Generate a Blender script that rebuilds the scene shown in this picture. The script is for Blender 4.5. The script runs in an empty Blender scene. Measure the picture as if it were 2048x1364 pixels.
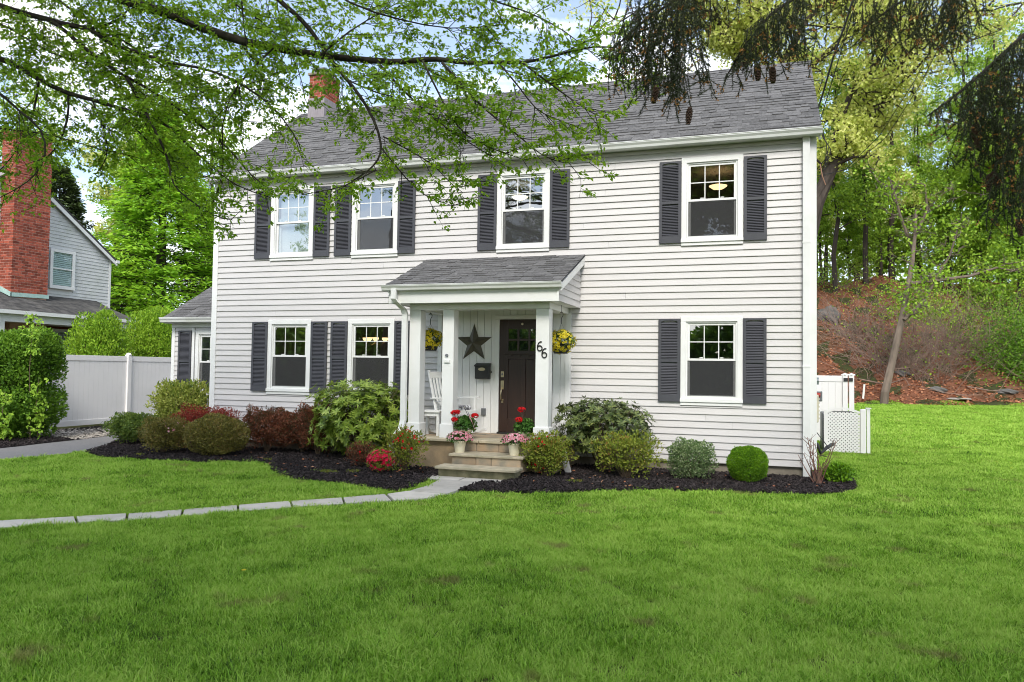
import bpy, math, random
import numpy as np
from mathutils import Vector, Matrix, Euler

random.seed(11)
rng = np.random.default_rng(7)
scene = bpy.context.scene
COL = scene.collection

# ------------------------------------------------------------------ camera
YAW, PITCH, ROLL, FPX = 0.3183, 0.037, 0.0137, 1533.78
CAM = Vector((10.9465, -13.2147, 1.5044))
cyw, syw, cpt, spt, crl, srl = math.cos(YAW), math.sin(YAW), math.cos(PITCH), math.sin(PITCH), math.cos(ROLL), math.sin(ROLL)
v_right = Vector((cyw, syw, 0)); v_fwd = Vector((-syw*cpt, cyw*cpt, spt)); v_up = v_right.cross(v_fwd)
r2 = v_right*crl + v_up*srl; u2 = v_up*crl - v_right*srl
cam_data = bpy.data.cameras.new("camera"); cam = bpy.data.objects.new("camera", cam_data); COL.objects.link(cam)
cam.matrix_world = Matrix(((r2.x, u2.x, -v_fwd.x, CAM.x), (r2.y, u2.y, -v_fwd.y, CAM.y), (r2.z, u2.z, -v_fwd.z, CAM.z), (0, 0, 0, 1)))
cam_data.sensor_width = 36.0; cam_data.lens = FPX/2048*36.0
cam_data.clip_start = 0.05; cam_data.clip_end = 1500
scene.camera = cam

# ------------------------------------------------------------------ world, sun, exposure
SUN_EL, SUN_AZ = math.radians(44), math.radians(166)      # azimuth clockwise from +Y: behind the camera, to its left
world = bpy.data.worlds.new("World"); scene.world = world; world.use_nodes = True
wt = world.node_tree; wt.nodes.clear()
def wn(t, **k):
    n = wt.nodes.new(t)
    for a, b in k.items(): setattr(n, a, b)
    return n
sky = wn("ShaderNodeTexSky", sky_type='NISHITA'); sky.sun_disc = False
sky.sun_elevation = SUN_EL; sky.sun_rotation = SUN_AZ; sky.air_density = 1.0; sky.dust_density = 1.2; sky.ozone_density = 1.6
tc = wn("ShaderNodeTexCoord"); mp = wn("ShaderNodeMapping"); mp.inputs['Scale'].default_value = (1, 1, 2.6)
wt.links.new(tc.outputs['Generated'], mp.inputs['Vector'])
nz = wn("ShaderNodeTexNoise"); nz.inputs['Scale'].default_value = 3.1; nz.inputs['Detail'].default_value = 8; nz.inputs['Roughness'].default_value = .58
wt.links.new(mp.outputs[0], nz.inputs['Vector'])
cr = wn("ShaderNodeValToRGB"); cr.color_ramp.elements[0].position = .47; cr.color_ramp.elements[1].position = .64
cr.color_ramp.elements[0].color = (.12, .12, .12, 1); cr.color_ramp.elements[1].color = (1, 1, 1, 1)
wt.links.new(nz.outputs['Fac'], cr.inputs['Fac'])
mx = wn("ShaderNodeMixRGB"); mx.inputs[2].default_value = (8.6, 8.6, 8.6, 1)
wt.links.new(cr.outputs[0], mx.inputs[0]); wt.links.new(sky.outputs[0], mx.inputs[1])
bg = wn("ShaderNodeBackground"); bg.inputs['Strength'].default_value = 0.142
wo = wn("ShaderNodeOutputWorld"); wt.links.new(mx.outputs[0], bg.inputs[0]); wt.links.new(bg.outputs[0], wo.inputs[0])
sun_d = bpy.data.lights.new("sun", 'SUN'); sun_d.energy = 1.9; sun_d.angle = math.radians(20); sun_d.color = (1, .965, .9)
sun = bpy.data.objects.new("sun", sun_d); COL.objects.link(sun)
sdir = Vector((math.sin(SUN_AZ)*math.cos(SUN_EL), math.cos(SUN_AZ)*math.cos(SUN_EL), math.sin(SUN_EL)))
sun.rotation_euler = sdir.to_track_quat('Z', 'Y').to_euler()
vs = scene.view_settings; scene.display_settings.display_device = 'sRGB'
vs.view_transform = 'Standard'; vs.look = 'None'; vs.gamma = 1; vs.use_curve_mapping = False; vs.exposure = 0.87
scene.cycles.filter_width = 1.0; scene.cycles.max_bounces = 6; scene.cycles.transparent_max_bounces = 12; scene.cycles.diffuse_bounces = 3; scene.cycles.glossy_bounces = 3
scene.cycles.transmission_bounces = 4; scene.cycles.use_denoising = True; scene.cycles.caustics_reflective = False; scene.cycles.caustics_refractive = False

# ------------------------------------------------------------------ materials
MATS = {}
def newmat(name):
    m = bpy.data.materials.new(name); m.use_nodes = True; nt = m.node_tree; nt.nodes.clear(); MATS[name] = m
    def N(t, **k):
        n = nt.nodes.new(t)
        for a, b in k.items(): setattr(n, a, b)
        return n
    return m, nt, N, nt.links.new
def c4(c): return (c[0], c[1], c[2], 1)
def surf(name, c1, c2=None, scale=3.0, rough=.6, bump=0.0, bscale=40, stretch=(1, 1, 1), dirt=None, dscale=.8, metal=0, rnd=0.0, spec=.5, detail=5):
    m, nt, N, L = newmat(name)
    out = N("ShaderNodeOutputMaterial"); p = N("ShaderNodeBsdfPrincipled"); L(p.outputs[0], out.inputs[0])
    p.inputs['Roughness'].default_value = rough; p.inputs['Metallic'].default_value = metal; p.inputs['Specular IOR Level'].default_value = spec
    g = N("ShaderNodeNewGeometry"); mp = N("ShaderNodeMapping"); mp.inputs['Scale'].default_value = stretch; L(g.outputs['Position'], mp.inputs['Vector'])
    c2 = c2 or tuple(x*.9 for x in c1)
    nz = N("ShaderNodeTexNoise"); nz.inputs['Scale'].default_value = scale; nz.inputs['Detail'].default_value = detail; L(mp.outputs[0], nz.inputs['Vector'])
    rp = N("ShaderNodeMapRange"); rp.inputs[1].default_value = .35; rp.inputs[2].default_value = .65; L(nz.outputs['Fac'], rp.inputs[0])
    mx = N("ShaderNodeMixRGB"); mx.inputs[1].default_value = c4(c1); mx.inputs[2].default_value = c4(c2); L(rp.outputs[0], mx.inputs[0])
    col = mx.outputs[0]
    if dirt:
        n2 = N("ShaderNodeTexNoise"); n2.inputs['Scale'].default_value = dscale; n2.inputs['Detail'].default_value = 9; n2.inputs['Roughness'].default_value = .65; L(g.outputs['Position'], n2.inputs['Vector'])
        r3 = N("ShaderNodeMapRange"); r3.inputs[1].default_value = .5; r3.inputs[2].default_value = .75; r3.inputs[4].default_value = dirt[3] if len(dirt) > 3 else .5; L(n2.outputs['Fac'], r3.inputs[0])
        m3 = N("ShaderNodeMixRGB"); m3.inputs[2].default_value = c4(dirt); L(r3.outputs[0], m3.inputs[0]); L(col, m3.inputs[1]); col = m3.outputs[0]
    if rnd:
        oi = N("ShaderNodeObjectInfo"); ad = N("ShaderNodeMath", operation='ADD'); L(oi.outputs['Random'], ad.inputs[0]); L(g.outputs['Random Per Island'], ad.inputs[1])
        fr = N("ShaderNodeMath", operation='FRACT'); L(ad.outputs[0], fr.inputs[0])
        r4 = N("ShaderNodeMapRange"); r4.inputs[3].default_value = 1-rnd; r4.inputs[4].default_value = 1+rnd; L(fr.outputs[0], r4.inputs[0])
        h = N("ShaderNodeHueSaturation"); L(r4.outputs[0], h.inputs['Value']); L(col, h.inputs['Color']); col = h.outputs[0]
    L(col, p.inputs['Base Color'])
    if bump:
        nb = N("ShaderNodeTexNoise"); nb.inputs['Scale'].default_value = bscale; nb.inputs['Detail'].default_value = 4; L(mp.outputs[0], nb.inputs['Vector'])
        b = N("ShaderNodeBump"); b.inputs['Strength'].default_value = bump; b.inputs['Distance'].default_value = .01; L(nb.outputs['Fac'], b.inputs['Height']); L(b.outputs[0], p.inputs['Normal'])
    return m
def leafmat(name, cols, trans=.35, rough=.5, gloss=.13, nscale=1.2, nmix=.35, dark=None):
    """leaf colours picked per leaf (island), with a slow drift of tone through the plant"""
    m, nt, N, L = newmat(name)
    out = N("ShaderNodeOutputMaterial"); g = N("ShaderNodeNewGeometry"); rp = N("ShaderNodeValToRGB"); rp.color_ramp.interpolation = 'LINEAR'
    els = rp.color_ramp.elements
    while len(els) < len(cols): els.new(.5)
    for i, c in enumerate(cols): els[i].position = i/(len(cols)-1); els[i].color = c4(c)
    nz = N("ShaderNodeTexNoise"); nz.inputs['Scale'].default_value = nscale; nz.inputs['Detail'].default_value = 3; L(g.outputs['Position'], nz.inputs['Vector'])
    r2_ = N("ShaderNodeMapRange"); r2_.inputs[1].default_value = .3; r2_.inputs[2].default_value = .7; L(nz.outputs['Fac'], r2_.inputs[0])
    mxv = N("ShaderNodeMath", operation='MULTIPLY_ADD'); mxv.inputs[1].default_value = nmix; L(r2_.outputs[0], mxv.inputs[0])
    sc = N("ShaderNodeMath", operation='MULTIPLY'); sc.inputs[1].default_value = 1-nmix; L(g.outputs['Random Per Island'], sc.inputs[0]); L(sc.outputs[0], mxv.inputs[2])
    L(mxv.outputs[0], rp.inputs[0])
    d = N("ShaderNodeBsdfDiffuse"); t = N("ShaderNodeBsdfTranslucent"); L(rp.outputs[0], d.inputs[0])
    hs = N("ShaderNodeHueSaturation"); hs.inputs['Hue'].default_value = .485; hs.inputs['Value'].default_value = 1.3; L(rp.outputs[0], hs.inputs['Color']); L(hs.outputs[0], t.inputs[0])
    mx = N("ShaderNodeMixShader"); mx.inputs[0].default_value = trans; L(d.outputs[0], mx.inputs[1]); L(t.outputs[0], mx.inputs[2])
    gl = N("ShaderNodeBsdfGlossy"); gl.inputs['Roughness'].default_value = rough; gl.inputs[0].default_value = (.9, .95, .9, 1)
    lw = N("ShaderNodeLayerWeight"); lw.inputs[0].default_value = .25
    ml = N("ShaderNodeMath", operation='MULTIPLY'); ml.inputs[1].default_value = gloss; L(lw.outputs['Facing'], ml.inputs[0])
    m2 = N("ShaderNodeMixShader"); L(ml.outputs[0], m2.inputs[0]); L(mx.outputs[0], m2.inputs[1]); L(gl.outputs[0], m2.inputs[2]); L(m2.outputs[0], out.inputs[0])
    return m

WHITE = (.78, .79, .78)
m_siding = surf("vinyl_siding", (.58, .56, .548), (.62, .596, .58), scale=1.2, rough=.45, bump=.12, bscale=30, stretch=(1, 1, 8), dirt=(.52, .51, .48, .25), dscale=.6, rnd=.02)
m_white = surf("white_trim", (.82, .82, .80), (.78, .78, .76), scale=2.5, rough=.4, bump=.03, dirt=(.55, .56, .5, .3), dscale=1.3)
m_vinyl = surf("white_vinyl", (.87, .85, .835), (.84, .82, .81), scale=1.0, rough=.3, dirt=(.6, .6, .57, .25), dscale=.9)
m_gutter = surf("gutter_aluminium", (.72, .73, .71), (.66, .67, .64), scale=1.5, rough=.35, stretch=(.5, 3, 3), dirt=(.42, .44, .34, .4), dscale=1.5)
m_shutter = surf("shutter_charcoal", (.055, .056, .066), (.066, .067, .078), scale=4, rough=.5, bump=.05)
m_shingle = surf("asphalt_shingle", (.155, .153, .152), (.10, .098, .098), scale=26, rough=.95, bump=.5, bscale=180, dirt=(.20, .198, .196, .3), dscale=.7, rnd=.22, spec=.2)
m_shingle_b = surf("roof_underlay", (.075, .073, .076), (.06, .06, .062), scale=20, rough=.95, spec=.2)
m_shingle_n = surf("weathered_shingle", (.105, .10, .095), (.05, .05, .05), scale=5, rough=.95, bump=.5, bscale=120, dirt=(.16, .155, .13, .6), dscale=1.1, rnd=.25, spec=.2)
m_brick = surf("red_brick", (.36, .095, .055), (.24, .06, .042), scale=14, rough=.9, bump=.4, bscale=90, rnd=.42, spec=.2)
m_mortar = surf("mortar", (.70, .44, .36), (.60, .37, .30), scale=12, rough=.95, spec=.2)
m_brickd = surf("shaded_brick", (.20, .05, .035), (.13, .035, .025), scale=10, rough=.9, rnd=.2, spec=.2)  # darker copy of the red brick, porch shade put into the colour
m_lead = surf("lead_flashing", (.30, .27, .28), (.24, .21, .22), scale=8, rough=.5, stretch=(3, 3, .6))
m_copper = surf("verdigris_copper", (.34, .52, .47), (.42, .58, .53), scale=10, rough=.7)
m_conc = surf("foundation_concrete", (.31, .27, .21), (.22, .19, .15), scale=6, rough=.95, bump=.3, bscale=60, dirt=(.12, .11, .07, .6), dscale=1.6)
m_stucco = surf("porch_stucco", (.46, .33, .19), (.30, .23, .15), scale=4, rough=.95, bump=.4, bscale=50, dirt=(.14, .12, .06, .7), dscale=2.2)
m_blue = surf("bluestone", (.57, .53, .47), (.49, .46, .41), scale=5, rough=.8, bump=.25, bscale=25, dirt=(.30, .28, .22, .6), dscale=2.4, rnd=.13)
m_step = surf("flagstone_step", (.56, .48, .34), (.42, .37, .26), scale=6, rough=.85, bump=.45, bscale=22, dirt=(.18, .17, .10, .6), dscale=2.0, rnd=.06)
m_stepm = surf("mossy_riser", (.22, .20, .115), (.12, .115, .06), scale=7, rough=.95, bump=.5, bscale=30, dirt=(.36, .31, .2, .6), dscale=3)
m_floor = surf("porch_flagstone", (.46, .33, .21), (.30, .27, .21), scale=4, rough=.8, bump=.3, rnd=.28, dirt=(.20, .16, .10, .5), dscale=4)
m_door = surf("door_espresso", (.042, .021, .014), (.030, .016, .012), scale=8, rough=.38, stretch=(8, 8, .6), bump=.05)
m_brass = surf("satin_brass", (.62, .52, .34), (.5, .42, .28), scale=10, rough=.3, metal=1)
m_bronze = surf("dark_bronze", (.105, .094, .065), (.075, .068, .048), scale=6, rough=.5, metal=.25)
m_black = surf("black_paint", (.018, .018, .018), (.024, .024, .024), scale=8, rough=.5)
m_rubber = surf("black_cable", (.02, .02, .022), (.03, .03, .03), scale=8, rough=.6)
m_grey = surf("grey_metal", (.22, .23, .24), (.17, .18, .19), scale=8, rough=.45, metal=.4)
m_beige = surf("beige_plastic", (.60, .56, .42), (.55, .51, .38), scale=6, rough=.5)
m_red = surf("red_plastic", (.45, .05, .03), rough=.5)
m_cream = surf("cream_pot", (.84, .77, .58), (.76, .69, .50), scale=9, rough=.6, dirt=(.45, .38, .22, .3), dscale=9)
m_wall = surf("interior_paint", (.62, .60, .56), (.58, .56, .52), scale=2, rough=.9)
m_ply = surf("sheathing", (.30, .29, .28), rough=.9)
m_shade = surf("roller_shade", (.62, .64, .66), (.57, .59, .61), scale=3, rough=.9, stretch=(3, 3, .3))
m_blind = surf("window_blind", (.60, .66, .66), (.55, .60, .60), scale=3, rough=.7)
m_asph = surf("driveway_asphalt", (.235, .225, .22), (.19, .185, .18), scale=30, rough=.95, bump=.5, bscale=90, dirt=(.30, .27, .24, .6), dscale=.9, spec=.2)
m_soil = surf("lawn_soil", (.050, .060, .020), (.040, .036, .018), scale=5, rough=1, bump=.6, bscale=20, spec=.1)
m_mulchb = surf("mulch_base", (.022, .018, .018), (.014, .012, .012), scale=20, rough=1, bump=.9, bscale=40, spec=.15)
m_mulch = surf("mulch_chips", (.050, .038, .036), (.018, .015, .015), scale=30, rough=.9, rnd=.75, spec=.3)
m_litterb = surf("hill_soil", (.20, .085, .05), (.12, .055, .032), scale=2.2, rough=1, bump=1, bscale=9, dirt=(.045, .05, .022, .6), dscale=.16, spec=.1)
m_litter = leafmat("leaf_litter", [(.15, .06, .035), (.32, .12, .06), (.46, .19, .09), (.55, .31, .18)], trans=.05, gloss=.1, nscale=.3, nmix=.3)
m_gravel = surf("pale_pebbles", (.44, .40, .34), (.34, .29, .25), scale=25, rough=.8, rnd=.42)
m_rock = surf("grey_rock", (.16, .15, .14), (.09, .085, .08), scale=3, rough=.95, bump=.6, bscale=9, spec=.2)
m_bark = surf("dark_bark", (.075, .060, .050), (.045, .037, .032), scale=5, rough=.95, bump=.9, bscale=18, stretch=(1, 1, .25), spec=.15)
m_bark2 = surf("grey_brown_bark", (.20, .155, .12), (.12, .095, .075), scale=4, rough=.95, bump=.7, bscale=14, stretch=(1, 1, .25), spec=.15)
m_barkd = surf("branch_bark", (.050, .042, .034), (.028, .024, .021), scale=9, rough=.9, bump=.6, bscale=40, dirt=(.10, .12, .05, .5), dscale=5, spec=.15)
m_twig = surf("bare_twig", (.26, .18, .14), (.16, .11, .085), scale=8, rough=.9, spec=.2)
m_stem = surf("shrub_stem", (.17, .125, .085), (.11, .08, .055), scale=20, rough=.9, spec=.2)
m_stake = surf("pale_wood", (.70, .68, .62), rough=.8)
# leaves
l_dog = leafmat("dogwood_leaf", [(.07, .16, .008), (.15, .30, .014), (.26, .46, .025), (.40, .58, .05)], trans=.5, nscale=1.6, nmix=.4)
l_oak = leafmat("oak_new_leaf", [(.18, .24, .035), (.42, .50, .09), (.68, .72, .22), (.82, .78, .36)], trans=.4, nscale=1.3, nmix=.5)
l_green = leafmat("woodland_leaf", [(.05, .11, .012), (.17, .31, .03), (.34, .52, .05), (.52, .66, .10)], trans=.4, nscale=1.2, nmix=.5)
l_bright = leafmat("feathery_leaf", [(.09, .22, .012), (.20, .42, .020), (.34, .60, .035), (.46, .70, .06)], trans=.45, nscale=.6, nmix=.45)
l_dark = leafmat("dark_evergreen", [(.028, .050, .014), (.055, .085, .024), (.09, .13, .035)], trans=.15, nscale=.5)
l_spruce = leafmat("spruce_needle", [(.024, .036, .014), (.045, .062, .024), (.080, .095, .038)], trans=.1, nscale=2)
l_bud = leafmat("spruce_bud", [(.22, .10, .025), (.38, .18, .045), (.50, .27, .08)], trans=.1)
l_rhodo = leafmat("rhododendron_leaf", [(.08, .15, .018), (.19, .29, .035), (.31, .42, .06), (.46, .54, .11)], trans=.3, gloss=.3, rough=.35, nscale=2.5)
l_rhodo2 = leafmat("dark_rhododendron_leaf", [(.035, .065, .018), (.08, .12, .035), (.15, .19, .055), (.24, .27, .07)], trans=.2, gloss=.35, rough=.35, nscale=2.5)
l_red = leafmat("red_shrub_leaf", [(.040, .055, .018), (.10, .060, .028), (.24, .075, .040), (.42, .17, .09)], trans=.25, nscale=3, nmix=.35)
l_redb = leafmat("bright_red_shrub_leaf", [(.09, .055, .02), (.22, .050, .028), (.36, .055, .035), (.42, .11, .06)], trans=.25, nscale=3)
l_olive = leafmat("olive_azalea_leaf", [(.06, .07, .018), (.16, .15, .035), (.28, .25, .06), (.34, .20, .08)], trans=.25, nscale=4)
l_azg = leafmat("green_azalea_leaf", [(.045, .085, .015), (.10, .17, .03), (.18, .26, .045), (.26, .33, .07)], trans=.3, nscale=4)
l_azm = leafmat("mixed_azalea_leaf", [(.10, .12, .02), (.20, .27, .035), (.30, .34, .05), (.34, .17, .05)], trans=.3, nscale=4)
l_privet = leafmat("privet_leaf", [(.12, .20, .025), (.30, .37, .06), (.50, .52, .13), (.40, .44, .08)], trans=.3, nscale=3)
l_box = leafmat("boxwood_leaf", [(.04, .12, .008), (.10, .24, .012), (.19, .37, .018), (.28, .46, .03)], trans=.3, nscale=5)
l_euon = leafmat("variegated_leaf", [(.04, .09, .025), (.11, .19, .06), (.26, .34, .15), (.50, .55, .33)], trans=.25, nscale=6)
l_hedge = leafmat("hedge_leaf", [(.035, .09, .012), (.09, .20, .018), (.17, .33, .03), (.26, .44, .05)], trans=.35, nscale=1.8, nmix=.4)
l_arb = leafmat("hedge_top_leaf", [(.09, .20, .014), (.19, .35, .025), (.30, .48, .04), (.40, .55, .07)], trans=.35, nscale=1.5)
l_ger = leafmat("geranium_leaf", [(.035, .10, .02), (.07, .18, .03), (.13, .26, .05)], trans=.3, nscale=9)
f_red = leafmat("red_petal", [(.45, .006, .012), (.65, .010, .012), (.75, .02, .02)], trans=.3)
f_hot = leafmat("hot_pink_petal", [(.55, .010, .045), (.72, .02, .07), (.80, .06, .12)], trans=.3)
f_pink = leafmat("pink_petal", [(.62, .10, .17), (.78, .30, .36), (.85, .62, .64), (.55, .03, .10)], trans=.3, nmix=.1)
f_yel = leafmat("yellow_petal", [(.62, .50, .02), (.75, .64, .03), (.80, .72, .12)], trans=.3)
f_core = surf("flower_core", (.16, .07, .015), rough=.8)
f_dand = surf("dandelion_yellow", (.75, .60, .02), rough=.8)
m_cone = surf("spruce_cone_scale", (.11, .060, .035), (.07, .04, .025), scale=30, rough=.8, bump=.6, bscale=90)

def emis(name, c, s):
    m, nt, N, L = newmat(name); out = N("ShaderNodeOutputMaterial"); e = N("ShaderNodeEmission"); e.inputs[0].default_value = c4(c); e.inputs[1].default_value = s; L(e.outputs[0], out.inputs[0]); return m
m_lampw = emis("lamp_glow_white", (1, .84, .62), 1.7)
m_lampo = emis("lamp_glow_amber", (1, .60, .28), 2.0)
def glassmat(name, refl, tint=(.86, .9, .9)):
    m, nt, N, L = newmat(name); out = N("ShaderNodeOutputMaterial")
    t = N("ShaderNodeBsdfTransparent"); t.inputs[0].default_value = c4(tint)
    g = N("ShaderNodeBsdfGlossy"); g.inputs['Roughness'].default_value = .01; g.inputs[0].default_value = (.95, .97, 1, 1)
    geo = N("ShaderNodeNewGeometry"); nz = N("ShaderNodeTexNoise"); nz.inputs['Scale'].default_value = 2.2; L(geo.outputs['Position'], nz.inputs['Vector'])
    b = N("ShaderNodeBump"); b.inputs['Strength'].default_value = .06; b.inputs['Distance'].default_value = .02; L(nz.outputs['Fac'], b.inputs['Height']); L(b.outputs[0], g.inputs['Normal'])
    f = N("ShaderNodeFresnel"); f.inputs[0].default_value = 1.5
    a = N("ShaderNodeMath", operation='ADD'); a.inputs[1].default_value = refl; L(f.outputs[0], a.inputs[0])
    bf = N("ShaderNodeMath", operation='SUBTRACT'); bf.inputs[0].default_value = 1; L(geo.outputs['Backfacing'], bf.inputs[1]); mu = N("ShaderNodeMath", operation='MULTIPLY'); L(a.outputs[0], mu.inputs[0]); L(bf.outputs[0], mu.inputs[1])
    x = N("ShaderNodeMixShader"); L(mu.outputs[0], x.inputs[0]); L(t.outputs[0], x.inputs[1]); L(g.outputs[0], x.inputs[2]); L(x.outputs[0], out.inputs[0]); return m
m_glass = glassmat("window_glass", .27)
m_glassd = glassmat("door_glass", .08, (.45, .5, .5))
m_glassn = glassmat("blind_window_glass", .02, (.9, .95, .95))
def screenmat():
    m, nt, N, L = newmat("insect_screen"); out = N("ShaderNodeOutputMaterial"); t = N("ShaderNodeBsdfTransparent"); d = N("ShaderNodeBsdfDiffuse"); d.inputs[0].default_value = (.075, .075, .078, 1)
    x = N("ShaderNodeMixShader"); x.inputs[0].default_value = .38; L(t.outputs[0], x.inputs[1]); L(d.outputs[0], x.inputs[2]); L(x.outputs[0], out.inputs[0]); return m
m_screen = screenmat()

# grass: blades share one material; tone drifts over the lawn in patches
def grassmat():
    m, nt, N, L = newmat("grass_blades"); out = N("ShaderNodeOutputMaterial"); g = N("ShaderNodeNewGeometry")
    n1 = N("ShaderNodeTexNoise"); n1.inputs['Scale'].default_value = 1.25; n1.inputs['Detail'].default_value = 6; n1.inputs['Roughness'].default_value = .62; L(g.outputs['Position'], n1.inputs['Vector'])
    oi = N("ShaderNodeObjectInfo")
    a = N("ShaderNodeMath", operation='MULTIPLY_ADD'); a.inputs[1].default_value = .26; L(oi.outputs['Random'], a.inputs[0]); L(n1.outputs['Fac'], a.inputs[2])
    b = N("ShaderNodeMath", operation='MULTIPLY_ADD'); b.inputs[1].default_value = .46; L(g.outputs['Random Per Island'], b.inputs[0]); L(a.outputs[0], b.inputs[2])
    r = N("ShaderNodeValToRGB"); e = r.color_ramp.elements; e[0].position = .46; e[0].color = (.030, .082, .008, 1); e[1].position = 1.0; e[1].color = (.48, .66, .12, 1)
    q = e.new(.66); q.color = (.165, .345, .022, 1); q = e.new(.84); q.color = (.33, .58, .048, 1)
    L(b.outputs[0], r.inputs[0])
    # dry straw blades in worn spots
    n2 = N("ShaderNodeTexNoise"); n2.inputs['Scale'].default_value = 2.3; n2.inputs['Detail'].default_value = 5; mp = N("ShaderNodeMapping"); mp.inputs['Location'].default_value = (31, 7, 3); L(g.outputs['Position'], mp.inputs[0]); L(mp.outputs[0], n2.inputs['Vector'])
    mr = N("ShaderNodeMapRange"); mr.inputs[1].default_value = .62; mr.inputs[2].default_value = .72; mr.inputs[4].default_value = .6; L(n2.outputs['Fac'], mr.inputs[0])
    mx = N("ShaderNodeMixRGB"); mx.inputs[2].default_value = (.30, .22, .10, 1); L(mr.outputs[0], mx.inputs[0]); L(r.outputs[0], mx.inputs[1])
    d = N("ShaderNodeBsdfDiffuse"); t = N("ShaderNodeBsdfTranslucent"); L(mx.outputs[0], d.inputs[0]); L(mx.outputs[0], t.inputs[0])
    x = N("ShaderNodeMixShader"); x.inputs[0].default_value = .35; L(d.outputs[0], x.inputs[1]); L(t.outputs[0], x.inputs[2])
    gl = N("ShaderNodeBsdfGlossy"); gl.inputs['Roughness'].default_value = .45; x2 = N("ShaderNodeMixShader"); x2.inputs[0].default_value = .02; L(x.outputs[0], x2.inputs[1]); L(gl.outputs[0], x2.inputs[2]); L(x2.outputs[0], out.inputs[0])
    return m
m_grass = grassmat()

# ------------------------------------------------------------------ mesh helpers
BASE = {}
class MB:
    def __init__(s): s.v = []; s.f = []
    def box(s, x0, x1, y0, y1, z0, z1):
        n = len(s.v); s.v += [(x0,y0,z0),(x1,y0,z0),(x1,y1,z0),(x0,y1,z0),(x0,y0,z1),(x1,y0,z1),(x1,y1,z1),(x0,y1,z1)]
        s.f += [(n,n+3,n+2,n+1),(n+4,n+5,n+6,n+7),(n,n+1,n+5,n+4),(n+1,n+2,n+6,n+5),(n+2,n+3,n+7,n+6),(n+3,n,n+4,n+7)]; return s
    def obox(s, c, ax, ay, az):
        """box from centre and three half-axis vectors"""
        c = Vector(c); ax = Vector(ax); ay = Vector(ay); az = Vector(az); n = len(s.v)
        for k in (-1, 1):
            for i, j in ((-1,-1),(1,-1),(1,1),(-1,1)): s.v.append(tuple(c+ax*i+ay*j+az*k))
        s.f += [(n,n+3,n+2,n+1),(n+4,n+5,n+6,n+7),(n,n+1,n+5,n+4),(n+1,n+2,n+6,n+5),(n+2,n+3,n+7,n+6),(n+3,n,n+4,n+7)]; return s
    def bar(s, a, b, w, h=None):
        """square bar between two points"""
        a = Vector(a); b = Vector(b); d = b-a; h = h or w; up = Vector((0,0,1)) if abs(d.normalized().z) < .9 else Vector((0,1,0))
        x = d.cross(up).normalized(); y = x.cross(d).normalized(); return s.obox((a+b)/2, x*w/2, y*h/2, d/2)
    def prism(s, poly, axis, t0, t1):
        """extrude a 2D polygon along axis: 'x' poly=(y,z), 'y' poly=(x,z), 'z' poly=(x,y)"""
        n = len(s.v); k = len(poly)
        for t in (t0, t1):
            for a, b in poly: s.v.append({'x': (t,a,b), 'y': (a,t,b), 'z': (a,b,t)}[axis])
        s.f.append(tuple(range(n, n+k))[::-1]); s.f.append(tuple(range(n+k, n+2*k)))
        for i in range(k): j = (i+1) % k; s.f.append((n+i, n+j, n+k+j, n+k+i))
        return s
    def tube(s, pts, radii, k=6, cap=True):
        pts = [Vector(p) for p in pts]; n0 = len(s.v); m = len(pts)
        if not isinstance(radii, (list, tuple)): radii = [radii]*m
        ref = Vector((.3, .5, .81)).normalized()
        for i, p in enumerate(pts):
            d = (pts[min(i+1, m-1)]-pts[max(i-1, 0)]); d = d.normalized() if d.length > 1e-9 else Vector((0,0,1))
            if abs(d.dot(ref)) > .97: ref = Vector((1,0,0))
            x = d.cross(ref).normalized(); y = d.cross(x)
            for j in range(k):
                a = 2*math.pi*j/k; s.v.append(tuple(p+(x*math.cos(a)+y*math.sin(a))*radii[i]))
        for i in range(m-1):
            for j in range(k):
                a = n0+i*k+j; b = n0+i*k+(j+1) % k; s.f.append((a, b, b+k, a+k))
        if cap: s.f.append(tuple(n0+j for j in range(k))[::-1]); s.f.append(tuple(n0+(m-1)*k+j for j in range(k)))
        return s
    def lathe(s, prof, c, k=16):
        n0 = len(s.v); m = len(prof)
        for r, z in prof:
            for j in range(k): a = 2*math.pi*j/k; s.v.append((c[0]+r*math.cos(a), c[1]+r*math.sin(a), c[2]+z))
        for i in range(m-1):
            for j in range(k): a = n0+i*k+j; b = n0+i*k+(j+1) % k; s.f.append((a, b, b+k, a+k))
        s.f.append(tuple(n0+j for j in range(k))[::-1]); s.f.append(tuple(n0+(m-1)*k+j for j in range(k))); return s
    def mesh(s, name, mat, off=(0,0,0), smooth=False):
        me = bpy.data.meshes.new(name); o = off
        me.from_pydata([(a-o[0], b-o[1], c-o[2]) for a, b, c in s.v], [], s.f); me.materials.append(mat)
        if smooth: me.polygons.foreach_set('use_smooth', [True]*len(me.polygons))
        me.update(); return me
    def build(s, name, mat, parent=None, smooth=False, bevel=0):
        off = BASE.get(parent.name, (0,0,0)) if parent else (0,0,0)
        o = bpy.data.objects.new(name, s.mesh(name, mat, off, smooth)); COL.objects.link(o)
        if parent: o.parent = parent; BASE[o.name] = off
        if bevel:
            b = o.modifiers.new("bevel", 'BEVEL'); b.width = bevel; b.segments = 2; b.limit_method = 'ANGLE'
        return o
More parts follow.
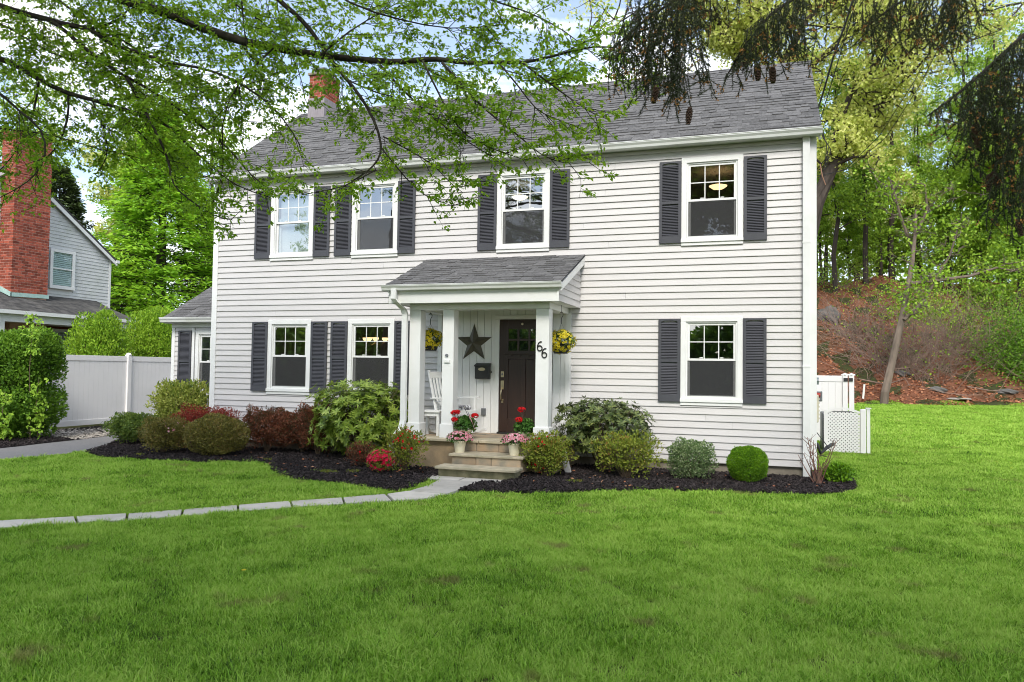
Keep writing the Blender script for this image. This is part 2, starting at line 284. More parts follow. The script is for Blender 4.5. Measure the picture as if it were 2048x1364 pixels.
def npmesh(name, V, F, mat, off=(0,0,0)):
    V = np.asarray(V, dtype=np.float32)-np.asarray(off, dtype=np.float32); F = np.asarray(F, dtype=np.int32); k = F.shape[1]
    me = bpy.data.meshes.new(name); me.vertices.add(len(V)); me.vertices.foreach_set('co', V.ravel())
    me.loops.add(F.size); me.loops.foreach_set('vertex_index', F.ravel()); me.polygons.add(len(F))
    me.polygons.foreach_set('loop_start', np.arange(0, F.size, k, dtype=np.int32)); me.polygons.foreach_set('loop_total', np.full(len(F), k, dtype=np.int32))
    me.materials.append(mat); me.update(calc_edges=True); return me
def npobj(name, V, F, mat, parent=None, stuff=False):
    off = BASE.get(parent.name, (0,0,0)) if parent else (0,0,0)
    o = bpy.data.objects.new(name, npmesh(name, V, F, mat, off)); COL.objects.link(o)
    if parent: o.parent = parent; BASE[o.name] = off
    if stuff: o['kind'] = 'stuff'
    return o
def tag(o, label=None, cat=None, group=None, kind=None):
    if label: o['label'] = label
    if cat: o['category'] = cat
    if group: o['group'] = group
    if kind: o['kind'] = kind
    return o
def thing(name, loc, label, cat, group=None):
    o = bpy.data.objects.new(name, None); COL.objects.link(o); o.location = loc; o.empty_display_size = .2; BASE[o.name] = tuple(loc)
    return tag(o, label, cat, group)
def place(name, me, loc, parent, rot=None, scl=None):
    """an object for one alike piece, mesh shared; loc in world coordinates"""
    o = bpy.data.objects.new(name, me); COL.objects.link(o); off = BASE.get(parent.name, (0,0,0)) if parent else (0,0,0)
    o.location = (loc[0]-off[0], loc[1]-off[1], loc[2]-off[2]); o.parent = parent
    if rot: o.rotation_euler = rot
    if scl: o.scale = scl
    return o
def box(name, mat, parent, *a, bevel=0): return MB().box(*a).build(name, mat, parent, bevel=bevel)

def norm(a): return a/np.maximum(np.linalg.norm(a, axis=1, keepdims=True), 1e-9)
def leafquads(P, D, Nn, L, W, fold=.18):
    """folded leaves: P base, D direction, Nn rough normal, L length, W width -> verts, tri faces (4 verts each)"""
    D = norm(D); S = norm(np.cross(D, Nn)); U = np.cross(S, D); L = L[:, None]; W = W[:, None]
    a = P; c = P+D*L; b = P+D*L*.45+S*W*.5+U*W*fold; d = P+D*L*.45-S*W*.5+U*W*fold
    V = np.stack([a, b, c, d], 1).reshape(-1, 3); i = np.arange(len(P))[:, None]*4
    F = np.concatenate([i+np.array([[0, 1, 2]]), i+np.array([[0, 2, 3]])], 1).reshape(-1, 3); return V, F
def needles(P, D, L, W):
    """one slim triangle per needle"""
    D = norm(D); S = norm(np.cross(D, rng.normal(size=P.shape)))*W[:, None]*.5; V = np.stack([P-S, P+S, P+D*L[:, None]], 1).reshape(-1, 3); return V, np.arange(len(V)).reshape(-1, 3)
def in_view(p, m=30):
    d = Vector(p)-CAM; z = d.dot(v_fwd)
    if z < .3: return False
    return -m < 1024+FPX*d.dot(r2)/z < 2048+m and -m < 682-FPX*d.dot(u2)/z < 1364+m
def rdir(n, up=0.0):
    d = rng.normal(size=(n, 3)); d[:, 2] += up; return norm(d)
def inpoly(x, y, poly):
    x = np.asarray(x); y = np.asarray(y); r = np.zeros(x.shape, bool); j = len(poly)-1
    for i in range(len(poly)):
        xi, yi = poly[i]; xj, yj = poly[j]
        c = ((yi > y) != (yj > y)) & (x < (xj-xi)*(y-yi)/((yj-yi) or 1e-9)+xi); r ^= c; j = i
    return r
BRANCHES = [
    ([[0.558, -7.806, 7.382], [2.55, -7.181, 6.192], [3.566, -6.907, 5.752], [4.305, -6.731, 5.479], [4.605, -6.705, 5.361], [4.902, -6.681, 5.26], [5.193, -6.657, 5.113], [5.536, -6.617, 4.974], [5.819, -6.598, 4.873], [6.117, -6.574, 4.793], [6.352, -6.572, 4.735], [6.66, -6.546, 4.663], [6.959, -6.523, 4.606], [7.446, -6.438, 4.543], [7.626, -6.456, 4.535], [7.895, -6.445, 4.529], [8.122, -6.446, 4.468], [8.31, -6.46, 4.431], [8.548, -6.459, 4.414], [8.782, -6.459, 4.378], [8.993, -6.467, 4.393], [9.267, -6.457, 4.436], [9.479, -6.466, 4.453], [9.686, -6.473, 4.407]], 0.075, 0.006),
    ([[5.248, -6.851, 6.299], [5.738, -6.739, 5.774], [6.196, -6.638, 5.258], [6.387, -6.64, 5.111], [6.613, -6.626, 4.882], [6.798, -6.625, 4.605], [7.018, -6.613, 4.348], [7.183, -6.621, 4.153], [7.341, -6.629, 3.903], [7.438, -6.658, 3.656], [7.443, -6.72, 3.488], [7.367, -6.81, 3.355], [7.261, -6.911, 3.246]], 0.035, 0.006),
    ([[0.506, -7.794, 6.652], [2.088, -7.328, 5.735], [2.96, -7.118, 5.418], [3.285, -7.097, 5.3], [3.624, -7.072, 5.201], [3.857, -7.082, 5.111], [4.207, -7.054, 5.035], [4.452, -7.055, 4.828], [4.786, -7.032, 4.735], [5.139, -7.0, 4.586], [5.486, -6.973, 4.516], [5.826, -6.947, 4.402], [6.212, -6.902, 4.177], [6.498, -6.887, 3.907], [6.686, -6.905, 3.64]], 0.045, 0.005),
    ([[3.675, -7.114, 5.175], [3.91, -7.101, 5.02], [4.183, -7.072, 4.79], [4.527, -7.02, 4.543], [4.929, -6.949, 4.341], [5.302, -6.887, 4.081], [5.635, -6.837, 3.83], [5.867, -6.823, 3.631], [6.059, -6.822, 3.41], [6.384, -6.776, 3.175]], 0.024, 0.004),
    ([[4.362, -7.195, 4.954], [4.552, -7.135, 5.008], [4.684, -7.094, 5.093], [4.743, -7.08, 5.227], [4.723, -7.094, 5.407]], 0.016, 0.005),
    ([[0.265, -7.619, 5.511], [1.842, -7.195, 5.26], [2.799, -6.971, 4.909], [3.099, -6.973, 4.784], [3.394, -6.974, 4.601], [3.788, -6.942, 4.417], [4.113, -6.937, 4.326], [4.447, -6.928, 4.211], [4.84, -6.899, 4.083], [5.107, -6.912, 3.971], [5.369, -6.922, 3.745], [5.656, -6.924, 3.513], [5.96, -6.92, 3.283], [6.351, -6.891, 3.152]], 0.045, 0.004),
    ([[4.705, -7.063, 4.449], [4.866, -7.039, 4.197], [5.012, -7.021, 3.946], [5.152, -7.005, 3.697], [5.237, -7.009, 3.511], [5.284, -7.025, 3.326], [5.44, -7.008, 3.179], [5.747, -6.939, 2.98], [5.937, -6.914, 2.946]], 0.018, 0.004),
    ([[3.267, -7.641, 4.421], [3.584, -7.559, 4.242], [3.799, -7.511, 4.038], [4.05, -7.451, 3.856], [4.114, -7.449, 3.578], [4.026, -7.5, 3.369], [3.905, -7.565, 3.245], [3.748, -7.643, 3.137]], 0.016, 0.004),
    ([[3.394, -6.974, 4.601], [3.398, -7.012, 4.261], [3.346, -7.069, 3.951], [3.234, -7.149, 3.681], [3.129, -7.229, 3.506]], 0.013, 0.004),
    ([[3.788, -6.942, 4.417], [3.81, -6.95, 4.117], [3.729, -6.992, 3.855], [3.655, -7.038, 3.723], [3.484, -7.114, 3.564]], 0.013, 0.004),
    ([[4.367, -6.85, 4.245], [4.677, -6.769, 3.892], [5.056, -6.669, 3.622], [5.381, -6.59, 3.46]], 0.012, 0.003),
    ([[4.113, -6.937, 4.326], [4.271, -6.87, 3.949], [4.271, -6.86, 3.682], [4.144, -6.895, 3.52]], 0.01, 0.003),
    ([[7.396, -6.703, 4.446], [7.68, -6.639, 4.131], [7.965, -6.577, 3.864], [8.176, -6.544, 3.721], [8.393, -6.509, 3.57], [8.541, -6.499, 3.49]], 0.012, 0.003),
    ([[7.85, -6.658, 4.431], [7.981, -6.625, 4.164], [8.111, -6.593, 3.903], [8.263, -6.556, 3.695], [8.512, -6.491, 3.575], [8.808, -6.41, 3.47]], 0.011, 0.003),
    ([[8.067, -6.689, 4.374], [8.216, -6.664, 4.201], [8.4, -6.625, 3.993], [8.6, -6.582, 3.805], [8.798, -6.541, 3.656], [8.977, -6.505, 3.484], [9.19, -6.462, 3.392], [9.431, -6.413, 3.401]], 0.014, 0.003),
    ([[8.604, -6.617, 4.342], [8.801, -6.569, 4.099], [8.944, -6.54, 3.895], [9.086, -6.516, 3.819], [9.279, -6.476, 3.741]], 0.009, 0.003),
    ([[8.84, -6.643, 4.305], [9.068, -6.587, 4.121], [9.308, -6.527, 3.938], [9.49, -6.488, 3.81], [9.602, -6.476, 3.767]], 0.01, 0.003),
    ([[7.542, -6.835, 3.673], [7.762, -6.784, 3.556], [8.035, -6.714, 3.39], [8.134, -6.703, 3.259], [8.289, -6.673, 3.135]], 0.008, 0.003),
    ([[7.524, -6.837, 3.569], [7.767, -6.78, 3.264], [7.954, -6.747, 3.091], [8.21, -6.694, 3.009]], 0.008, 0.003),
    ([[7.475, -6.845, 3.357], [7.221, -6.974, 3.177], [6.869, -7.14, 3.091]], 0.007, 0.003),
    ([[3.287, -7.159, 5.751], [3.854, -7.018, 5.298], [4.361, -6.903, 5.01], [4.963, -6.752, 4.622], [5.457, -6.64, 4.291], [5.796, -6.579, 3.962]], 0.016, 0.003),
    ([[4.704, -6.59, 5.824], [5.533, -6.38, 5.417], [5.991, -6.294, 5.065], [6.239, -6.276, 4.662], [6.333, -6.31, 4.318]], 0.013, 0.003),
    ([[6.454, -6.634, 5.534], [6.989, -6.548, 5.138], [7.511, -6.474, 4.949], [8.021, -6.406, 4.813], [8.518, -6.348, 4.823]], 0.014, 0.003),
    ([[7.834, -6.49, 5.396], [8.334, -6.418, 5.086], [8.777, -6.372, 4.924], [9.163, -6.341, 4.695], [9.496, -6.324, 4.378]], 0.012, 0.003),
    ([[2.38, -7.027, 5.494], [2.958, -6.931, 5.231], [3.42, -6.872, 4.916], [4.029, -6.771, 4.774], [4.625, -6.675, 4.634]], 0.014, 0.003),
    ([[5.874, -6.823, 5.475], [5.899, -6.801, 5.119], [5.923, -6.782, 4.84], [5.972, -6.755, 4.561], [6.166, -6.677, 4.209]], 0.01, 0.003),
    ([[2.874, -7.334, 4.036], [3.331, -7.181, 3.989], [3.738, -7.045, 3.942], [4.195, -6.889, 3.788], [4.5, -6.787, 3.739]], 0.012, 0.003),
    ([[6.818, -6.792, 4.546], [7.04, -6.624, 4.843], [7.322, -6.436, 5.093], [7.613, -6.245, 5.347]], 0.01, 0.003),
    ([[7.121, -6.786, 4.273], [7.435, -6.712, 4.121], [7.769, -6.635, 4.066], [8.009, -6.588, 3.986]], 0.008, 0.003),
    ([[6.321, -6.854, 4.655], [5.942, -6.939, 4.292], [5.784, -6.949, 3.901], [5.816, -6.897, 3.509], [5.704, -6.894, 3.163]], 0.01, 0.003),
    ([[5.445, -6.944, 4.955], [5.076, -6.968, 5.155], [4.753, -6.981, 5.458]], 0.01, 0.003),
]
SPRUCE_BOUGHS = [
    ([[15.154, -5.072, 6.577], [13.233, -5.797, 5.785], [11.616, -6.431, 5.229], [10.752, -6.823, 4.823], [10.377, -7.059, 4.556], [10.052, -7.277, 4.258], [9.858, -7.454, 4.001]], 0.03, 0.006),
    ([[15.026, -5.309, 6.173], [13.364, -5.938, 5.544], [12.174, -6.416, 5.059], [11.362, -6.773, 4.633], [10.984, -6.99, 4.303], [10.801, -7.145, 4.023], [10.66, -7.285, 3.721]], 0.03, 0.005),
    ([[14.963, -5.423, 5.854], [13.719, -5.899, 5.377], [12.733, -6.291, 4.953], [12.26, -6.519, 4.625], [11.909, -6.709, 4.384], [11.677, -6.861, 4.17]], 0.028, 0.005),
    ([[14.921, -5.739, 5.493], [13.959, -6.103, 4.894], [13.199, -6.402, 4.349], [12.807, -6.591, 4.084], [12.474, -6.758, 3.751], [12.246, -6.895, 3.538], [12.075, -7.016, 3.395]], 0.03, 0.005),
    ([[14.855, -5.848, 5.042], [14.093, -6.137, 4.387], [13.345, -6.428, 3.895], [12.967, -6.603, 3.567], [12.735, -6.731, 3.284], [12.543, -6.848, 3.044]], 0.025, 0.005),
    ([[14.899, -5.559, 6.108], [13.497, -6.047, 5.41], [12.532, -6.4, 4.968], [12.333, -6.502, 4.542], [12.247, -6.573, 4.282]], 0.02, 0.005),
]
SPRUCE_STRANDS = [([9.791, -7.266, 4.185],0.25), ([9.794, -7.173, 4.243],0.29), ([9.799, -7.157, 4.257],0.24), ([9.927, -7.718, 4.019],0.37), ([9.887, -7.419, 4.167],0.26), ([9.944, -7.638, 4.08],0.25), ([9.89, -7.258, 4.266],0.46), ([9.98, -7.684, 4.081],0.46), ([10.015, -7.772, 4.055],0.36), ([10.008, -7.62, 4.141],0.41), ([10.016, -7.565, 4.181],0.58), ([9.988, -7.293, 4.322],0.54), ([9.995, -7.282, 4.335],0.64), ([10.061, -7.545, 4.228],0.68), ([10.087, -7.647, 4.187],0.54), ([10.052, -7.328, 4.351],0.6), ([10.094, -7.507, 4.277],0.71), ([10.098, -7.403, 4.343],0.77), ([9.914, -7.25, 4.452],0.69), ([10.006, -7.714, 4.226],0.8), ([10.024, -7.711, 4.232],0.78), ([9.973, -7.323, 4.429],0.69), ([10.025, -7.593, 4.297],0.62), ([9.982, -7.192, 4.503],0.67), ([10.04, -7.471, 4.368],0.84), ([10.002, -7.171, 4.52],0.75), ([10.012, -7.153, 4.532],0.81), ([10.016, -7.044, 4.593],0.67), ([10.059, -7.273, 4.48],0.73), ([10.047, -7.05, 4.598],0.75), ([10.119, -7.466, 4.392],0.75), ([10.145, -7.579, 4.338],0.7), ([10.161, -7.565, 4.35],0.91), ([10.133, -7.305, 4.484],0.91), ([10.144, -7.258, 4.512],0.76), ([10.176, -7.372, 4.459],0.82), ([10.219, -7.64, 4.326],0.92), ([10.226, -7.567, 4.367],0.91), ([10.197, -7.215, 4.55],0.94), ([10.228, -7.347, 4.487],0.77), ([10.248, -7.442, 4.442],0.94), ([10.217, -7.049, 4.646],0.98), ([10.265, -7.297, 4.525],0.87), ([10.292, -7.431, 4.46],0.88), ([10.296, -7.367, 4.495],0.82), ([10.294, -7.187, 4.593],1.0), ([10.344, -7.56, 4.404],0.88), ([10.298, -7.013, 4.689],0.98), ([10.319, -7.073, 4.662],0.99), ([10.337, -7.078, 4.664],0.97), ([10.381, -7.41, 4.496],0.98), ([10.367, -7.118, 4.651],1.01), ([10.382, -7.144, 4.641],1.05), ([10.405, -7.211, 4.611],0.86), ([10.421, -7.266, 4.585],1.01), ([10.418, -7.025, 4.715],1.01), ([10.432, -7.064, 4.698],1.02), ([10.443, -6.985, 4.744],0.96), ([10.074, -7.046, 4.369],0.6), ([10.14, -7.349, 4.24],0.58), ([10.112, -7.063, 4.381],0.66), ([10.158, -7.206, 4.328],0.65), ([10.177, -7.157, 4.365],0.56), ([10.227, -7.401, 4.26],0.68), ([10.23, -7.244, 4.347],0.72), ([10.291, -7.571, 4.204],0.58), ([10.302, -7.524, 4.235],0.72), ([10.339, -7.641, 4.192],0.74), ([10.355, -7.628, 4.208],0.67), ([10.361, -7.534, 4.262],0.7), ([10.362, -7.329, 4.374],0.66), ([10.376, -7.234, 4.433],0.8), ([10.433, -7.643, 4.243],0.87), ([10.429, -7.348, 4.401],0.76), ([10.345, -7.454, 4.37],0.98), ([10.384, -7.643, 4.273],0.94), ([10.376, -7.294, 4.443],0.9), ([10.412, -7.399, 4.387],1.01), ([10.434, -7.428, 4.37],0.98), ([10.467, -7.127, 4.67],0.5), ([10.501, -7.084, 4.687],0.57), ([10.547, -7.508, 4.465],0.55), ([10.538, -7.067, 4.69],0.47), ([10.552, -6.863, 4.792],0.48), ([10.609, -7.325, 4.548],0.43), ([10.69, -7.364, 3.733],0.14), ([10.715, -7.201, 3.846],0.17), ([10.731, -7.269, 3.84],0.21), ([10.744, -6.911, 4.022],0.1), ([10.779, -7.27, 3.916],0.13), ([10.797, -7.29, 3.936],0.23), ([10.816, -7.007, 4.093],0.3), ([10.842, -7.401, 3.957],0.27), ([10.876, -7.412, 4.006],0.38), ([10.884, -6.871, 4.262],0.27), ([10.91, -7.237, 4.139],0.39), ([10.937, -7.035, 4.272],0.43), ([10.808, -7.343, 4.056],0.33), ([10.822, -7.342, 4.066],0.25), ([10.832, -7.292, 4.095],0.29), ([10.848, -7.523, 4.003],0.33), ([10.846, -6.886, 4.288],0.3), ([10.871, -7.532, 4.014],0.33), ([10.876, -7.124, 4.201],0.32), ([10.887, -7.188, 4.18],0.37), ([10.9, -7.25, 4.162],0.32), ([10.911, -7.315, 4.14],0.29), ([10.921, -6.921, 4.324],0.27), ([10.932, -7.317, 4.153],0.36), ([10.944, -7.417, 4.116],0.47), ([10.953, -7.157, 4.239],0.4), ([10.963, -7.09, 4.277],0.32), ([10.976, -7.344, 4.172],0.31), ([10.99, -7.026, 4.324],0.47), ([10.997, -6.795, 4.433],0.46), ([11.009, -7.466, 4.139],0.47), ([11.024, -7.029, 4.346],0.38), ([11.031, -7.397, 4.185],0.49), ([11.037, -7.384, 4.195],0.54), ([11.05, -7.372, 4.21],0.44), ([11.06, -7.408, 4.201],0.37), ([11.069, -7.442, 4.191],0.39), ([11.094, -6.839, 4.481],0.54), ([11.093, -7.248, 4.295],0.48), ([11.119, -6.788, 4.521],0.5), ([11.124, -6.962, 4.446],0.42), ([11.13, -7.099, 4.388],0.54), ([11.149, -7.01, 4.442],0.54), ([11.147, -7.276, 4.32],0.54), ([11.158, -7.36, 4.29],0.55), ([11.182, -6.916, 4.506],0.52), ([11.19, -6.973, 4.487],0.6), ([11.184, -7.383, 4.298],0.6), ([11.2, -7.272, 4.359],0.59), ([11.218, -7.205, 4.402],0.58), ([11.243, -6.906, 4.553],0.49), ([11.257, -6.737, 4.639],0.52), ([11.242, -7.348, 4.354],0.55), ([11.282, -6.825, 4.617],0.65), ([11.289, -6.907, 4.697],0.36), ([11.331, -6.705, 4.794],0.3), ([11.342, -7.047, 4.617],0.32), ([11.413, -6.54, 4.866],0.39), ([11.422, -6.745, 4.759],0.44), ([11.468, -6.569, 4.843],0.39), ([11.452, -7.085, 4.58],0.29), ([11.532, -6.44, 4.899],0.29), ([11.508, -7.09, 4.568],0.45), ([11.581, -6.619, 4.8],0.49), ([11.558, -7.091, 4.185],0.13), ([11.595, -6.88, 4.284],0.08), ([11.601, -7.04, 4.223],0.26), ([11.62, -7.027, 4.236],0.15), ([11.667, -6.78, 4.354],0.17), ([11.675, -6.86, 4.326],0.33), ([11.733, -6.62, 4.445],0.31), ([11.698, -7.035, 4.266],0.39), ([11.772, -6.608, 4.466],0.27), ([11.748, -6.959, 4.317],0.26), ([11.747, -7.048, 4.281],0.29), ([11.8, -6.824, 4.392],0.48), ([11.811, -6.88, 4.375],0.39), ([11.824, -6.963, 4.347],0.47), ([11.922, -6.368, 4.624],0.48), ([11.953, -6.334, 4.65],0.45), ([11.944, -6.479, 4.589],0.38), ([11.944, -6.646, 4.523],0.41), ([11.873, -6.811, 4.387],0.47), ([11.942, -6.391, 4.578],0.37), ([11.87, -7.027, 4.297],0.56), ([11.924, -6.76, 4.421],0.37), ([11.941, -6.748, 4.431],0.41), ([11.917, -7.024, 4.311],0.37), ([11.999, -6.656, 4.484],0.4), ([11.958, -6.977, 4.341],0.48), ([12.032, -6.622, 4.507],0.39), ([12.097, -6.373, 4.627],0.5), ([12.067, -6.612, 4.52],0.37), ([12.066, -6.731, 4.472],0.49), ([12.158, -6.313, 4.668],0.53), ([12.161, -6.374, 4.644],0.47), ([12.108, -6.765, 4.469],0.4), ([12.195, -6.369, 4.655],0.54), ([12.111, -6.931, 4.401],0.41), ([12.178, -6.658, 4.531],0.4), ([12.145, -6.935, 4.409],0.44), ([12.184, -6.822, 4.466],0.4), ([12.182, -6.896, 4.435],0.47), ([12.301, -6.384, 4.677],0.46), ([12.305, -6.454, 4.65],0.58), ([12.292, -6.612, 4.581],0.52), ([12.393, -6.208, 4.774],0.54), ([12.3, -6.737, 4.532],0.55), ([12.295, -6.838, 4.489],0.48), ([12.327, -6.732, 4.541],0.44), ([12.317, -6.879, 4.478],0.46), ([12.329, -6.902, 4.472],0.52), ([12.396, -6.641, 4.597],0.43), ([12.466, -6.434, 4.701],0.61), ([12.434, -6.626, 4.613],0.5), ([12.492, -6.446, 4.703],0.41), ([12.19, -6.947, 4.386],0.71), ([12.304, -6.465, 4.605],0.57), ([12.341, -6.391, 4.636],0.72), ([12.38, -6.291, 4.679],0.58), ([12.332, -6.649, 4.511],0.58), ([12.375, -6.569, 4.543],0.67), ([12.329, -6.895, 4.391],0.58), ([12.063, -7.296, 3.348],0.12), ([12.172, -6.879, 3.504],0.08), ([12.164, -7.017, 3.477],0.27), ([12.158, -7.159, 3.451],0.18), ([12.279, -6.72, 3.622],0.24), ([12.221, -7.106, 3.515],0.26), ([12.362, -6.623, 3.709],0.41), ([12.264, -7.17, 3.544],0.35), ([12.277, -7.244, 3.544],0.41), ([12.413, -6.705, 3.743],0.35), ([12.47, -6.63, 3.804],0.42), ([12.501, -6.573, 3.84],0.54), ([12.319, -7.035, 3.598],0.63), ([12.363, -6.868, 3.66],0.58), ([12.328, -7.076, 3.599],0.57), ([12.35, -7.021, 3.626],0.57), ([12.367, -7.004, 3.643],0.67), ([12.477, -6.587, 3.799],0.72), ([12.416, -6.889, 3.702],0.7), ([12.438, -6.841, 3.729],0.66), ([12.391, -7.081, 3.653],0.7), ([12.412, -7.023, 3.679],0.63), ([12.494, -6.736, 3.792],0.78), ([12.42, -7.08, 3.678],0.83), ([12.525, -6.698, 3.825],0.68), ([12.564, -6.581, 3.876],0.87), ([12.545, -6.703, 3.841],0.86), ([12.513, -6.875, 3.788],0.75), ([12.616, -6.509, 3.931],0.78), ([12.433, -7.275, 3.661],0.82), ([12.572, -6.757, 3.857],0.8), ([12.58, -6.784, 3.859],0.96), ([12.603, -6.722, 3.888],0.81), ([12.551, -6.968, 3.807],0.95), ([12.55, -7.019, 3.799],0.87), ([12.679, -6.547, 3.98],0.97), ([12.663, -6.648, 3.951],0.98), ([12.633, -6.804, 3.903],0.89), ([12.683, -6.67, 3.965],1.07), ([12.65, -6.826, 3.913],0.99), ([12.611, -7.019, 3.852],0.99), ([12.6, -7.091, 3.831],1.14), ([12.688, -6.79, 3.952],0.98), ([12.622, -7.082, 3.852],1.01), ([12.743, -6.68, 4.015],1.12), ([12.71, -6.841, 3.963],1.02), ([12.685, -6.97, 3.922],1.22), ([12.832, -6.481, 4.121],1.17), ([12.82, -6.547, 4.101],1.19), ([12.687, -7.061, 3.911],1.09), ([12.686, -7.091, 3.906],1.1), ([12.839, -6.602, 4.11],1.13), ([12.58, -6.667, 3.096],0.44), ([12.624, -6.541, 3.137],0.47), ([12.465, -7.217, 2.981],0.49), ([12.494, -7.132, 3.008],0.31), ([12.606, -6.75, 3.115],0.4), ([12.565, -6.966, 3.073],0.34), ([12.516, -7.191, 3.025],0.41), ([12.648, -6.735, 3.151],0.41), ([12.715, -6.523, 3.215],0.54), ([12.678, -6.699, 3.177],0.51), ([12.641, -6.888, 3.14],0.39), ([12.749, -6.532, 3.243],0.52), ([12.672, -6.864, 3.167],0.44), ([12.704, -6.798, 3.196],0.55), ([12.774, -6.577, 3.263],0.47), ([12.694, -6.915, 3.184],0.42), ([12.627, -7.191, 3.119],0.55), ([12.73, -6.863, 3.217],0.45), ([12.728, -6.931, 3.212],0.55), ([12.733, -6.952, 3.216],0.47), ([12.683, -6.602, 2.922],0.38), ([12.589, -7.01, 2.849],0.39), ([12.666, -6.791, 2.916],0.46), ([12.78, -6.419, 3.014],0.43), ([12.611, -7.125, 2.879],0.48), ([12.762, -6.637, 3.007],0.58), ([12.719, -6.867, 2.976],0.39), ([12.788, -6.699, 3.038],0.47), ([12.819, -6.658, 3.068],0.51), ([12.657, -6.439, 4.012],0.59), ([12.691, -6.388, 4.042],0.78), ([12.751, -6.243, 4.108],0.69), ([12.592, -6.913, 3.865],0.81), ([12.782, -6.253, 4.122],0.72), ([12.687, -6.684, 3.969],0.69), ([12.668, -6.789, 3.934],0.75), ([12.664, -6.876, 3.912],0.69), ([12.725, -6.702, 3.985],0.69), ([12.707, -6.843, 3.942],0.87), ([12.885, -6.23, 4.181],0.87), ([12.747, -6.801, 3.974],0.74), ([12.722, -6.959, 3.922],0.92), ([12.785, -6.767, 4.001],0.82), ([12.926, -6.353, 4.174],0.82), ([12.984, -6.189, 4.243],0.85), ([12.806, -6.875, 3.987],0.78), ([12.884, -6.663, 4.078],0.85), ([12.974, -6.2, 4.279],1.47), ([12.839, -6.755, 4.071],1.48), ([12.846, -6.847, 4.05],1.53), ([12.846, -6.939, 4.026],1.53), ([13.006, -6.527, 4.208],1.49), ([12.923, -6.88, 4.077],1.58), ([13.036, -6.605, 4.202],1.44), ([13.043, -6.667, 4.188],1.44), ([13.243, -6.147, 4.417],1.59), ([13.22, -6.309, 4.363],1.58), ([13.34, -6.071, 4.481],1.68), ([13.346, -6.11, 4.474],1.53), ([13.322, -6.261, 4.423],1.6), ([13.419, -6.093, 4.512],1.6), ([13.421, -6.162, 4.495],1.65), ([13.355, -6.427, 4.395],1.62), ([13.385, -6.447, 4.403],1.6), ([13.374, -6.532, 4.376],1.59), ([13.385, -6.587, 4.366],1.78), ([13.566, -6.182, 4.556],1.76), ([13.564, -6.267, 4.533],1.78), ([13.48, -6.57, 4.415],1.75), ([13.572, -6.401, 4.501],1.82), ([13.519, -6.637, 4.415],1.69), ([13.673, -6.28, 4.58],1.81), ([13.793, -6.051, 4.695],1.68)]
SPRUCE_CONES = [[10.191, -7.644, 3.576], [10.427, -7.561, 3.433], [10.895, -7.419, 3.757], [10.999, -7.384, 3.733], [12.415, -6.903, 3.352], [12.404, -6.903, 3.261], [12.526, -6.852, 2.989], [12.502, -6.859, 2.97], [12.703, -6.78, 2.645]]
TRUNK_LEFT = [0.264, -7.637, 5.97]
TRUNK_SPRUCE = [15.198, -5.33, 5.447]
OAK_A = [[12.531, 31.445, 4.419], [13.098, 31.483, 8.258], [13.615, 31.554, 10.783], [14.418, 31.743, 12.737], [15.69, 32.095, 14.452], [16.833, 32.415, 15.919], [17.973, 32.692, 18.453], [18.75, 32.851, 20.927]]
OAK_A_LIMB = [[13.822, 31.598, 11.415], [14.489, 31.977, 14.099], [15.427, 32.438, 16.955], [17.039, 33.147, 19.158], [18.138, 33.707, 20.817]]
OAK_B = [[10.154, 32.743, 5.096], [10.417, 32.584, 11.406], [10.138, 32.302, 16.276], [9.588, 31.987, 19.707], [9.259, 31.835, 20.821], [8.059, 31.4, 21.835], [7.131, 31.056, 22.825]]
OAK_B_LIMB = [[10.138, 32.302, 16.276], [11.764, 32.477, 18.78], [13.102, 32.551, 21.421], [14.16, 32.597, 22.421], [15.205, 32.633, 23.576]]
OAK_B_LIMB2 = [[10.138, 32.302, 16.276], [12.596, 33.292, 18.413], [15.578, 34.426, 21.277], [16.961, 35.105, 22.311], [18.469, 35.809, 23.768]]
LEAN = [[15.875, 23.208, 0.73], [16.232, 23.623, 2.139], [16.658, 24.045, 3.905], [16.965, 24.445, 5.261], [17.235, 24.831, 6.643], [17.402, 25.191, 7.824], [17.505, 25.53, 9.026]]
LEAN_LIMBS = [[[17.076, 24.26, 5.528], [18.246, 24.429, 5.675], [19.443, 24.607, 5.842], [20.523, 24.738, 6.2], [21.385, 24.82, 5.97]], [[16.733, 23.895, 3.895], [17.628, 24.286, 4.792], [18.07, 24.529, 5.69], [18.724, 24.832, 6.818], [19.067, 25.032, 7.95]], [[17.378, 25.559, 7.2], [16.812, 25.31, 8.788], [16.594, 25.203, 9.696], [16.376, 25.105, 10.377]], [[17.485, 25.567, 7.885], [18.004, 25.694, 9.033], [17.894, 25.613, 10.171]]]
CABLES = [[[11.816, 1.641, 6.148], [11.898, 0.609, 6.309], [11.973, -0.427, 6.489], [12.037, -1.461, 6.506], [12.036, -2.51, 6.378], [12.033, -3.561, 6.303]], [[11.851, 1.662, 5.929], [11.963, 0.633, 6.225], [12.062, -0.398, 6.49], [12.105, -1.44, 6.543], [12.073, -2.497, 6.379], [12.06, -3.552, 6.303]], [[11.852, 1.694, 5.108], [12.247, 0.863, 4.981], [12.682, 0.028, 5.3], [13.038, -0.841, 5.827], [13.187, -1.77, 6.153], [13.139, -2.75, 6.111], [13.104, -3.728, 6.108]], [[11.853, 1.695, 5.072], [12.328, 0.888, 5.025], [12.773, 0.06, 5.262], [13.108, -0.815, 5.755], [13.251, -1.747, 6.086], [13.221, -2.723, 6.112], [13.157, -3.71, 6.109]]]

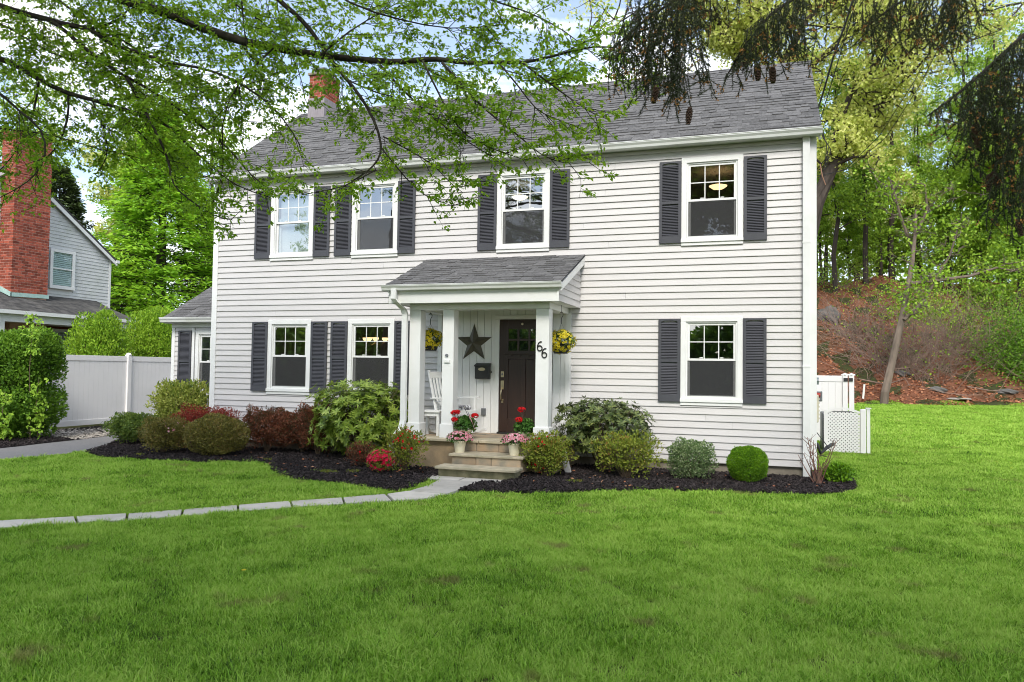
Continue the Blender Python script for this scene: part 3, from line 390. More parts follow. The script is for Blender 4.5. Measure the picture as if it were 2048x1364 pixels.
# ------------------------------------------------------------------ ground
def depth_of(x, y): return -0.3130*(x-10.95)+0.9490*(y+13.21)
def gz(x, y):
    x = np.asarray(x, float); y = np.asarray(y, float)
    z = -.19+.37*np.clip((y-3)/19, 0, 1)**1.2
    t = np.clip(depth_of(x, y)-33, 0, None); side = np.clip((x-2)/7, 0, 1); side = side*side*(3-2*side)
    h = .42*np.minimum(t, 17.3)+.06*np.clip(t-17.3, 0, 60)
    bump = .35*np.sin(x*.9+1)*np.sin(y*.7)*np.clip(t/6, 0, 1)+.18*np.sin(x*2.3+y*1.7)*np.clip(t/3, 0, 1)
    return z+side*(h+bump)
def grid(name, xs, ys, mat, dz=0.0, keep=None):
    X, Y = np.meshgrid(xs, ys); Z = gz(X, Y)+dz; V = np.stack([X.ravel(), Y.ravel(), Z.ravel()], 1); nx = len(xs); F = []
    i = np.arange((len(ys)-1)*(nx-1)); r = i//(nx-1); c = i % (nx-1); a = r*nx+c; F = np.stack([a, a+1, a+1+nx, a+nx], 1)
    if keep is not None:
        cx = V[F].mean(1); F = F[keep(cx[:, 0], cx[:, 1])]
    return npobj(name, V, F, mat)
xs = np.concatenate([np.linspace(-400, -40, 14), np.linspace(-38, 60, 110), np.linspace(65, 400, 14)])
ys = np.concatenate([np.linspace(-300, -25, 12), np.linspace(-23, 90, 120), np.linspace(96, 600, 16)])
g = grid("ground", xs, ys, m_soil); tag(g, kind='structure')
hx = np.linspace(2, 60, 120); hy = np.linspace(18, 92, 150)
g = grid("hillside", hx, hy, m_litterb, .02, lambda x, y: depth_of(x, y) > 33.0+.5*np.sin(x*1.3)); tag(g, kind='structure')

BED_L = [(-1.36,-1.78),(-.9,-2.12),(-.47,-2.29),(.1,-2.35),(.7,-2.33),(1.66,-2.21),(2.1,-1.95),(2.55,-1.87),(2.9,-2.0),(3.13,-2.25),(3.5,-2.75),(4.0,-3.14),(4.35,-3.34),(4.83,-3.33),(5.53,-3.52),(6.2,-3.72),(6.26,-3.1),(6.1,-2.4),(6.1,-2.2),(6.1,-1.3),(5.1,-1.3),(5.1,.05),(-.1,.05),(-.1,1.3),(-3.2,1.9),(-2.7,.4),(-1.9,-.75)]
BED_R = [(7.28,-2.2),(7.25,-2.48),(7.0,-2.55),(6.95,-3.37),(7.56,-3.33),(8.19,-3.06),(8.78,-2.62),(9.42,-2.26),(10.09,-2.07),(10.76,-1.92),(11.42,-1.81),(11.95,-1.5),(12.22,-.9),(12.28,-.2),(12.17,.5),(11.8,1.0),(11.6,.3),(11.6,.05),(7.6,.05),(7.6,-1.3),(7.35,-1.3)]
DRIVE = [(-1.7,-16),(-1.6,-6),(-1.5,-3.4),(-1.43,-2.5),(-1.36,-1.8),(-1.9,-.75),(-2.7,.4),(-3.2,1.9),(-2.3,12),(-4.6,12),(-4.3,4),(-3.6,.9),(-3.42,-.1),(-3.4,-.8),(-3.3,-1.5),(-3.27,-2.1),(-3.3,-6),(-3.4,-16)]
GRAV = [(-3.6,.9),(-4.3,4),(-4.6,12),(-6.0,12),(-6.0,.9),(-5.6,.3),(-4.6,.1),(-3.42,-.1)]
DARK = [(-3.42,-.1),(-4.6,.1),(-5.6,.3),(-6.0,.9),(-9,1),(-9,-6),(-3.3,-6),(-3.27,-2.1),(-3.3,-1.5),(-3.4,-.8)]
def sheet(name, poly, mat, dz):
    me = bpy.data.meshes.new(name); me.from_pydata([(x, y, float(gz(x, y))+dz) for x, y in poly], [], [tuple(range(len(poly)))]); me.materials.append(mat)
    o = bpy.data.objects.new(name, me); COL.objects.link(o); tag(o, kind='structure'); return o
sheet("driveway", DRIVE, m_asph, .012); sheet("gravel_bed", GRAV, m_mulchb, .008); sheet("mulch_bed", DARK, m_mulchb, .016)
bl = sheet("mulch_bed", BED_L, m_mulchb, .020); br = sheet("mulch_bed", BED_R, m_mulchb, .020)

# walkway slabs, each a slab of its own
walk = thing("walkway", (6, -4, -.19), None, None); tag(walk, kind='structure')
up = [(2.5,-7.95),(3.1,-7.33),(3.82,-6.70),(4.20,-6.36),(4.58,-5.93),(4.97,-5.46),(5.37,-4.98),(5.82,-4.5),(6.20,-4.05)]
lo = [(2.83,-8.22),(3.44,-7.6),(4.13,-6.95),(4.47,-6.65),(4.84,-6.25),(5.23,-5.79),(5.63,-5.31),(6.07,-4.87),(6.50,-4.45)]
slabs = []
for i in range(len(up)-1):
    a, b, c, d = Vector(up[i]), Vector(up[i+1]), Vector(lo[i+1]), Vector(lo[i]); e = (b-a).normalized()*.013
    slabs.append([a+e, b-e, c-e, d+e])
slabs += [[(6.22,-4.04),(6.36,-3.71),(6.92,-3.74),(6.83,-4.13),(6.52,-4.43)], [(6.38,-3.69),(6.40,-3.17),(6.96,-3.13),(6.94,-3.72)],
          [(6.40,-3.15),(6.31,-2.52),(6.93,-2.52),(6.97,-3.11)], [(6.03,-2.50),(6.03,-2.13),(6.58,-2.13),(6.60,-2.50)], [(6.62,-2.50),(6.60,-2.13),(7.22,-2.13),(7.26,-2.45)]]
for s_ in slabs:
    z0 = -.17+random.uniform(-.003, .003); MB().prism([tuple(p)[:2] for p in s_][::-1], 'z', z0-.04, z0+.012).build("paving_slab", m_blue, walk, bevel=.006)
WALK = [tuple(p) for p in up]+[(6.30,-3.70),(6.36,-3.1),(6.28,-2.5),(6.0,-2.5),(6.0,-2.1),(7.3,-2.1),(7.3,-2.5),(6.98,-2.5),(7.0,-3.2),(6.97,-3.75),(6.88,-4.15)]+[tuple(p) for p in lo[::-1]]
HOUSE = [(-2.2,1.3),(0,1.3),(0,-.05),(5.0,-.05),(5.0,-1.4),(5.9,-2.3),(7.5,-2.3),(7.8,-1.4),(7.8,-.05),(11.8,-.05),(11.8,6.4),(-2.2,6.4)]
STOPS = [WALK, BED_L, BED_R, DRIVE, GRAV, DARK, HOUSE]

# ---- grass: one lawn, tufts instanced on scattered points
def tuft(name, n, rad, h, w, seed):
    r = np.random.default_rng(seed); V = []; F = []
    for i in range(n):
        a = r.uniform(0, 6.283); q = rad*math.sqrt(r.uniform()); bx, by = q*math.cos(a), q*math.sin(a); hh = h*r.uniform(.55, 1.15); ww = w*r.uniform(.7, 1.2)
        th = r.uniform(0, 6.283); ln = r.uniform(.3, 1.5)*hh; dx, dy = math.cos(th), math.sin(th); px, py = -dy*ww/2, dx*ww/2; k = len(V)
        V += [(bx-px, by-py, -.01), (bx+px, by+py, -.01), (bx+dx*ln*.35-px*.8, by+dy*ln*.35-py*.8, hh*.6), (bx+dx*ln*.35+px*.8, by+dy*ln*.35+py*.8, hh*.6), (bx+dx*ln, by+dy*ln, hh*r.uniform(.8, 1.0))]
        F += [(k, k+1, k+3), (k, k+3, k+2), (k+2, k+3, k+4)]
    return npmesh(name, V, F, m_grass)
def scatter(name, sources, pts, rotz, scl, tilt=0.0, idx=None):
    """one object: instances of the source meshes on given points"""
    col = bpy.data.collections.new(name+"_source")
    for i, me in enumerate(sources): col.objects.link(bpy.data.objects.new("source_%02d_%s" % (i, name), me))
    me = bpy.data.meshes.new(name); n = len(pts); me.vertices.add(n); me.vertices.foreach_set('co', np.asarray(pts, np.float32).ravel())
    rot = np.zeros((n, 3), np.float32); rot[:, 2] = rotz; rot[:, 0] = rng.normal(size=n)*tilt; rot[:, 1] = rng.normal(size=n)*tilt
    a = me.attributes.new("rot", 'FLOAT_VECTOR', 'POINT'); a.data.foreach_set('vector', rot.ravel())
    s3 = np.repeat(np.asarray(scl, np.float32)[:, None], 3, 1); a = me.attributes.new("scl", 'FLOAT_VECTOR', 'POINT'); a.data.foreach_set('vector', s3.ravel())
    a = me.attributes.new("pick", 'INT', 'POINT'); a.data.foreach_set('value', (np.asarray(idx) if idx is not None else rng.integers(0, len(sources), n)).astype(np.int32))
    o = bpy.data.objects.new(name, me); COL.objects.link(o)
    ng = bpy.data.node_groups.new(name+"_scatter", 'GeometryNodeTree')
    ng.interface.new_socket("Geometry", in_out='INPUT', socket_type='NodeSocketGeometry'); ng.interface.new_socket("Geometry", in_out='OUTPUT', socket_type='NodeSocketGeometry')
    N = ng.nodes.new; L = ng.links.new; gi = N('NodeGroupInput'); go = N('NodeGroupOutput'); ip = N('GeometryNodeInstanceOnPoints'); ci = N('GeometryNodeCollectionInfo')
    ci.inputs['Collection'].default_value = col; ci.inputs['Separate Children'].default_value = True; ci.inputs['Reset Children'].default_value = True
    def attr(nm, t):
        q = N('GeometryNodeInputNamedAttribute'); q.data_type = t; q.inputs['Name'].default_value = nm; return q.outputs[0]
    ip.inputs['Pick Instance'].default_value = True
    L(gi.outputs[0], ip.inputs['Points']); L(ci.outputs[0], ip.inputs['Instance']); L(attr("pick", 'INT'), ip.inputs['Instance Index']); L(attr("rot", 'FLOAT_VECTOR'), ip.inputs['Rotation']); L(attr("scl", 'FLOAT_VECTOR'), ip.inputs['Scale'])
    L(ip.outputs[0], go.inputs[0]); md = o.modifiers.new("scatter", 'NODES'); md.node_group = ng; return o
def vnoise(x, y, s, k=0):
    return (np.sin(x*s+1.3*k)*np.cos(y*s*1.17+k)+np.sin(x*s*2.3+y*s*1.9+2.1*k)*.6+np.cos(x*s*4.7-y*s*3.9+k)*.35)/1.6
def lawn_pts(n, x0, x1, y0, y1, dmin, dmax, hw=.72):
    x = rng.uniform(x0, x1, n); y = rng.uniform(y0, y1, n)
    d = depth_of(x, y); lat = (x-10.95)*.949+(y+13.21)*.313
    k = (d > dmin) & (d < dmax) & (np.abs(lat) < d*hw+1.2) & (d < 33.2+.25*np.sin(x*2.1))
    for p in STOPS: k &= ~inpoly(x, y, p)
    k &= ~((x < -2.0) & (y > -2));
    return x[k], y[k]
t_near = [tuft("grass_tuft", 54, .080, .047, .0048, s) for s in range(4)]
t_far = [tuft("grass_tuft", 50, .15, .045, .009, s+20) for s in range(3)]
px, py, ps, pk = [], [], [], []
x, y = lawn_pts(165000, -6, 22, -11, 0, 3.3, 9.0); bare = (vnoise(x, y, 1.9, 1) > 1.17) | (vnoise(x, y, 3.7, 7) > 1.22); k = ~bare | (rng.uniform(size=len(x)) < .45)
x, y = x[k], y[k]; px.append(x); py.append(y); ps.append(rng.uniform(.6, 1.15, len(x))*(1+.25*vnoise(x, y, 2.6, 3)+.25*vnoise(x, y, 9.1, 5))); pk.append(rng.integers(0, 4, len(x)))
x, y = lawn_pts(150000, -9, 26, -9, 8, 8.7, 17.5, .8); bare = (vnoise(x, y, 1.9, 1) > 1.17) | (vnoise(x, y, 3.7, 7) > 1.22); k = ~bare | (rng.uniform(size=len(x)) < .45)
x, y = x[k], y[k]; px.append(x); py.append(y); ps.append(rng.uniform(.75, 1.2, len(x))*(1+.22*vnoise(x, y, 2.6, 3)+.22*vnoise(x, y, 8.1, 5))*.8); pk.append(rng.integers(4, 7, len(x)))
x, y = lawn_pts(110000, 8, 36, 0, 30, 17.0, 34, .9); px.append(x); py.append(y); ps.append(rng.uniform(.8, 1.3, len(x))*1.15); pk.append(rng.integers(4, 7, len(x)))
px = np.concatenate(px); py = np.concatenate(py); ps = np.concatenate(ps); pk = np.concatenate(pk)
lawn = scatter("lawn", t_near+t_far, np.stack([px, py, gz(px, py)], 1), rng.uniform(0, 6.283, len(px)), ps, .12, pk); tag(lawn, kind='stuff')

# dandelions and small weeds in the lawn
def dots(name, pts, r, mat, kind='stuff'):
    P = np.asarray(pts, float); n = len(P); V = []; F = []
    for i, p in enumerate(P):
        for q in range(7):
            k = len(V); a = q*.9+i; d = np.array([math.cos(a), math.sin(a), .35])*r; s = np.array([-math.sin(a), math.cos(a), 0])*r*.4; V += [p, p+d*.6+s, p+d, p+d*.6-s]; F.append((k, k+1, k+2, k+3))
    o = npobj(name, V, F, mat); o['kind'] = kind; return o
dp = []
for i in range(34):
    xx, yy = random.uniform(13.2, 21), random.uniform(2, 17); dp.append((xx, yy, float(gz(xx, yy))+.075))
dp += [(7.0,-8.0,-.13)]
dots("dandelion_flowers", dp, .022, f_dand)

# ------------------------------------------------------------------ the house
P = .1143
house = thing("colonial_house", (5.8, 0, -.2), "two-storey white clapboard house with charcoal shutters and a small porch", "house")
WIN = []   # x0, z_bottom, z_top, kind
UP_T, UP_B, DN_T, DN_B, CW = 5.14, 3.64, 2.4376, .9457, 1.006
wins = [(1.397, UP_B, UP_T, 'shade'), (3.266, UP_B, UP_T, 'up'), (6.274, UP_B, UP_T, 'up'), (9.601, UP_B, UP_T, 'up'),
        (1.396, DN_B, DN_T, 'down'), (3.228, DN_B, DN_T, 'down'), (9.600, DN_B, DN_T, 'down')]
openings = [(x, x+CW, b, t) for x, b, t, k in wins]
PORCHWALL = (5.22, 7.70, -.5, 2.60)
WX1 = 11.60
# siding boards: one object per board run between openings
prof = lambda z0, h: [(-.0, z0+h), (-.004, z0+h), (-.023, z0+.005), (-.022, z0-.001), (-.006, z0+.003), (0, z0+.004)]
def runs(z0, z1, x0, x1, holes):
    cuts = sorted([(a, b) for a, b, c, d in holes if c < z1-.006 and d > z0+.006]); r = []; c = x0
    for a, b in cuts:
        if a > c+.01: r.append((c, a))
        c = max(c, b)
    if c < x1-.01: r.append((c, x1))
    return r
JR = random.Random(12)
def side_boards(parent, x0, x1, zlo, zhi, holes, y0=0, mat=m_siding):
    z = zlo
    while z < zhi-.02:
        h = min(P, zhi-z)
        rs = []
        for a, b in runs(z, z+h, x0, x1, holes):
            if b-a > 2.2 and JR.random() < .45: q = a+(b-a)*JR.uniform(.25, .75); rs += [(a, q-.0015), (q+.0015, b)]
            else: rs.append((a, b))
        for a, b in rs:
            MB().prism([(y+y0, zz) for y, zz in prof(z, h)][::-1], 'x', a, b).build("siding_board", mat, parent)
        for a, b, c, d in holes:      # the cut pieces above and below an opening
            for q0, q1 in ((z, c), (d, z+h)):
                if z < q0+.001 and q1 < z+h+.001 and .006 < q1-q0 < h-.015 and x0 < a < x1: MB().prism([(y+y0, zz) for y, zz in [(-.002, q1), (-.012 if q0 > z else -.022, q0), (0, q0)]][::-1], 'x', a, b).build("siding_board", mat, parent)
        z += P
porchroof_hole = []
side_boards(house, .12, WX1, 0, 5.33, openings+[PORCHWALL])
# sheathing behind the boards with the window holes
def wall_with_holes(x0, x1, z0, z1, holes, ya, yb, name, mat, parent):
    xs_ = sorted({x0, x1}|{v for h in holes for v in h[:2]}); zs_ = sorted({z0, z1}|{v for h in holes for v in h[2:]}); m = MB()
    for i in range(len(xs_)-1):
        for j in range(len(zs_)-1):
            cx, cz = (xs_[i]+xs_[i+1])/2, (zs_[j]+zs_[j+1])/2
            if cx < x0 or cx > x1 or cz < z0 or cz > z1 or any(a < cx < b and c < cz < d for a, b, c, d in holes): continue
            m.box(xs_[i], xs_[i+1], ya, yb, zs_[j], zs_[j+1])
    return m.build(name, mat, parent)
ih = [(a+.07, b-.07, c+.07, d-.07) for a, b, c, d in openings]
wall_with_holes(.02, 11.7, 0.0, 5.40, ih, .002, .14, "front_wall", m_ply, house)
MB().box(11.56, 11.715, .14, 6.3, 0, 5.4).build("side_wall", m_siding, house); MB().box(.02, .16, .14, 6.3, 0, 5.4).build("side_wall", m_siding, house)
MB().box(.02, 11.7, 6.16, 6.3, 0, 5.4).build("rear_wall", m_siding, house)
MB().prism([(.1, 5.41), (6.2, 5.41), (3.13, 7.66)], 'x', 11.60, 11.70).build("gable_wall", m_siding, house); MB().prism([(.1, 5.41), (6.2, 5.41), (3.13, 7.66)], 'x', .03, .13).build("gable_wall", m_siding, house)
MB().box(.08, 11.66, .03, 6.25, -.6, 0.0).build("foundation", m_conc, house)
# side clapboards of the right wall, seen edge on
m = MB()
for i in range(46): m.box(11.716, 11.728, .01, 6.3, i*P+.004, (i+1)*P-.004)
m.build("side_cladding", m_siding, house)['kind'] = 'stuff'
# interiors
for z0, z1 in ((.12, 2.62), (2.9, 5.35)):
    MB().box(.2, 11.5, .16, 5.9, z0-.05, z0).build("interior_floor", m_wall, house); MB().box(.2, 11.5, .16, 5.9, z1, z1+.05).build("interior_ceiling", m_wall, house)
    for xx in (.2, 2.6 if z0 > 2 else 4.6, 5.2, 8.2, 11.45): MB().box(xx, xx+.06, .16, 4.0, z0, z1).build("interior_wall", m_wall, house)
    MB().box(.2, 11.5, 3.95, 4.0, z0, z1).build("interior_wall", m_wall, house)
# corner boards
box("corner_board", m_white, house, 0, .125, -.030, .06, -.02, 5.33, bevel=.004)
box("corner_board", m_white, house, 11.602, 11.742, -.030, .10, -.03, 5.33, bevel=.004)
# soffit, fascia, gutter
box("soffit", m_gutter, house, -.06, 11.78, -.12, .0, 5.335, 5.352)
MB().box(-.06, 11.78, -.128, -.10, 5.325, 5.40).build("fascia", m_gutter, house)
def gutter(x0, x1, y, z, parent, s=1.0):
    pr = [(0, .105), (-.012, .112), (-.02, .105), (-.125, .108), (-.131, .114), (-.135, .106), (-.128, .096), (-.128, .085), (-.105, .05), (-.095, .01), (-.085, 0), (0, 0)]
    return MB().prism([(y+a*s, z+b*s) for a, b in pr], 'x', x0, x1).build("gutter", m_gutter, parent)
gutter(-.08, 11.82, -.130, 5.322, house)
# downspouts
def pipe(pts, w, d, parent, name="downspout"):
    m = MB(); pts = [Vector(p) for p in pts]
    n0 = 0
    for i, p in enumerate(pts):
        for sx, sy in ((-1,-1),(1,-1),(1,1),(-1,1)): m.v.append((p.x+sx*w/2, p.y+sy*d/2*.999, p.z))
    for i in range(len(pts)-1):
        for j in range(4): a = i*4+j; b = i*4+(j+1) % 4; m.f.append((a, b, b+4, a+4))
    m.f.append((3, 2, 1, 0)); n = len(m.v); m.f.append((n-4, n-3, n-2, n-1)); return m.build(name, m_white, parent, bevel=.008)
pipe([(11.585, -.075, -.16), (11.585, -.075, 5.33)], .112, .075, house)
for zz in (1.6, 3.6): box("downspout_strap", m_white, house, 11.525, 11.645, -.118, -.03, zz, zz+.03)
# windows
def window(x0, zb, zt, kind, y=0, cw=CW, parent=house):
    x1 = x0+cw; w = MB().box(x0, x0+.088, y-.034, y+.05, zb+.11, zt-.088).box(x1-.088, x1, y-.034, y+.05, zb+.11, zt-.088).box(x0, x1, y-.034, y+.05, zt-.088, zt).build("window", m_white, parent, bevel=.004)
    BASE[w.name] = BASE[parent.name]
    box("sill", m_white, w, x0-.006, x1+.006, y-.055, y+.06, zb+.052, zb+.11, bevel=.005); box("apron", m_white, w, x0+.002, x1-.002, y-.036, y+.04, zb, zb+.05)
    ix0, ix1, iz0, iz1 = x0+.09, x1-.09, zb+.112, zt-.09; mid = (iz0+iz1)/2-.008
    def frame(a, b, c, d, t, ya, yb, nm):
        return MB().box(a, b, ya, yb, c, c+t).box(a, b, ya, yb, d-t, d).box(a, a+t, ya, yb, c+t, d-t).box(b-t, b, ya, yb, c+t, d-t).build(nm, m_white, w)
    frame(ix0, ix1, iz0, iz1, .022, y-.012, y+.06, "frame")
    us = frame(ix0+.023, ix1-.023, mid, iz1-.023, .036, y+.004, y+.030, "upper_sash"); frame(ix0+.023, ix1-.023, iz0+.023, mid+.036, .036, y+.032, y+.058, "lower_sash")
    gx0, gx1, gz0, gz1 = ix0+.060, ix1-.060, mid+.037, iz1-.060; pw = (gx1-gx0)/3; ph = (gz1-gz0)/2
    for i in (1, 2): box("muntin", m_white, w, gx0+pw*i-.008, gx0+pw*i+.008, y+.012, y+.024, gz0, gz1)
    for i in range(3): box("muntin", m_white, w, gx0+pw*i+(.008 if i else 0), gx0+pw*(i+1)-(.008 if i < 2 else 0), y+.0125, y+.0235, gz0+ph-.008, gz0+ph+.008)
    for i in range(3):
        for j in range(2): box("pane", m_glass, w, gx0+pw*i+(.009 if i else 0), gx0+pw*(i+1)-(.009 if i < 2 else 0), y+.016, y+.020, gz0+ph*j+(.009 if j else 0), gz0+ph*(j+1)-(0 if j else .009))
    box("pane", m_glass, w, ix0+.060, ix1-.060, y+.043, y+.047, iz0+.060, mid-.001)
    for fx in (.3, .7): box("sash_lock", m_white, w, ix0+(ix1-ix0)*fx-.03, ix0+(ix1-ix0)*fx+.03, y-.0, y+.03, mid+.038, mid+.056, bevel=.004)
    if kind != 'shade': box("insect_screen", m_screen, w, ix0+.024, ix1-.024, y-.004, y-.002, iz0+.045, mid-.002); box("screen_rail", m_gutter, w, ix0+.023, ix1-.023, y-.008, y+.002, iz0+.023, iz0+.045)
    else:
        box("roller_shade", m_shade, w, ix0+.05, ix1-.03, y+.12, y+.124, iz0+.03, iz1-.02); box("curtain", m_white, w, ix0+.035, ix0+.085, y+.08, y+.10, iz0+.04, mid+.12)
    return w
for x, b, t, k in wins: window(x, b, t, k)
# shutters: frame with a cathedral top rail, louvres joined as one part
def shutter_meshes(h, w=.366, lou=.0265):
    t = .032; st = .048; fr = MB(); fr.box(-w/2, -w/2+st, -t, 0, 0, h).box(w/2-st, w/2, -t, 0, 0, h)
    rail_b, rail_t, mid = .115, .05, h*.495; mr = .05
    fr.box(-w/2+st, w/2-st, -t, 0, 0, rail_b).box(-w/2+st, w/2-st, -t, 0, mid-mr/2, mid+mr/2)
    top = [(-w/2+st, h), (w/2-st, h), (w/2-st, h-rail_t)]+[((w/2-st)*math.cos(a), h-rail_t+.022*math.sin(a)) for a in np.linspace(.2, math.pi-.2, 7)]+[(-w/2+st, h-rail_t)]
    fr.prism([(a, b) for a, b in top], 'y', -t, 0); fr.box(-w/2+st, w/2-st, -.006, 0, rail_b, h-rail_t)
    lo_ = MB(); z = rail_b+.004
    while z < h-rail_t-.02:
        if not (mid-mr/2-.02 < z < mid+mr/2): lo_.prism([(-.028, z), (-.022, z-.003), (-.006, z+.019), (-.010, z+.022)], 'x', -w/2+st, w/2-st)
        z += lou
    fm = fr.mesh("shutter", m_shutter); lm = lo_.mesh("louvres", m_shutter); return fm, lm
SH = shutter_meshes(1.40)
def shutter(xc, zb, y=-.02, sm=SH, parent=house, sx=1.0):
    s = place("shutter", sm[0], (xc, y, zb), parent, scl=(sx, 1, 1)); BASE[s.name] = (xc, y, zb)
    l = place("louvres", sm[1], (xc, y, zb), s); l['kind'] = 'stuff'; return s
for xa in (1.212, 2.590, 3.070, 4.448, 6.088, 7.468, 9.416, 10.800): shutter(xa, 3.69)
for xa in (1.212, 2.590, 3.040, 4.424, 9.414, 10.796): shutter(xa, .998)

# ------------------------------------------------------------------ roofs and shingles
def roof_shingles(parent, x0, x1, ylo, zlo, yhi, zhi, near, n_parts, mat=m_shingle, e=.142, clip=None, rnd=None, drop=.0):
    """courses of laminated shingles from eave to ridge; the pieces nearest `near` are single parts, the rest one joined part"""
    r = random.Random(rnd or 3); ln = math.hypot(yhi-ylo, zhi-zlo); u = Vector((0, (yhi-ylo)/ln, (zhi-zlo)/ln)); nrm = Vector((0, -u.z, u.y)); n = int(ln/e); pcs = []
    for i in range(n+1):
        s0 = i*e; s1 = min(s0+e*1.25, ln); x = x0-r.uniform(0, .25)
        if s0 > ln-.02: break
        while x < x1:
            w = r.choice((.13, .17, .2, .24, .28, .34)); a, b = max(x, x0), min(x+w, x1); x += w
            if b-a < .02: continue
            th = r.choice((.007, .009, .016, .021)); q = r.uniform(-.006, .006); c = Vector(((a+b)/2, ylo, zlo))+u*(s0+q)
            if clip and not clip(c, u): continue
            pcs.append((c, b-a-.004, s1-s0, th))
    pcs.sort(key=lambda p: (p[0]-Vector(near)).length)
    cache = {}
    for c, w, h, th in pcs[:n_parts]:
        key = (th, round(h, 3)); 
        if key not in cache:
            m = MB(); hv = u*h; m.v = [(-.5, 0, 0), (.5, 0, 0), (.5, hv.y, hv.z), (-.5, hv.y, hv.z)]; k = nrm*th; kb = nrm*.003
            m.v = [(-.5, -.001, -.001), (.5, -.001, -.001), (.5, hv.y, hv.z), (-.5, hv.y, hv.z), (-.5, k.y, k.z), (.5, k.y, k.z), (.5, hv.y+kb.y, hv.z+kb.z), (-.5, hv.y+kb.y, hv.z+kb.z)]
            m.f = [(4, 5, 6, 7), (0, 1, 5, 4), (1, 2, 6, 5), (3, 0, 4, 7)]; cache[key] = m.mesh("shingle", mat)
        place("shingle", cache[key], c, parent, scl=(w, 1, 1))
    m = MB()
    for c, w, h, th in pcs[n_parts:]:
        k = nrm*th; kb = nrm*.003; hv = u*h; o = len(m.v); X = Vector((w/2, 0, 0))
        m.v += [tuple(v) for v in (c-X, c+X, c+X+hv, c-X+hv, c-X+k, c+X+k, c+X+hv+kb, c-X+hv+kb)]
        m.f += [(o+4, o+5, o+6, o+7), (o, o+1, o+5, o+4), (o+1, o+2, o+6, o+5), (o+3, o, o+4, o+7)]
    if m.v: m.build("shingles", mat, parent)['kind'] = 'stuff'
RY0, RZ0, RYR, RZR = -.165, 5.425, 3.13, 7.81
sl = (RZR-RZ0)/(RYR-RY0); back = 2*RYR-RY0
roof = MB().prism([(RY0, RZ0-.004), (RYR, RZR-.004), (back, RZ0-.004), (back, RZ0-.03), (RYR, RZR-.05), (RY0, RZ0-.03)], 'x', -.06, 11.80).build("roof", m_shingle_b, house); BASE[roof.name] = BASE[house.name]
roof_shingles(roof, -.075, 11.815, RY0, RZ0, RYR-.03, RZR-.02, (10.6, -.2, 5.4), 300)
for i in range(40):
    xa = -.075+i*.2975; MB().prism([(RYR-.13, RZR-.085), (RYR, RZR+.012), (RYR+.13, RZR-.085), (RYR+.13, RZR-.105), (RYR, RZR-.012), (RYR-.13, RZR-.105)], 'x', xa, xa+.305).build("ridge_cap", m_shingle, roof)
for xx in (-.072, 11.765):
    MB().prism([(RY0+.02, RZ0-.035), (RYR, RZR-.055), (back-.02, RZ0-.035), (back-.02, RZ0-.19), (RYR, RZR-.21), (RY0+.02, RZ0-.17)], 'x', xx, xx+.03).build("rake_board", m_white, house)
# main chimney
def brick_stack(parent, x0, x1, y0, y1, z0, z1, bl, bh, faces, n_parts, near, dep=.05):
    """courses of bricks round a mortar core"""
    r = random.Random(9); core = MB().box(x0+.008, x1-.008, y0+.008, y1-.008, z0, z1-.01).build("mortar_core", m_mortar, parent); pcs = []; i = 0; z = z0
    while z < z1-.02:
        off = (i % 2)*bl/2
        for fc in faces:
            a0, a1 = (x0, x1) if fc in ('-y', '+y') else (y0, y1); a = a0-off
            while a < a1:
                p, q = max(a+.007, a0), min(a+bl-.007, a1); a += bl
                if q-p < .03: continue
                c = {'-y': ((p+q)/2, y0+dep/2, z+bh/2), '+y': ((p+q)/2, y1-dep/2, z+bh/2), '+x': (x1-dep/2, (p+q)/2, z+bh/2), '-x': (x0+dep/2, (p+q)/2, z+bh/2)}[fc]; pr_ = r.uniform(-.002, .003)
                pcs.append((c, (q-p)/2, (bh-.015)/2, fc, pr_))
        z += bh; i += 1
    pcs.sort(key=lambda t: sum((a-b)**2 for a, b in zip(t[0], near)))
    unit = MB().box(-1, 1, -1, 1, -1, 1).mesh("brick", m_brick); rest = MB()
    for j, (c, hl, hh, fc, pr_) in enumerate(pcs):
        s = (hl, dep/2+pr_, hh) if fc[1] == 'y' else (dep/2+pr_, hl, hh)
        if j < n_parts: place("brick", unit, c, parent, scl=s)
        else: rest.box(c[0]-s[0], c[0]+s[0], c[1]-s[1], c[1]+s[1], c[2]-s[2], c[2]+s[2])
    if rest.v: rest.build("bricks", m_brick, parent)['kind'] = 'stuff'
chim = MB().box(.34, .80, 2.78, 3.52, 7.0, 8.05).build("chimney", m_lead, house, bevel=.004); BASE[chim.name] = BASE[house.name]
brick_stack(chim, .36, .78, 2.80, 3.50, 8.052, 8.62, .21, .071, ('-y', '+x', '+y', '-x'), 300, (.6, 2.8, 8.2))
box("chimney_crown", m_conc, chim, .33, .81, 2.76, 3.54, 8.622, 8.68, bevel=.006)
box("flue_cap", m_grey, chim, .38, .74, 2.86, 3.44, 8.79, 8.82); 
for cx, cy in ((.40, 2.88), (.70, 2.88), (.40, 3.40), (.70, 3.40)): box("flue_post", m_grey, chim, cx, cx+.02, cy, cy+.02, 8.68, 8.79)

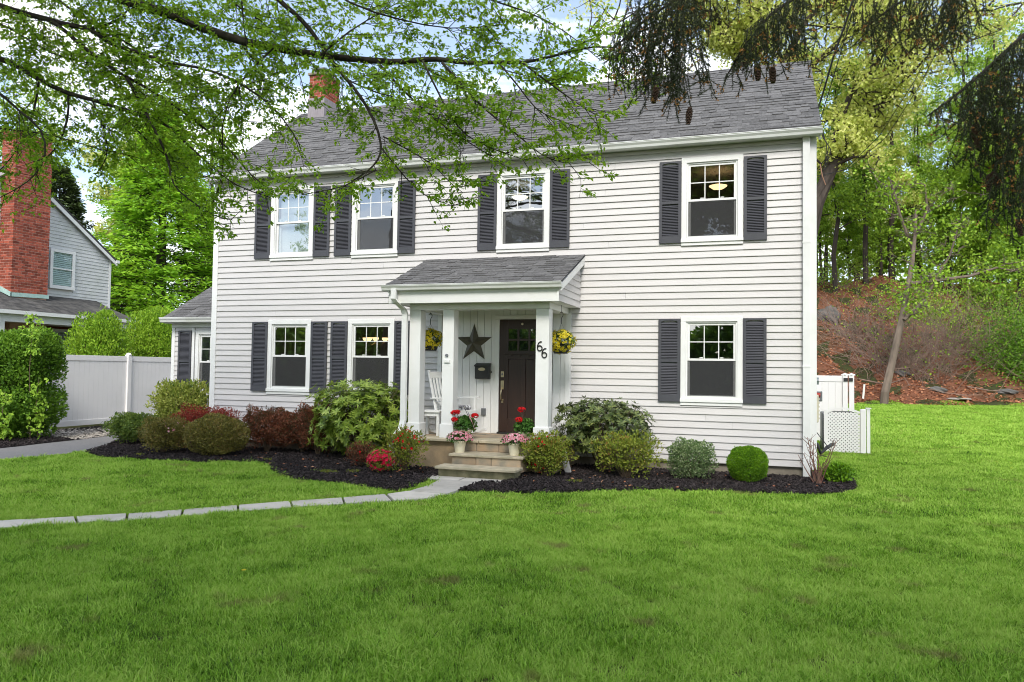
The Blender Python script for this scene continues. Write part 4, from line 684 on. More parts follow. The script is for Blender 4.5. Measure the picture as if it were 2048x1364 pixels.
# ------------------------------------------------------------------ left wing
WY = 1.3
wopen = [(-1.50, -.02, -.4, 2.30)]
side_boards(house, -2.09, -1.60, 0, 2.36, [], WY); side_boards(house, -1.53, -.0, 2.05+.114*2, 2.36, [], WY)
MB().box(-2.15, -1.53, WY+.002, WY+.1, -.3, 2.4).box(-1.53, 0, WY+.002, WY+.1, -.3, .9).build("wing_wall", m_ply, house)
MB().box(-2.17, -2.10, WY, 5, -.3, 2.45).build("wing_side_wall", m_siding, house)
MB().box(-2.1, 0, 5, 5.05, -.3, 2.45).build("wing_rear_wall", m_wall, house); MB().box(-2.1, 0, WY+.1, 5, -.02, .02).build("interior_floor", m_wall, house)
box("corner_board", m_white, house, -2.18, -2.09, WY-.03, WY+.06, -.2, 2.36, bevel=.004); box("corner_board", m_white, house, -1.60, -1.53, WY-.034, WY+.06, -.2, 2.36)
box("frieze_board", m_gutter, house, -2.18, 0, WY-.036, WY, 2.37, 2.46)
window(-1.50, .82, 2.30, 'down', WY, 1.0)
SHW = shutter_meshes(1.40); shutter(-1.79, .90, WY-.02, SHW)
gutter(-2.30, .0, WY-.19, 2.475, house); box("soffit", m_gutter, house, -2.26, 0, WY-.19, WY, 2.46, 2.474)
wr = MB().prism([(WY-.25, 2.58), (4.3, 4.36), (4.3, 4.30), (WY-.25, 2.55)], 'x', -2.24, -.001).build("wing_roof", m_shingle_b, house); BASE[wr.name] = BASE[house.name]
roof_shingles(wr, -2.25, -.002, WY-.26, 2.585, 4.3, 4.37, (-1, 1, 2.6), 150, rnd=8)
MB().prism([(WY-.2, 2.46), (4.3, 4.29), (4.3, 2.46)], 'x', -2.20, -2.14).build("gable_wall", m_siding, house)

# ------------------------------------------------------------------ porch
FZ = .34
porch = MB().box(5.02, 7.78, -1.36, .0, -.4, FZ-.045).build("porch_base", m_stucco, house, bevel=.01); BASE[porch.name] = BASE[house.name]
r_ = random.Random(4); xx = 5.0
for row, (ya, yb) in enumerate(((-1.44, -.98), (-.975, -.5), (-.495, -.03))):
    xx = 4.99
    while xx < 7.80:
        w = min(r_.choice((.42, .55, .68)), 7.82-xx)
        if 7.82-xx-w < .2: w = 7.82-xx
        MB().box(xx+.004, xx+w-.004, ya, yb, FZ-.044, FZ+r_.uniform(-.002, .002)).build("floor_flag", m_step if row == 0 else m_floor, porch, bevel=.006); xx += w
# steps
def riser(x0, x1, y0, y1, z0, z1, mat, sizes):
    """a riser laid of separate stones on a mortar bed"""
    box("riser_bed", m_conc, porch, x0+.012, x1-.012, y0+.014, y1-.013, z0, z1-.007); x = x0; r = random.Random(int(x0*100+z1*50))
    for w in sizes:
        q = min(x+w*(x1-x0), x1); box("stone_riser", mat, porch, x+.005, q-.005, y0+r.uniform(-.004, .006), y1-.012, z0, z1-r.uniform(0, .006), bevel=.009); x = q
riser(6.24, 7.38, -1.415, -1.361, .157, FZ-.046, m_floor, (.2, .34, .18, .3))
box("step_tread", m_step, porch, 6.18, 7.42, -1.90, -1.362, .115, .155, bevel=.010)
riser(6.22, 7.38, -1.87, -1.37, -.1, .112, m_floor, (.36, .22, .42))
box("step_tread", m_step, porch, 6.10, 7.42, -2.26, -1.878, -.045, -.003, bevel=.010)
box("stone_riser", m_stepm, porch, 6.14, 7.38, -2.20, -1.875, -.4, -.047, bevel=.010)
# panelled wall round the door: planks with open joints
pz0, pz1 = FZ+.002, 2.60
def planks(x0, x1, z0, z1, w=.14):
    x = x0
    while x < x1-.02:
        q = min(x+w, x1); box("wall_plank", m_white, house, x+.0025, q-.0025, -.038, -.004, z0, z1, bevel=.003); x = q
planks(5.23, 6.29, pz0, pz1); planks(7.37, 7.60, pz0, pz1)
planks(6.29, 7.37, 2.49, pz1)
for a in ((6.29, 6.365, -.055, -.0, pz0, 2.41), (7.285, 7.36, -.055, 0, pz0, 2.41), (6.29, 7.36, -.055, 0, 2.412, 2.485)): box("door_casing", m_white, house, *a, bevel=.004)
box("corner_board", m_white, house, 7.602, 7.70, -.062, -.0, pz0, 2.50); box("corner_board", m_white, house, 5.155, 5.228, -.062, -.0, pz0, 2.50)
MB().box(5.16, 7.70, -.003, -.0, -.2, 2.6).build("porch_wall", m_white, house)
# door
DX0, DX1, DZ0, DZ1 = 6.368, 7.282, .375, 2.408
box("threshold", m_black, house, 6.35, 7.30, -.085, -.002, FZ+.001, .372)
glx = [(6.535, 6.705), (6.742, 6.912), (6.949, 7.119)]; glz = [(1.845, 2.022), (2.058, 2.236)]
dm = MB()
zb = [DZ0, .62, 1.745, 1.845, 2.022, 2.058, 2.236, DZ1]
dm.box(DX0, 6.535, -.036, -.008, DZ0, DZ1).box(7.119, DX1, -.036, -.008, DZ0, DZ1).box(6.535, 7.119, -.036, -.008, DZ0, .62).box(6.535, 7.119, -.036, -.008, 1.69, 1.845).box(6.535, 7.119, -.036, -.008, 2.236, DZ1)
dm.box(6.535, 7.119, -.0355, -.0085, 2.022, 2.058).box(6.705, 6.742, -.0365, -.0075, 1.845, 2.236).box(6.912, 6.949, -.0365, -.0075, 1.845, 2.236).box(6.79, 6.865, -.0362, -.008, .62, 1.69)
door = dm.build("front_door", m_door, house, bevel=.003); BASE[door.name] = BASE[house.name]
for a, b in ((6.535, 6.79), (6.865, 7.119)): box("door_panel", m_door, door, a+.001, b-.001, -.022, -.010, .621, 1.689, bevel=.004)
for a, b in glx:
    for c, d in glz: box("pane", m_glassd, door, a, b, -.024, -.020, c, d)
MB().box(6.5, 7.15, -.014, -.0105, 1.84, 2.24).build("glass_backing", m_lead, door)
box("dentil_shelf", m_door, door, 6.475, 7.18, -.075, -.037, 1.772, 1.80, bevel=.004)
for i in range(4): box("dentil_block", m_door, door, 6.56+i*.17, 6.61+i*.17, -.062, -.037, 1.742, 1.771)
MB().lathe([(.0, 0), (.033, 0), (.033, .012), (.024, .02), (.0, .022)], (0, 0, 0), 16)
def disc(c, r, t, name, mat, parent, k=16):
    m = MB(); m.tube([(c[0], c[1], c[2]), (c[0], c[1]-t, c[2])], [r, r*.92], k); return m.build(name, mat, parent, smooth=False)
box("deadbolt", m_brass, door, 6.402, 6.462, -.052, -.0365, 1.36, 1.47, bevel=.014); disc((6.432, -.052, 1.415), .017, .016, "keyhole", m_grey, door)
box("handle_plate", m_brass, door, 6.402, 6.462, -.05, -.0365, 1.14, 1.30, bevel=.012)
MB().tube([(6.432, -.05, 1.17), (6.432, -.10, 1.13), (6.427, -.108, 1.06), (6.430, -.10, .98), (6.434, -.05, .93)], [.013, .012, .010, .012, .014], 8).build("handle", m_brass, door, smooth=True)
box("handle_foot", m_brass, door, 6.412, 6.456, -.05, -.0365, .895, .965, bevel=.01); disc((6.80, -.0365, 2.325), .022, .012, "door_knocker", m_brass, door, 10)
disc((6.29-.07, -.039, 1.45), .014, .01, "doorbell", m_black, house, 10)
oc = box("outlet_cover", m_grey, house, 6.04, 6.125, -.075, -.039, .665, .79, bevel=.006)
# posts
def post(x0, x1, y0, y1):
    p = box("porch_post", m_white, house, x0, x1, y0, y1, FZ+.002, 2.495, bevel=.006); BASE[p.name] = BASE[house.name]
    box("post_base", m_white, p, x0-.022, x1+.022, y0-.022, y1+.022, FZ+.0025, .575, bevel=.007); return p
PR = post(7.425, 7.645, -1.30, -1.08); PM = post(5.785, 5.99, -1.30, -1.09); PL = post(5.17, 5.375, -1.30, -1.09)
box("porch_beam", m_white, house, 5.165, 7.655, -1.305, -1.075, 2.497, 2.60, bevel=.004)
box("porch_beam", m_white, house, 7.435, 7.65, -1.073, -.005, 2.497, 2.60, bevel=.004); box("porch_beam", m_white, house, 5.17, 5.37, -1.073, -.005, 2.497, 2.60, bevel=.004)
box("porch_ceiling", m_white, house, 4.93, 7.84, -1.53, -.022, 2.602, 2.620)
box("porch_fascia", m_white, house, 4.90, 7.845, -1.56, -1.532, 2.59, 2.86, bevel=.004)
gutter(4.80, 7.93, -1.562, 2.80, house, .85)
PY0, PZ0, PY1, PZ1 = -1.66, 2.895, -.02, 3.545
pr_ = MB().prism([(PY0, PZ0-.004), (PY1, PZ1-.004), (PY1, PZ1-.04), (PY0, PZ0-.025)], 'x', 4.90, 7.925).build("porch_roof", m_shingle_b, house); BASE[pr_.name] = BASE[house.name]
roof_shingles(pr_, 4.885, 7.94, PY0, PZ0, PY1-.01, PZ1, (6.4, -1.7, 2.9), 260, rnd=21)
for xa, xb in ((7.90, 7.928), (4.897, 4.925)): MB().prism([(PY0+.06, PZ0-.14), (PY0+.06, PZ0-.028), (PY1, PZ1-.043), (PY1, PZ1-.17)], 'x', xa, xb).build("rake_board", m_white, house)
for xa in (7.845, 4.885):
    z = 2.60; i = 0
    while z < 3.42:
        yz = lambda zz: PY0+(zz+.15-PZ0)/(PZ1-PZ0)*(PY1-PY0)
        y_lo = max(-1.53, yz(z)) if z+.15 > PZ0 else -1.53; y_hi = max(-1.53, yz(z+P)) if z+P+.15 > PZ0 else -1.53
        if y_lo < -.05:
            n_ = .018 if xa > 6 else -.018
            m = MB(); m.v = [(xa+n_, y_lo, z), (xa+n_, -.022, z), (xa+n_*.2, -.022, z+P), (xa+n_*.2, min(y_hi, -.03), z+P), (xa-n_*.3, y_lo, z), (xa-n_*.3, -.022, z), (xa-n_*.3, -.022, z+P), (xa-n_*.3, min(y_hi, -.03), z+P)]
            m.f = [(0, 1, 2, 3), (7, 6, 5, 4), (0, 4, 5, 1), (1, 5, 6, 2), (2, 6, 7, 3), (3, 7, 4, 0)]; m.build("siding_board", m_siding, house)
        z += P; i += 1
box("corner_board", m_white, house, 7.846, 7.875, -1.575, -1.561, 2.59, 2.86)
pipe([(5.03, -1.63, 2.83), (5.03, -1.63, 2.66), (5.06, -1.58, 2.60), (5.10, -1.40, 2.50), (5.115, -1.37, 2.42), (5.115, -1.37, .62), (5.10, -1.39, .50), (5.03, -1.50, .36), (5.01, -1.52, .28), (5.0, -1.54, -.12), (4.95, -1.66, -.16)], .095, .075, house)
# house number: two sixes, drawn as bent rods
def six(cx, cz, s, y):
    m = MB(); ring = [(cx+s*.40*math.cos(a), y, cz-s*.33+s*.42*math.sin(a)) for a in np.linspace(0, 2*math.pi, 17)]
    m.tube(ring, s*.105, 6, False); stem = [(cx-s*.40, y, cz-s*.30), (cx-s*.39, y, cz+s*.10), (cx-s*.20, y, cz+s*.52), (cx+s*.08, y, cz+s*.74), (cx+s*.33, y, cz+s*.72)]
    m.tube(stem, [s*.105, s*.11, s*.11, s*.11, s*.10], 6); return m.build("house_number", m_black, PR, smooth=True)
six(7.497, 1.885, .098, -1.308); six(7.575, 1.775, .098, -1.308)
box("thermometer", m_white, PM, 5.83, 5.93, -1.325, -1.3005, 1.60, 1.66, bevel=.008); disc((5.872, -1.303, 1.725), .028, .02, "post_ornament", m_grey, PM, 10)  # the disc is a small ornament on the middle post

# ------------------------------------------------------------------ things on the porch
def star():
    t = thing("barn_star", (5.873, -.06, 1.98), "large dark bronze five-pointed star hung on the white porch wall", "star ornament")
    R, r, d = .362, .145, .075; pts = []
    for i in range(10):
        a = math.pi/2+i*math.pi/5; q = R if i % 2 == 0 else r; pts.append((5.873+q*math.cos(a), -.045, 1.975+q*math.sin(a)))
    m = MB(); m.v = pts+[(5.873, -.045-d, 1.975), (5.873, -.045, 1.975)]
    for i in range(10): j = (i+1) % 10; m.f += [(i, j, 10), (j, i, 11)]
    m.build("star_body", m_bronze, t); rr = MB()
    for i in range(0, 10, 2): rr.tube([pts[i], (5.873, -.047-d, 1.975)], .0035, 5)
    rr.build("star_ridges", m_bronze, t)
star()
mb = thing("wall_mailbox", (6.07, -.05, 1.31), "black wall mailbox with an oval brass plate beside the front door", "mailbox")
MB().prism([(-.04, 1.325), (-.145, 1.325), (-.15, 1.56), (-.04, 1.61)], 'x', 5.935, 6.205).build("box_body", m_black, mb, bevel=.006)
MB().prism([(-.039, 1.612), (-.165, 1.570), (-.168, 1.555), (-.166, 1.548), (-.160, 1.562), (-.039, 1.600)], 'x', 5.925, 6.215).build("lid", m_black, mb)
m = MB(); n = 18; m.v = [(6.07+.068*math.cos(2*math.pi*i/n), -.156, 1.50+.030*math.sin(2*math.pi*i/n)) for i in range(n)]+[(6.07+.068*math.cos(2*math.pi*i/n), -.147, 1.50+.030*math.sin(2*math.pi*i/n)) for i in range(n)]
m.f = [tuple(range(n))[::-1]]+[(i, (i+1) % n, n+(i+1) % n, n+i) for i in range(n)]; m.build("brass_plate", m_brass, mb)

def blossoms(P, size, petals=5, flat=.25, out=None):
    """small open flowers: a ring of petals round each point"""
    P = np.asarray(P, float); n = len(P); N_ = norm(out if out is not None else rdir(n, .6)); T = norm(np.cross(N_, rng.normal(size=(n, 3)))); B = np.cross(N_, T); sz = size*rng.uniform(.75, 1.2, n)
    Vs = []; Fs = []
    for q in range(petals):
        a = 2*math.pi*q/petals; D = T*math.cos(a)+B*math.sin(a)+N_*flat; V, F = leafquads(P, D, N_, sz, sz*.95, .1); Fs.append(F+len(Vs)*len(V)); Vs.append(V)
    return np.concatenate(Vs), np.concatenate(Fs)

def hanging_basket(loc, r, label, hook):
    x, y, z = loc   # top rim centre of the pot
    t = thing("hanging_flower_basket", loc, label, "hanging basket", "yellow flower baskets hung from the porch beam")
    MB().lathe([(r*.52, -.17), (r*.58, -.165), (r*.80, -.02), (r*.86, -.015), (r*.86, .0), (r*.76, -.002)], loc, 18).build("pot", m_black, t, smooth=False)
    top = 2.44
    for a in (0, 2.1, 4.2): MB().tube([(x+r*.8*math.cos(a), y+r*.8*math.sin(a), z), (x, y, top-.14)], .0025, 4).build("hanger_wire", m_grey, t)
    MB().tube([(x, y, top-.16), (x, y, top-.06), (x+.025, y, top-.03), (x+.03, y, top+.01), (x+.005, y, top+.045), (x-.03, y, top+.02)], .0065, 6).build("hook", m_black, t)
    MB().tube([(x, y, top+.02), (x, y, 2.60)], .004, 5).build("ceiling_wire", m_grey, t)
    n = 900; d = rdir(n, .35); R = r*rng.uniform(.55, 1.12, n)[:, None]; Pn = np.array([x, y, z+.035])+d*R*np.array([1, 1, .72]); V, F = leafquads(Pn, d+rng.normal(size=(n, 3))*.5+np.array([0, 0, -.1]), rdir(n), rng.uniform(.03, .055, n), rng.uniform(.016, .026, n)); npobj("foliage", V, F, l_azg, t, True)
    n = 170; d = rdir(n, .25); d[:, 1] -= .35; d = norm(d); Pn = np.array([x, y, z+.03])+d*(r*rng.uniform(1.0, 1.22, n))[:, None]*np.array([1, 1, .8]); V, F = blossoms(Pn, .034, 5, .3, d); npobj("blossoms", V, F, f_yel, t, True)
    V, F = blossoms(Pn-d*.0+d*.010, .007, 4, .2, d); npobj("blossom_centres", V, F, f_core, t, True)
hanging_basket((5.31, -.75, 1.985), .20, "hanging basket of yellow flowers in the open bay left of the middle porch post", True)
hanging_basket((7.70, -.72, 1.95), .21, "hanging basket of yellow flowers right of the porch post numbered 66", True)

def planter(loc, label, r=.105, h=.19):
    x, y, z = loc; t = thing("flower_pot", loc, label, "flower pot", "cream pots of pink flowers on the steps")
    MB().lathe([(r*.72, 0), (r*.95, h*.86), (r*1.04, h*.86), (r*1.07, h), (r*.92, h), (r*.9, h*.9)], loc, 20).build("pot", m_cream, t)
    n = 900; d = rdir(n, .6); Pn = np.array([x, y, z+h+.02])+d*np.array([.20, .17, .12])*rng.uniform(.3, 1.05, n)[:, None]; Pn[:, 2] = np.maximum(Pn[:, 2], z+h-.005)
    V, F = leafquads(Pn, d+rng.normal(size=(n, 3))*.4, rdir(n), rng.uniform(.02, .045, n), rng.uniform(.014, .024, n)); npobj("foliage", V, F, l_ger, t, True)
    n = 190; d = rdir(n, .9); d[:, 2] = np.abs(d[:, 2]); Pn = np.array([x, y, z+h+.02])+d*np.array([.225, .18, .13]); V, F = blossoms(Pn, .023, 5, .25, d); npobj("blossoms", V, F, f_pink, t, True)
planter((6.268, -1.64, .155), "pot of pink and white flowers on the step below the small flag")
planter((7.205, -1.66, .155), "pot of pink and white flowers on the step in front of the door")

def geranium(loc, label, heads, r=.10, h=.15, sx=.17):
    x, y, z = loc; t = thing("geranium_pot", loc, label, "geranium", "red geraniums on the porch floor")
    MB().lathe([(r*.7, 0), (r*.95, h*.85), (r*1.05, h*.85), (r*1.05, h), (r*.9, h)], loc, 18).build("pot", m_cream, t)
    n = 520; d = rdir(n, .5); Pn = np.array([x, y, z+h+.07])+d*np.array([sx, sx, .13])*rng.uniform(.5, 1.05, n)[:, None]; V, F = leafquads(Pn, d*.4+rng.normal(size=(n, 3))*.6, d+rng.normal(size=(n, 3))*.4, rng.uniform(.04, .065, n), rng.uniform(.04, .062, n)); npobj("foliage", V, F, l_ger, t, True)
    for hx_, hy_, hz_, hr in heads:
        MB().tube([(x+hx_*.3, y, z+h), (x+hx_*.8, y+hy_*.8, z+h+hz_*.6), (x+hx_, y+hy_, z+h+hz_)], .004, 5).build("stem", m_stem, t)
        k = 60; d = rdir(k, .5); V, F = blossoms(np.array([x+hx_, y+hy_, z+h+hz_])+d*np.array([hr, hr, hr*.62]), .020, 5, .3, d); npobj("flower_head", V, F, f_red, t)['kind'] = 'stuff'
geranium((6.20, -1.22, FZ), "red geranium on the porch floor beside the middle post, holding a small flag", [(-.20, -.05, .28, .05), (-.12, -.1, .29, .05), (-.14, -.16, .17, .05), (.19, -.08, .24, .055)])
geranium((7.22, -1.20, FZ), "red geranium on the porch floor in front of the dark door", [(-.03, -.06, .36, .062), (-.05, -.14, .20, .06)], sx=.15)
# little flag stuck in the left geranium
fl = thing("small_flag", (6.36, -1.30, .50), "small American flag on a stick in the left geranium", "flag")
MB().tube([(6.39, -1.27, .46), (6.215, -1.33, .86)], .004, 6).build("flag_stick", m_black, fl); MB().lathe([(.0, 0), (.009, .005), (.009, .015), (0, .02)], (6.213, -1.331, .857), 8).build("finial", m_brass, fl)
ta = Vector((6.218, -1.33, .845)); tb = Vector((6.335, -1.29, .60)); fd = (tb-ta); wv = Vector((-.35, -.02, -.06))
m_fr = surf("flag_red", (.50, .02, .03), rough=.8); m_fw = surf("flag_white", (.75, .74, .72), rough=.8); m_fb = surf("flag_blue", (.03, .045, .16), rough=.8)
def flagpt(s, t_):  # s along hoist 0..1, t_ along fly 0..1 : the cloth droops along the stick
    p = ta+fd*(s*.62)+Vector((.03+.10*t_, -.01*math.sin(t_*5), -.26*t_*(.8+.2*s))); p.y += .014*math.sin(t_*9+s*3); return p
for k in range(7):
    s0, s1 = k/7, (k+1)/7; a0 = .42 if k < 4 else 0; m = MB(); st_ = 6
    for i in range(st_+1): t_ = a0+(1-a0)*i/st_; m.v += [tuple(flagpt(s0, t_)), tuple(flagpt(s1, t_))]
    m.f = [(2*i, 2*i+1, 2*i+3, 2*i+2) for i in range(st_)]; m.build("stripe", m_fr if k % 2 == 0 else m_fw, fl)
m = MB()
for i in range(5): m.v += [tuple(flagpt(0, .42*i/4)), tuple(flagpt(4/7, .42*i/4))]
m.f = [(2*i, 2*i+1, 2*i+3, 2*i+2) for i in range(4)]; m.build("canton", m_fb, fl)
m = MB()
for i in range(5):
    for j in range(4): p = flagpt(.06+j*.13, .04+i*.085)+Vector((0, -.003, 0)); m.box(p.x-.004, p.x+.004, p.y-.001, p.y+.001, p.z-.004, p.z+.004)
m.build("stars", m_fw, fl)['kind'] = 'stuff'

# rocking chair and side table
def xf(mb_, loc, rz):
    c, s = math.cos(rz), math.sin(rz); mb_.v = [(loc[0]+x*c-y*s, loc[1]+x*s+y*c, loc[2]+z) for x, y, z in mb_.v]; return mb_
rc = thing("rocking_chair", (5.72, -.58, FZ), "white slatted wooden rocking chair behind the middle porch post", "rocking chair")
RL, RA = (5.74, -.58, FZ), math.radians(-18)     # chair faces +x before rotation
def rcb(name, fn, mat=m_white, bev=.004): m = MB(); fn(m); return xf(m, RL, RA).build(name, mat, rc, bevel=bev)
for sy in (-.25, .25):
    rcb("rocker", lambda m: [m.bar((-.48+i*.14, sy, .035+.0*i+.55*((-.48+i*.14+.0)**2)*.55), (-.48+(i+1)*.14, sy, .035+.55*((-.48+(i+1)*.14)**2)*.55), .03, .045) for i in range(7)])
    rcb("leg", lambda m: m.bar((.25, sy, .05), (.25, sy, .64), .04)); rcb("leg", lambda m: m.bar((-.20, sy, .05), (-.22, sy, .44), .04))
    rcb("back_post", lambda m: m.bar((-.22, sy, .40), (-.42, sy, 1.13), .038)); rcb("armrest", lambda m: m.bar((-.32, sy*1.08, .635), (.32, sy*1.12, .665), .07, .022))
for i in range(6): rcb("seat_slat", lambda m: m.box(-.24+i*.088, -.24+i*.088+.076, -.27, .27, .415-.0*i, .435))
rcb("top_rail", lambda m: m.obox((-.405, 0, 1.05), (.010, 0, 0), (0, .235, 0), (-.016, 0, .055))); rcb("lower_rail", lambda m: m.obox((-.255, 0, .53), (.010, 0, 0), (0, .235, 0), (-.01, 0, .035)))
for i in range(5): rcb("back_slat", lambda m: m.obox((-.33, -.16+i*.08, .79), (.006, 0, 0), (0, .022, 0), (-.058, 0, .215)))
rcb("stretcher", lambda m: m.bar((.25, -.25, .25), (.25, .25, .25), .025)); rcb("seat_apron", lambda m: m.box(.255, .275, -.25, .25, .36, .42))
cu = thing("seat_cushion", (5.86, -.62, .78), "patterned black and white cushion lying on the rocking chair", "cushion")
m_cush = surf("patterned_cloth", (.04, .04, .05), (.7, .7, .72), scale=22, rough=.9, detail=1)
m = MB(); m.box(-.12, .22, -.2, .2, .437, .52); xf(m, RL, RA).build("cushion", m_cush, cu, bevel=.03)
st = thing("side_table", (5.42, -.93, FZ), "small white wooden side table left of the middle porch post", "side table")
box("table_top", m_white, st, 5.235, 5.65, -1.06, -.70, .745, .775, bevel=.005); box("table_apron", m_white, st, 5.265, 5.62, -1.03, -.73, .68, .744)
for ax in (5.265, 5.58):
    for ay in (-1.03, -.77): box("leg", m_white, st, ax, ax+.045, ay, ay+.045, FZ+.001, .681)

# lamps seen through the windows
def ceiling_lamp(loc, label, mat):
    t = thing("ceiling_lamp", loc, label, "ceiling lamp"); MB().lathe([(.02, -.075), (.10, -.055), (.165, -.01), (.17, 0)], loc, 20).build("glass_bowl", mat, t, smooth=True); MB().lathe([(.06, 0), (.07, .03), (.03, .09), (.03, .22)], loc, 14).build("lamp_base", m_brass, t)
ceiling_lamp((6.127, 1.8, 5.08), "glowing white bowl lamp behind the upper window above the porch", m_lampw)
ceiling_lamp((10.10, 1.8, 5.06), "glowing amber bowl lamp behind the upper right window", m_lampo)
ch = thing("chandelier", (2.74, 2.0, 2.2), "brass chandelier with glowing amber shades behind the lower window beside the porch", "chandelier")
MB().tube([(2.74, 2.0, 2.62), (2.74, 2.0, 2.1), (2.74, 2.0, 2.02)], [.008, .02, .03], 8).build("lamp_stem", m_brass, ch)
for dx, dy in ((-.24, 0), (-.08, -.14), (.08, -.14), (.24, 0)):
    MB().tube([(2.74, 2, 2.05), (2.74+dx*.6, 2+dy*.6, 2.0), (2.74+dx, 2+dy, 2.08)], .008, 6).build("lamp_arm", m_brass, ch); MB().lathe([(.03, 0), (.06, .03), (.072, .075)], (2.74+dx, 2+dy, 2.09), 12).build("lamp_shade", m_lampo, ch)

# ------------------------------------------------------------------ side yard, right
SX = 11.74
em = thing("electric_meter", (SX, 2.7, .9), "grey electric meter and conduit on the right side wall", "electric meter")
box("meter_box", m_grey, em, SX, SX+.13, 2.6, 2.8, 1.15, 1.55, bevel=.01); MB().tube([(SX+.06, 2.7, 1.55), (SX+.06, 2.7, 5.2)], .025, 8).build("conduit", m_white, em); MB().tube([(SX+.13, 2.7, 1.36), (SX+.20, 2.7, 1.36)], .07, 14).build("meter_glass", m_glassd, em)
MB().tube([(SX+.06, 2.7, 1.15), (SX+.06, 2.7, -.15)], .025, 8).build("conduit", m_grey, em)
ub = thing("utility_box", (SX, 1.9, .5), "beige ribbed utility box on the right side wall", "utility box"); box("box_body", m_beige, ub, SX, SX+.14, 1.7, 2.1, .62, 1.12, bevel=.02)
for i in range(6): box("rib", m_beige, ub, SX+.141, SX+.155, 1.72, 2.08, .68+i*.07, .71+i*.07)
al = thing("alarm_valve", (SX+.2, 3.2, 1.0), "small red and grey gas valve on the right side wall", "valve"); box("valve_body", m_grey, al, SX+.12, SX+.30, 3.2, 3.3, .95, 1.16, bevel=.02); MB().tube([(SX+.10, 3.19, 1.08), (SX+.26, 3.19, 1.08)], .045, 10).build("red_cap", m_red, al)
MB().tube([(SX, 3.25, 1.02), (SX+.12, 3.25, 1.02)], .02, 6).build("pipe", m_grey, al)
hs_ = MB().tube([(SX+.08, 1.9, .64), (SX+.10, 1.85, .45), (SX+.25, 1.8, .25), (SX+.34, 1.8, .12), (SX+.30, 1.8, 0), (SX+.14, 1.85, .03), (SX+.06, 1.9, .2)], .008, 6).build("loose_cable", m_rubber, None, smooth=True); tag(hs_, "thin black cable hanging in a loop under the beige utility box", "cable")
hs_ = MB().tube([(SX, 3.4, .1), (SX+.1, 3.4, .16), (SX+.22, 3.4, .08), (SX+.28, 3.4, -.1), (SX+.4, 3.5, .02), (SX+.55, 3.9, .06)], .035, 8).build("insulated_pipe", m_rubber, None, smooth=True); tag(hs_, "black insulated pipe running from the wall to the air conditioner", "pipe")
ac = thing("air_conditioner", (12.55, 5.1, -.2), "grey outdoor air conditioning unit behind the white lattice screen", "air conditioner")
box("casing", m_grey, ac, 12.14, 12.86, 4.72, 5.42, -.17, .66, bevel=.02); box("top_grille", m_black, ac, 12.22, 12.78, 4.80, 5.34, .662, .68)
for i in range(14): box("fin", m_black, ac, 12.16, 12.84, 4.708, 4.718, -.10+i*.052, -.08+i*.052)
ls = thing("lattice_screen", (12.6, 4.45, -.2), "low white lattice screen with an arched top beside the house", "lattice screen")
lx0, lx1, lz0, lz1 = 12.21, 12.86, -.21, .60; LY = 4.42
box("stile", m_vinyl, ls, 12.15, 12.225, LY-.03, LY+.03, -.28, .74); box("stile", m_vinyl, ls, 12.86, 12.965, LY-.035, LY+.035, -.29, .77, bevel=.005); box("stile", m_vinyl, ls, 12.985, 13.05, LY+.0, LY+.06, -.29, .78, bevel=.005)
box("post_cap", m_vinyl, ls, 12.965, 13.07, LY-.02, LY+.08, .78, .80, bevel=.006); box("rail", m_vinyl, ls, 12.225, 12.86, LY-.02, LY+.02, -.235, -.185)
m = MB(); nn = 12; arc = [(lx0+(lx1-lx0)*i/nn, .69+.085*math.sin(math.pi*i/nn)) for i in range(nn+1)]
for i in range(nn): (xa, za), (xb, zb_) = arc[i], arc[i+1]; m.obox(((xa+xb)/2, LY, (za+zb_)/2), ((xb-xa)/2, 0, (zb_-za)/2), (0, .02, 0), (0, 0, .022))
m.build("arched_rail", m_vinyl, ls); 
def strip(a, b, y, w=.020):
    a = Vector((a[0], y, a[1])); b = Vector((b[0], y, b[1])); d = (b-a).normalized(); s = Vector((-d.z, 0, d.x))
    MB().obox((a+b)/2, d*((b-a).length/2), s*w/2*1.6, Vector((0, .003, 0))).build("lattice_strip", m_vinyl, ls)
c = -1.2
while c < 1.2:
    for sgn, y in ((1, LY-.004), (-1, LY+.003)):
        # line: z = sgn*(x-lx0)+c'
        pts_ = []
        zc = c if sgn > 0 else c+(lx1-lx0)
        for x in (lx0, lx1):
            z = lz0+zc+sgn*(x-lx0)
            if lz0 <= z <= lz1+.09: pts_.append((x, z))
        for z in (lz0, lz1+.09):
            x = lx0+(z-lz0-zc)*sgn
            if lx0 < x < lx1: pts_.append((x, z))
        if len(pts_) >= 2:
            p_, q_ = pts_[0], pts_[-1]
            if math.hypot(p_[0]-q_[0], p_[1]-q_[1]) > .04: strip(p_, q_, y)
    c += .074
gt = thing("yard_gate", (12.5, 6.5, -.2), "white vinyl gate with black hinges behind the right side of the house", "gate")
def vfence_panel(t, a, b, z0, z1, hor):  # a,b xy ends
    a = Vector(a); b = Vector(b); L_ = (b-a).length; n = max(1, round(L_/.152)); d = (b-a)/n; u_ = (b-a).normalized(); s = Vector((-u_.y, u_.x))
    for i in range(n):
        p, q = a+d*i+u_*.0015, a+d*(i+1)-u_*.0015; MB().obox((((p+q)/2).x, ((p+q)/2).y, (z0+z1)/2), ((q-p).x/2, (q-p).y/2, 0), (s.x*.011, s.y*.011, 0), (0, 0, (z1-z0)/2-.12)).build("plank", m_vinyl, t)
    for zz in (z0, z1-.14): MB().obox((((a+b)/2).x, ((a+b)/2).y, zz+.07), ((b-a).x/2, (b-a).y/2, 0), (s.x*.024, s.y*.024, 0), (0, 0, .07)).build("rail", m_vinyl, t, bevel=.004)
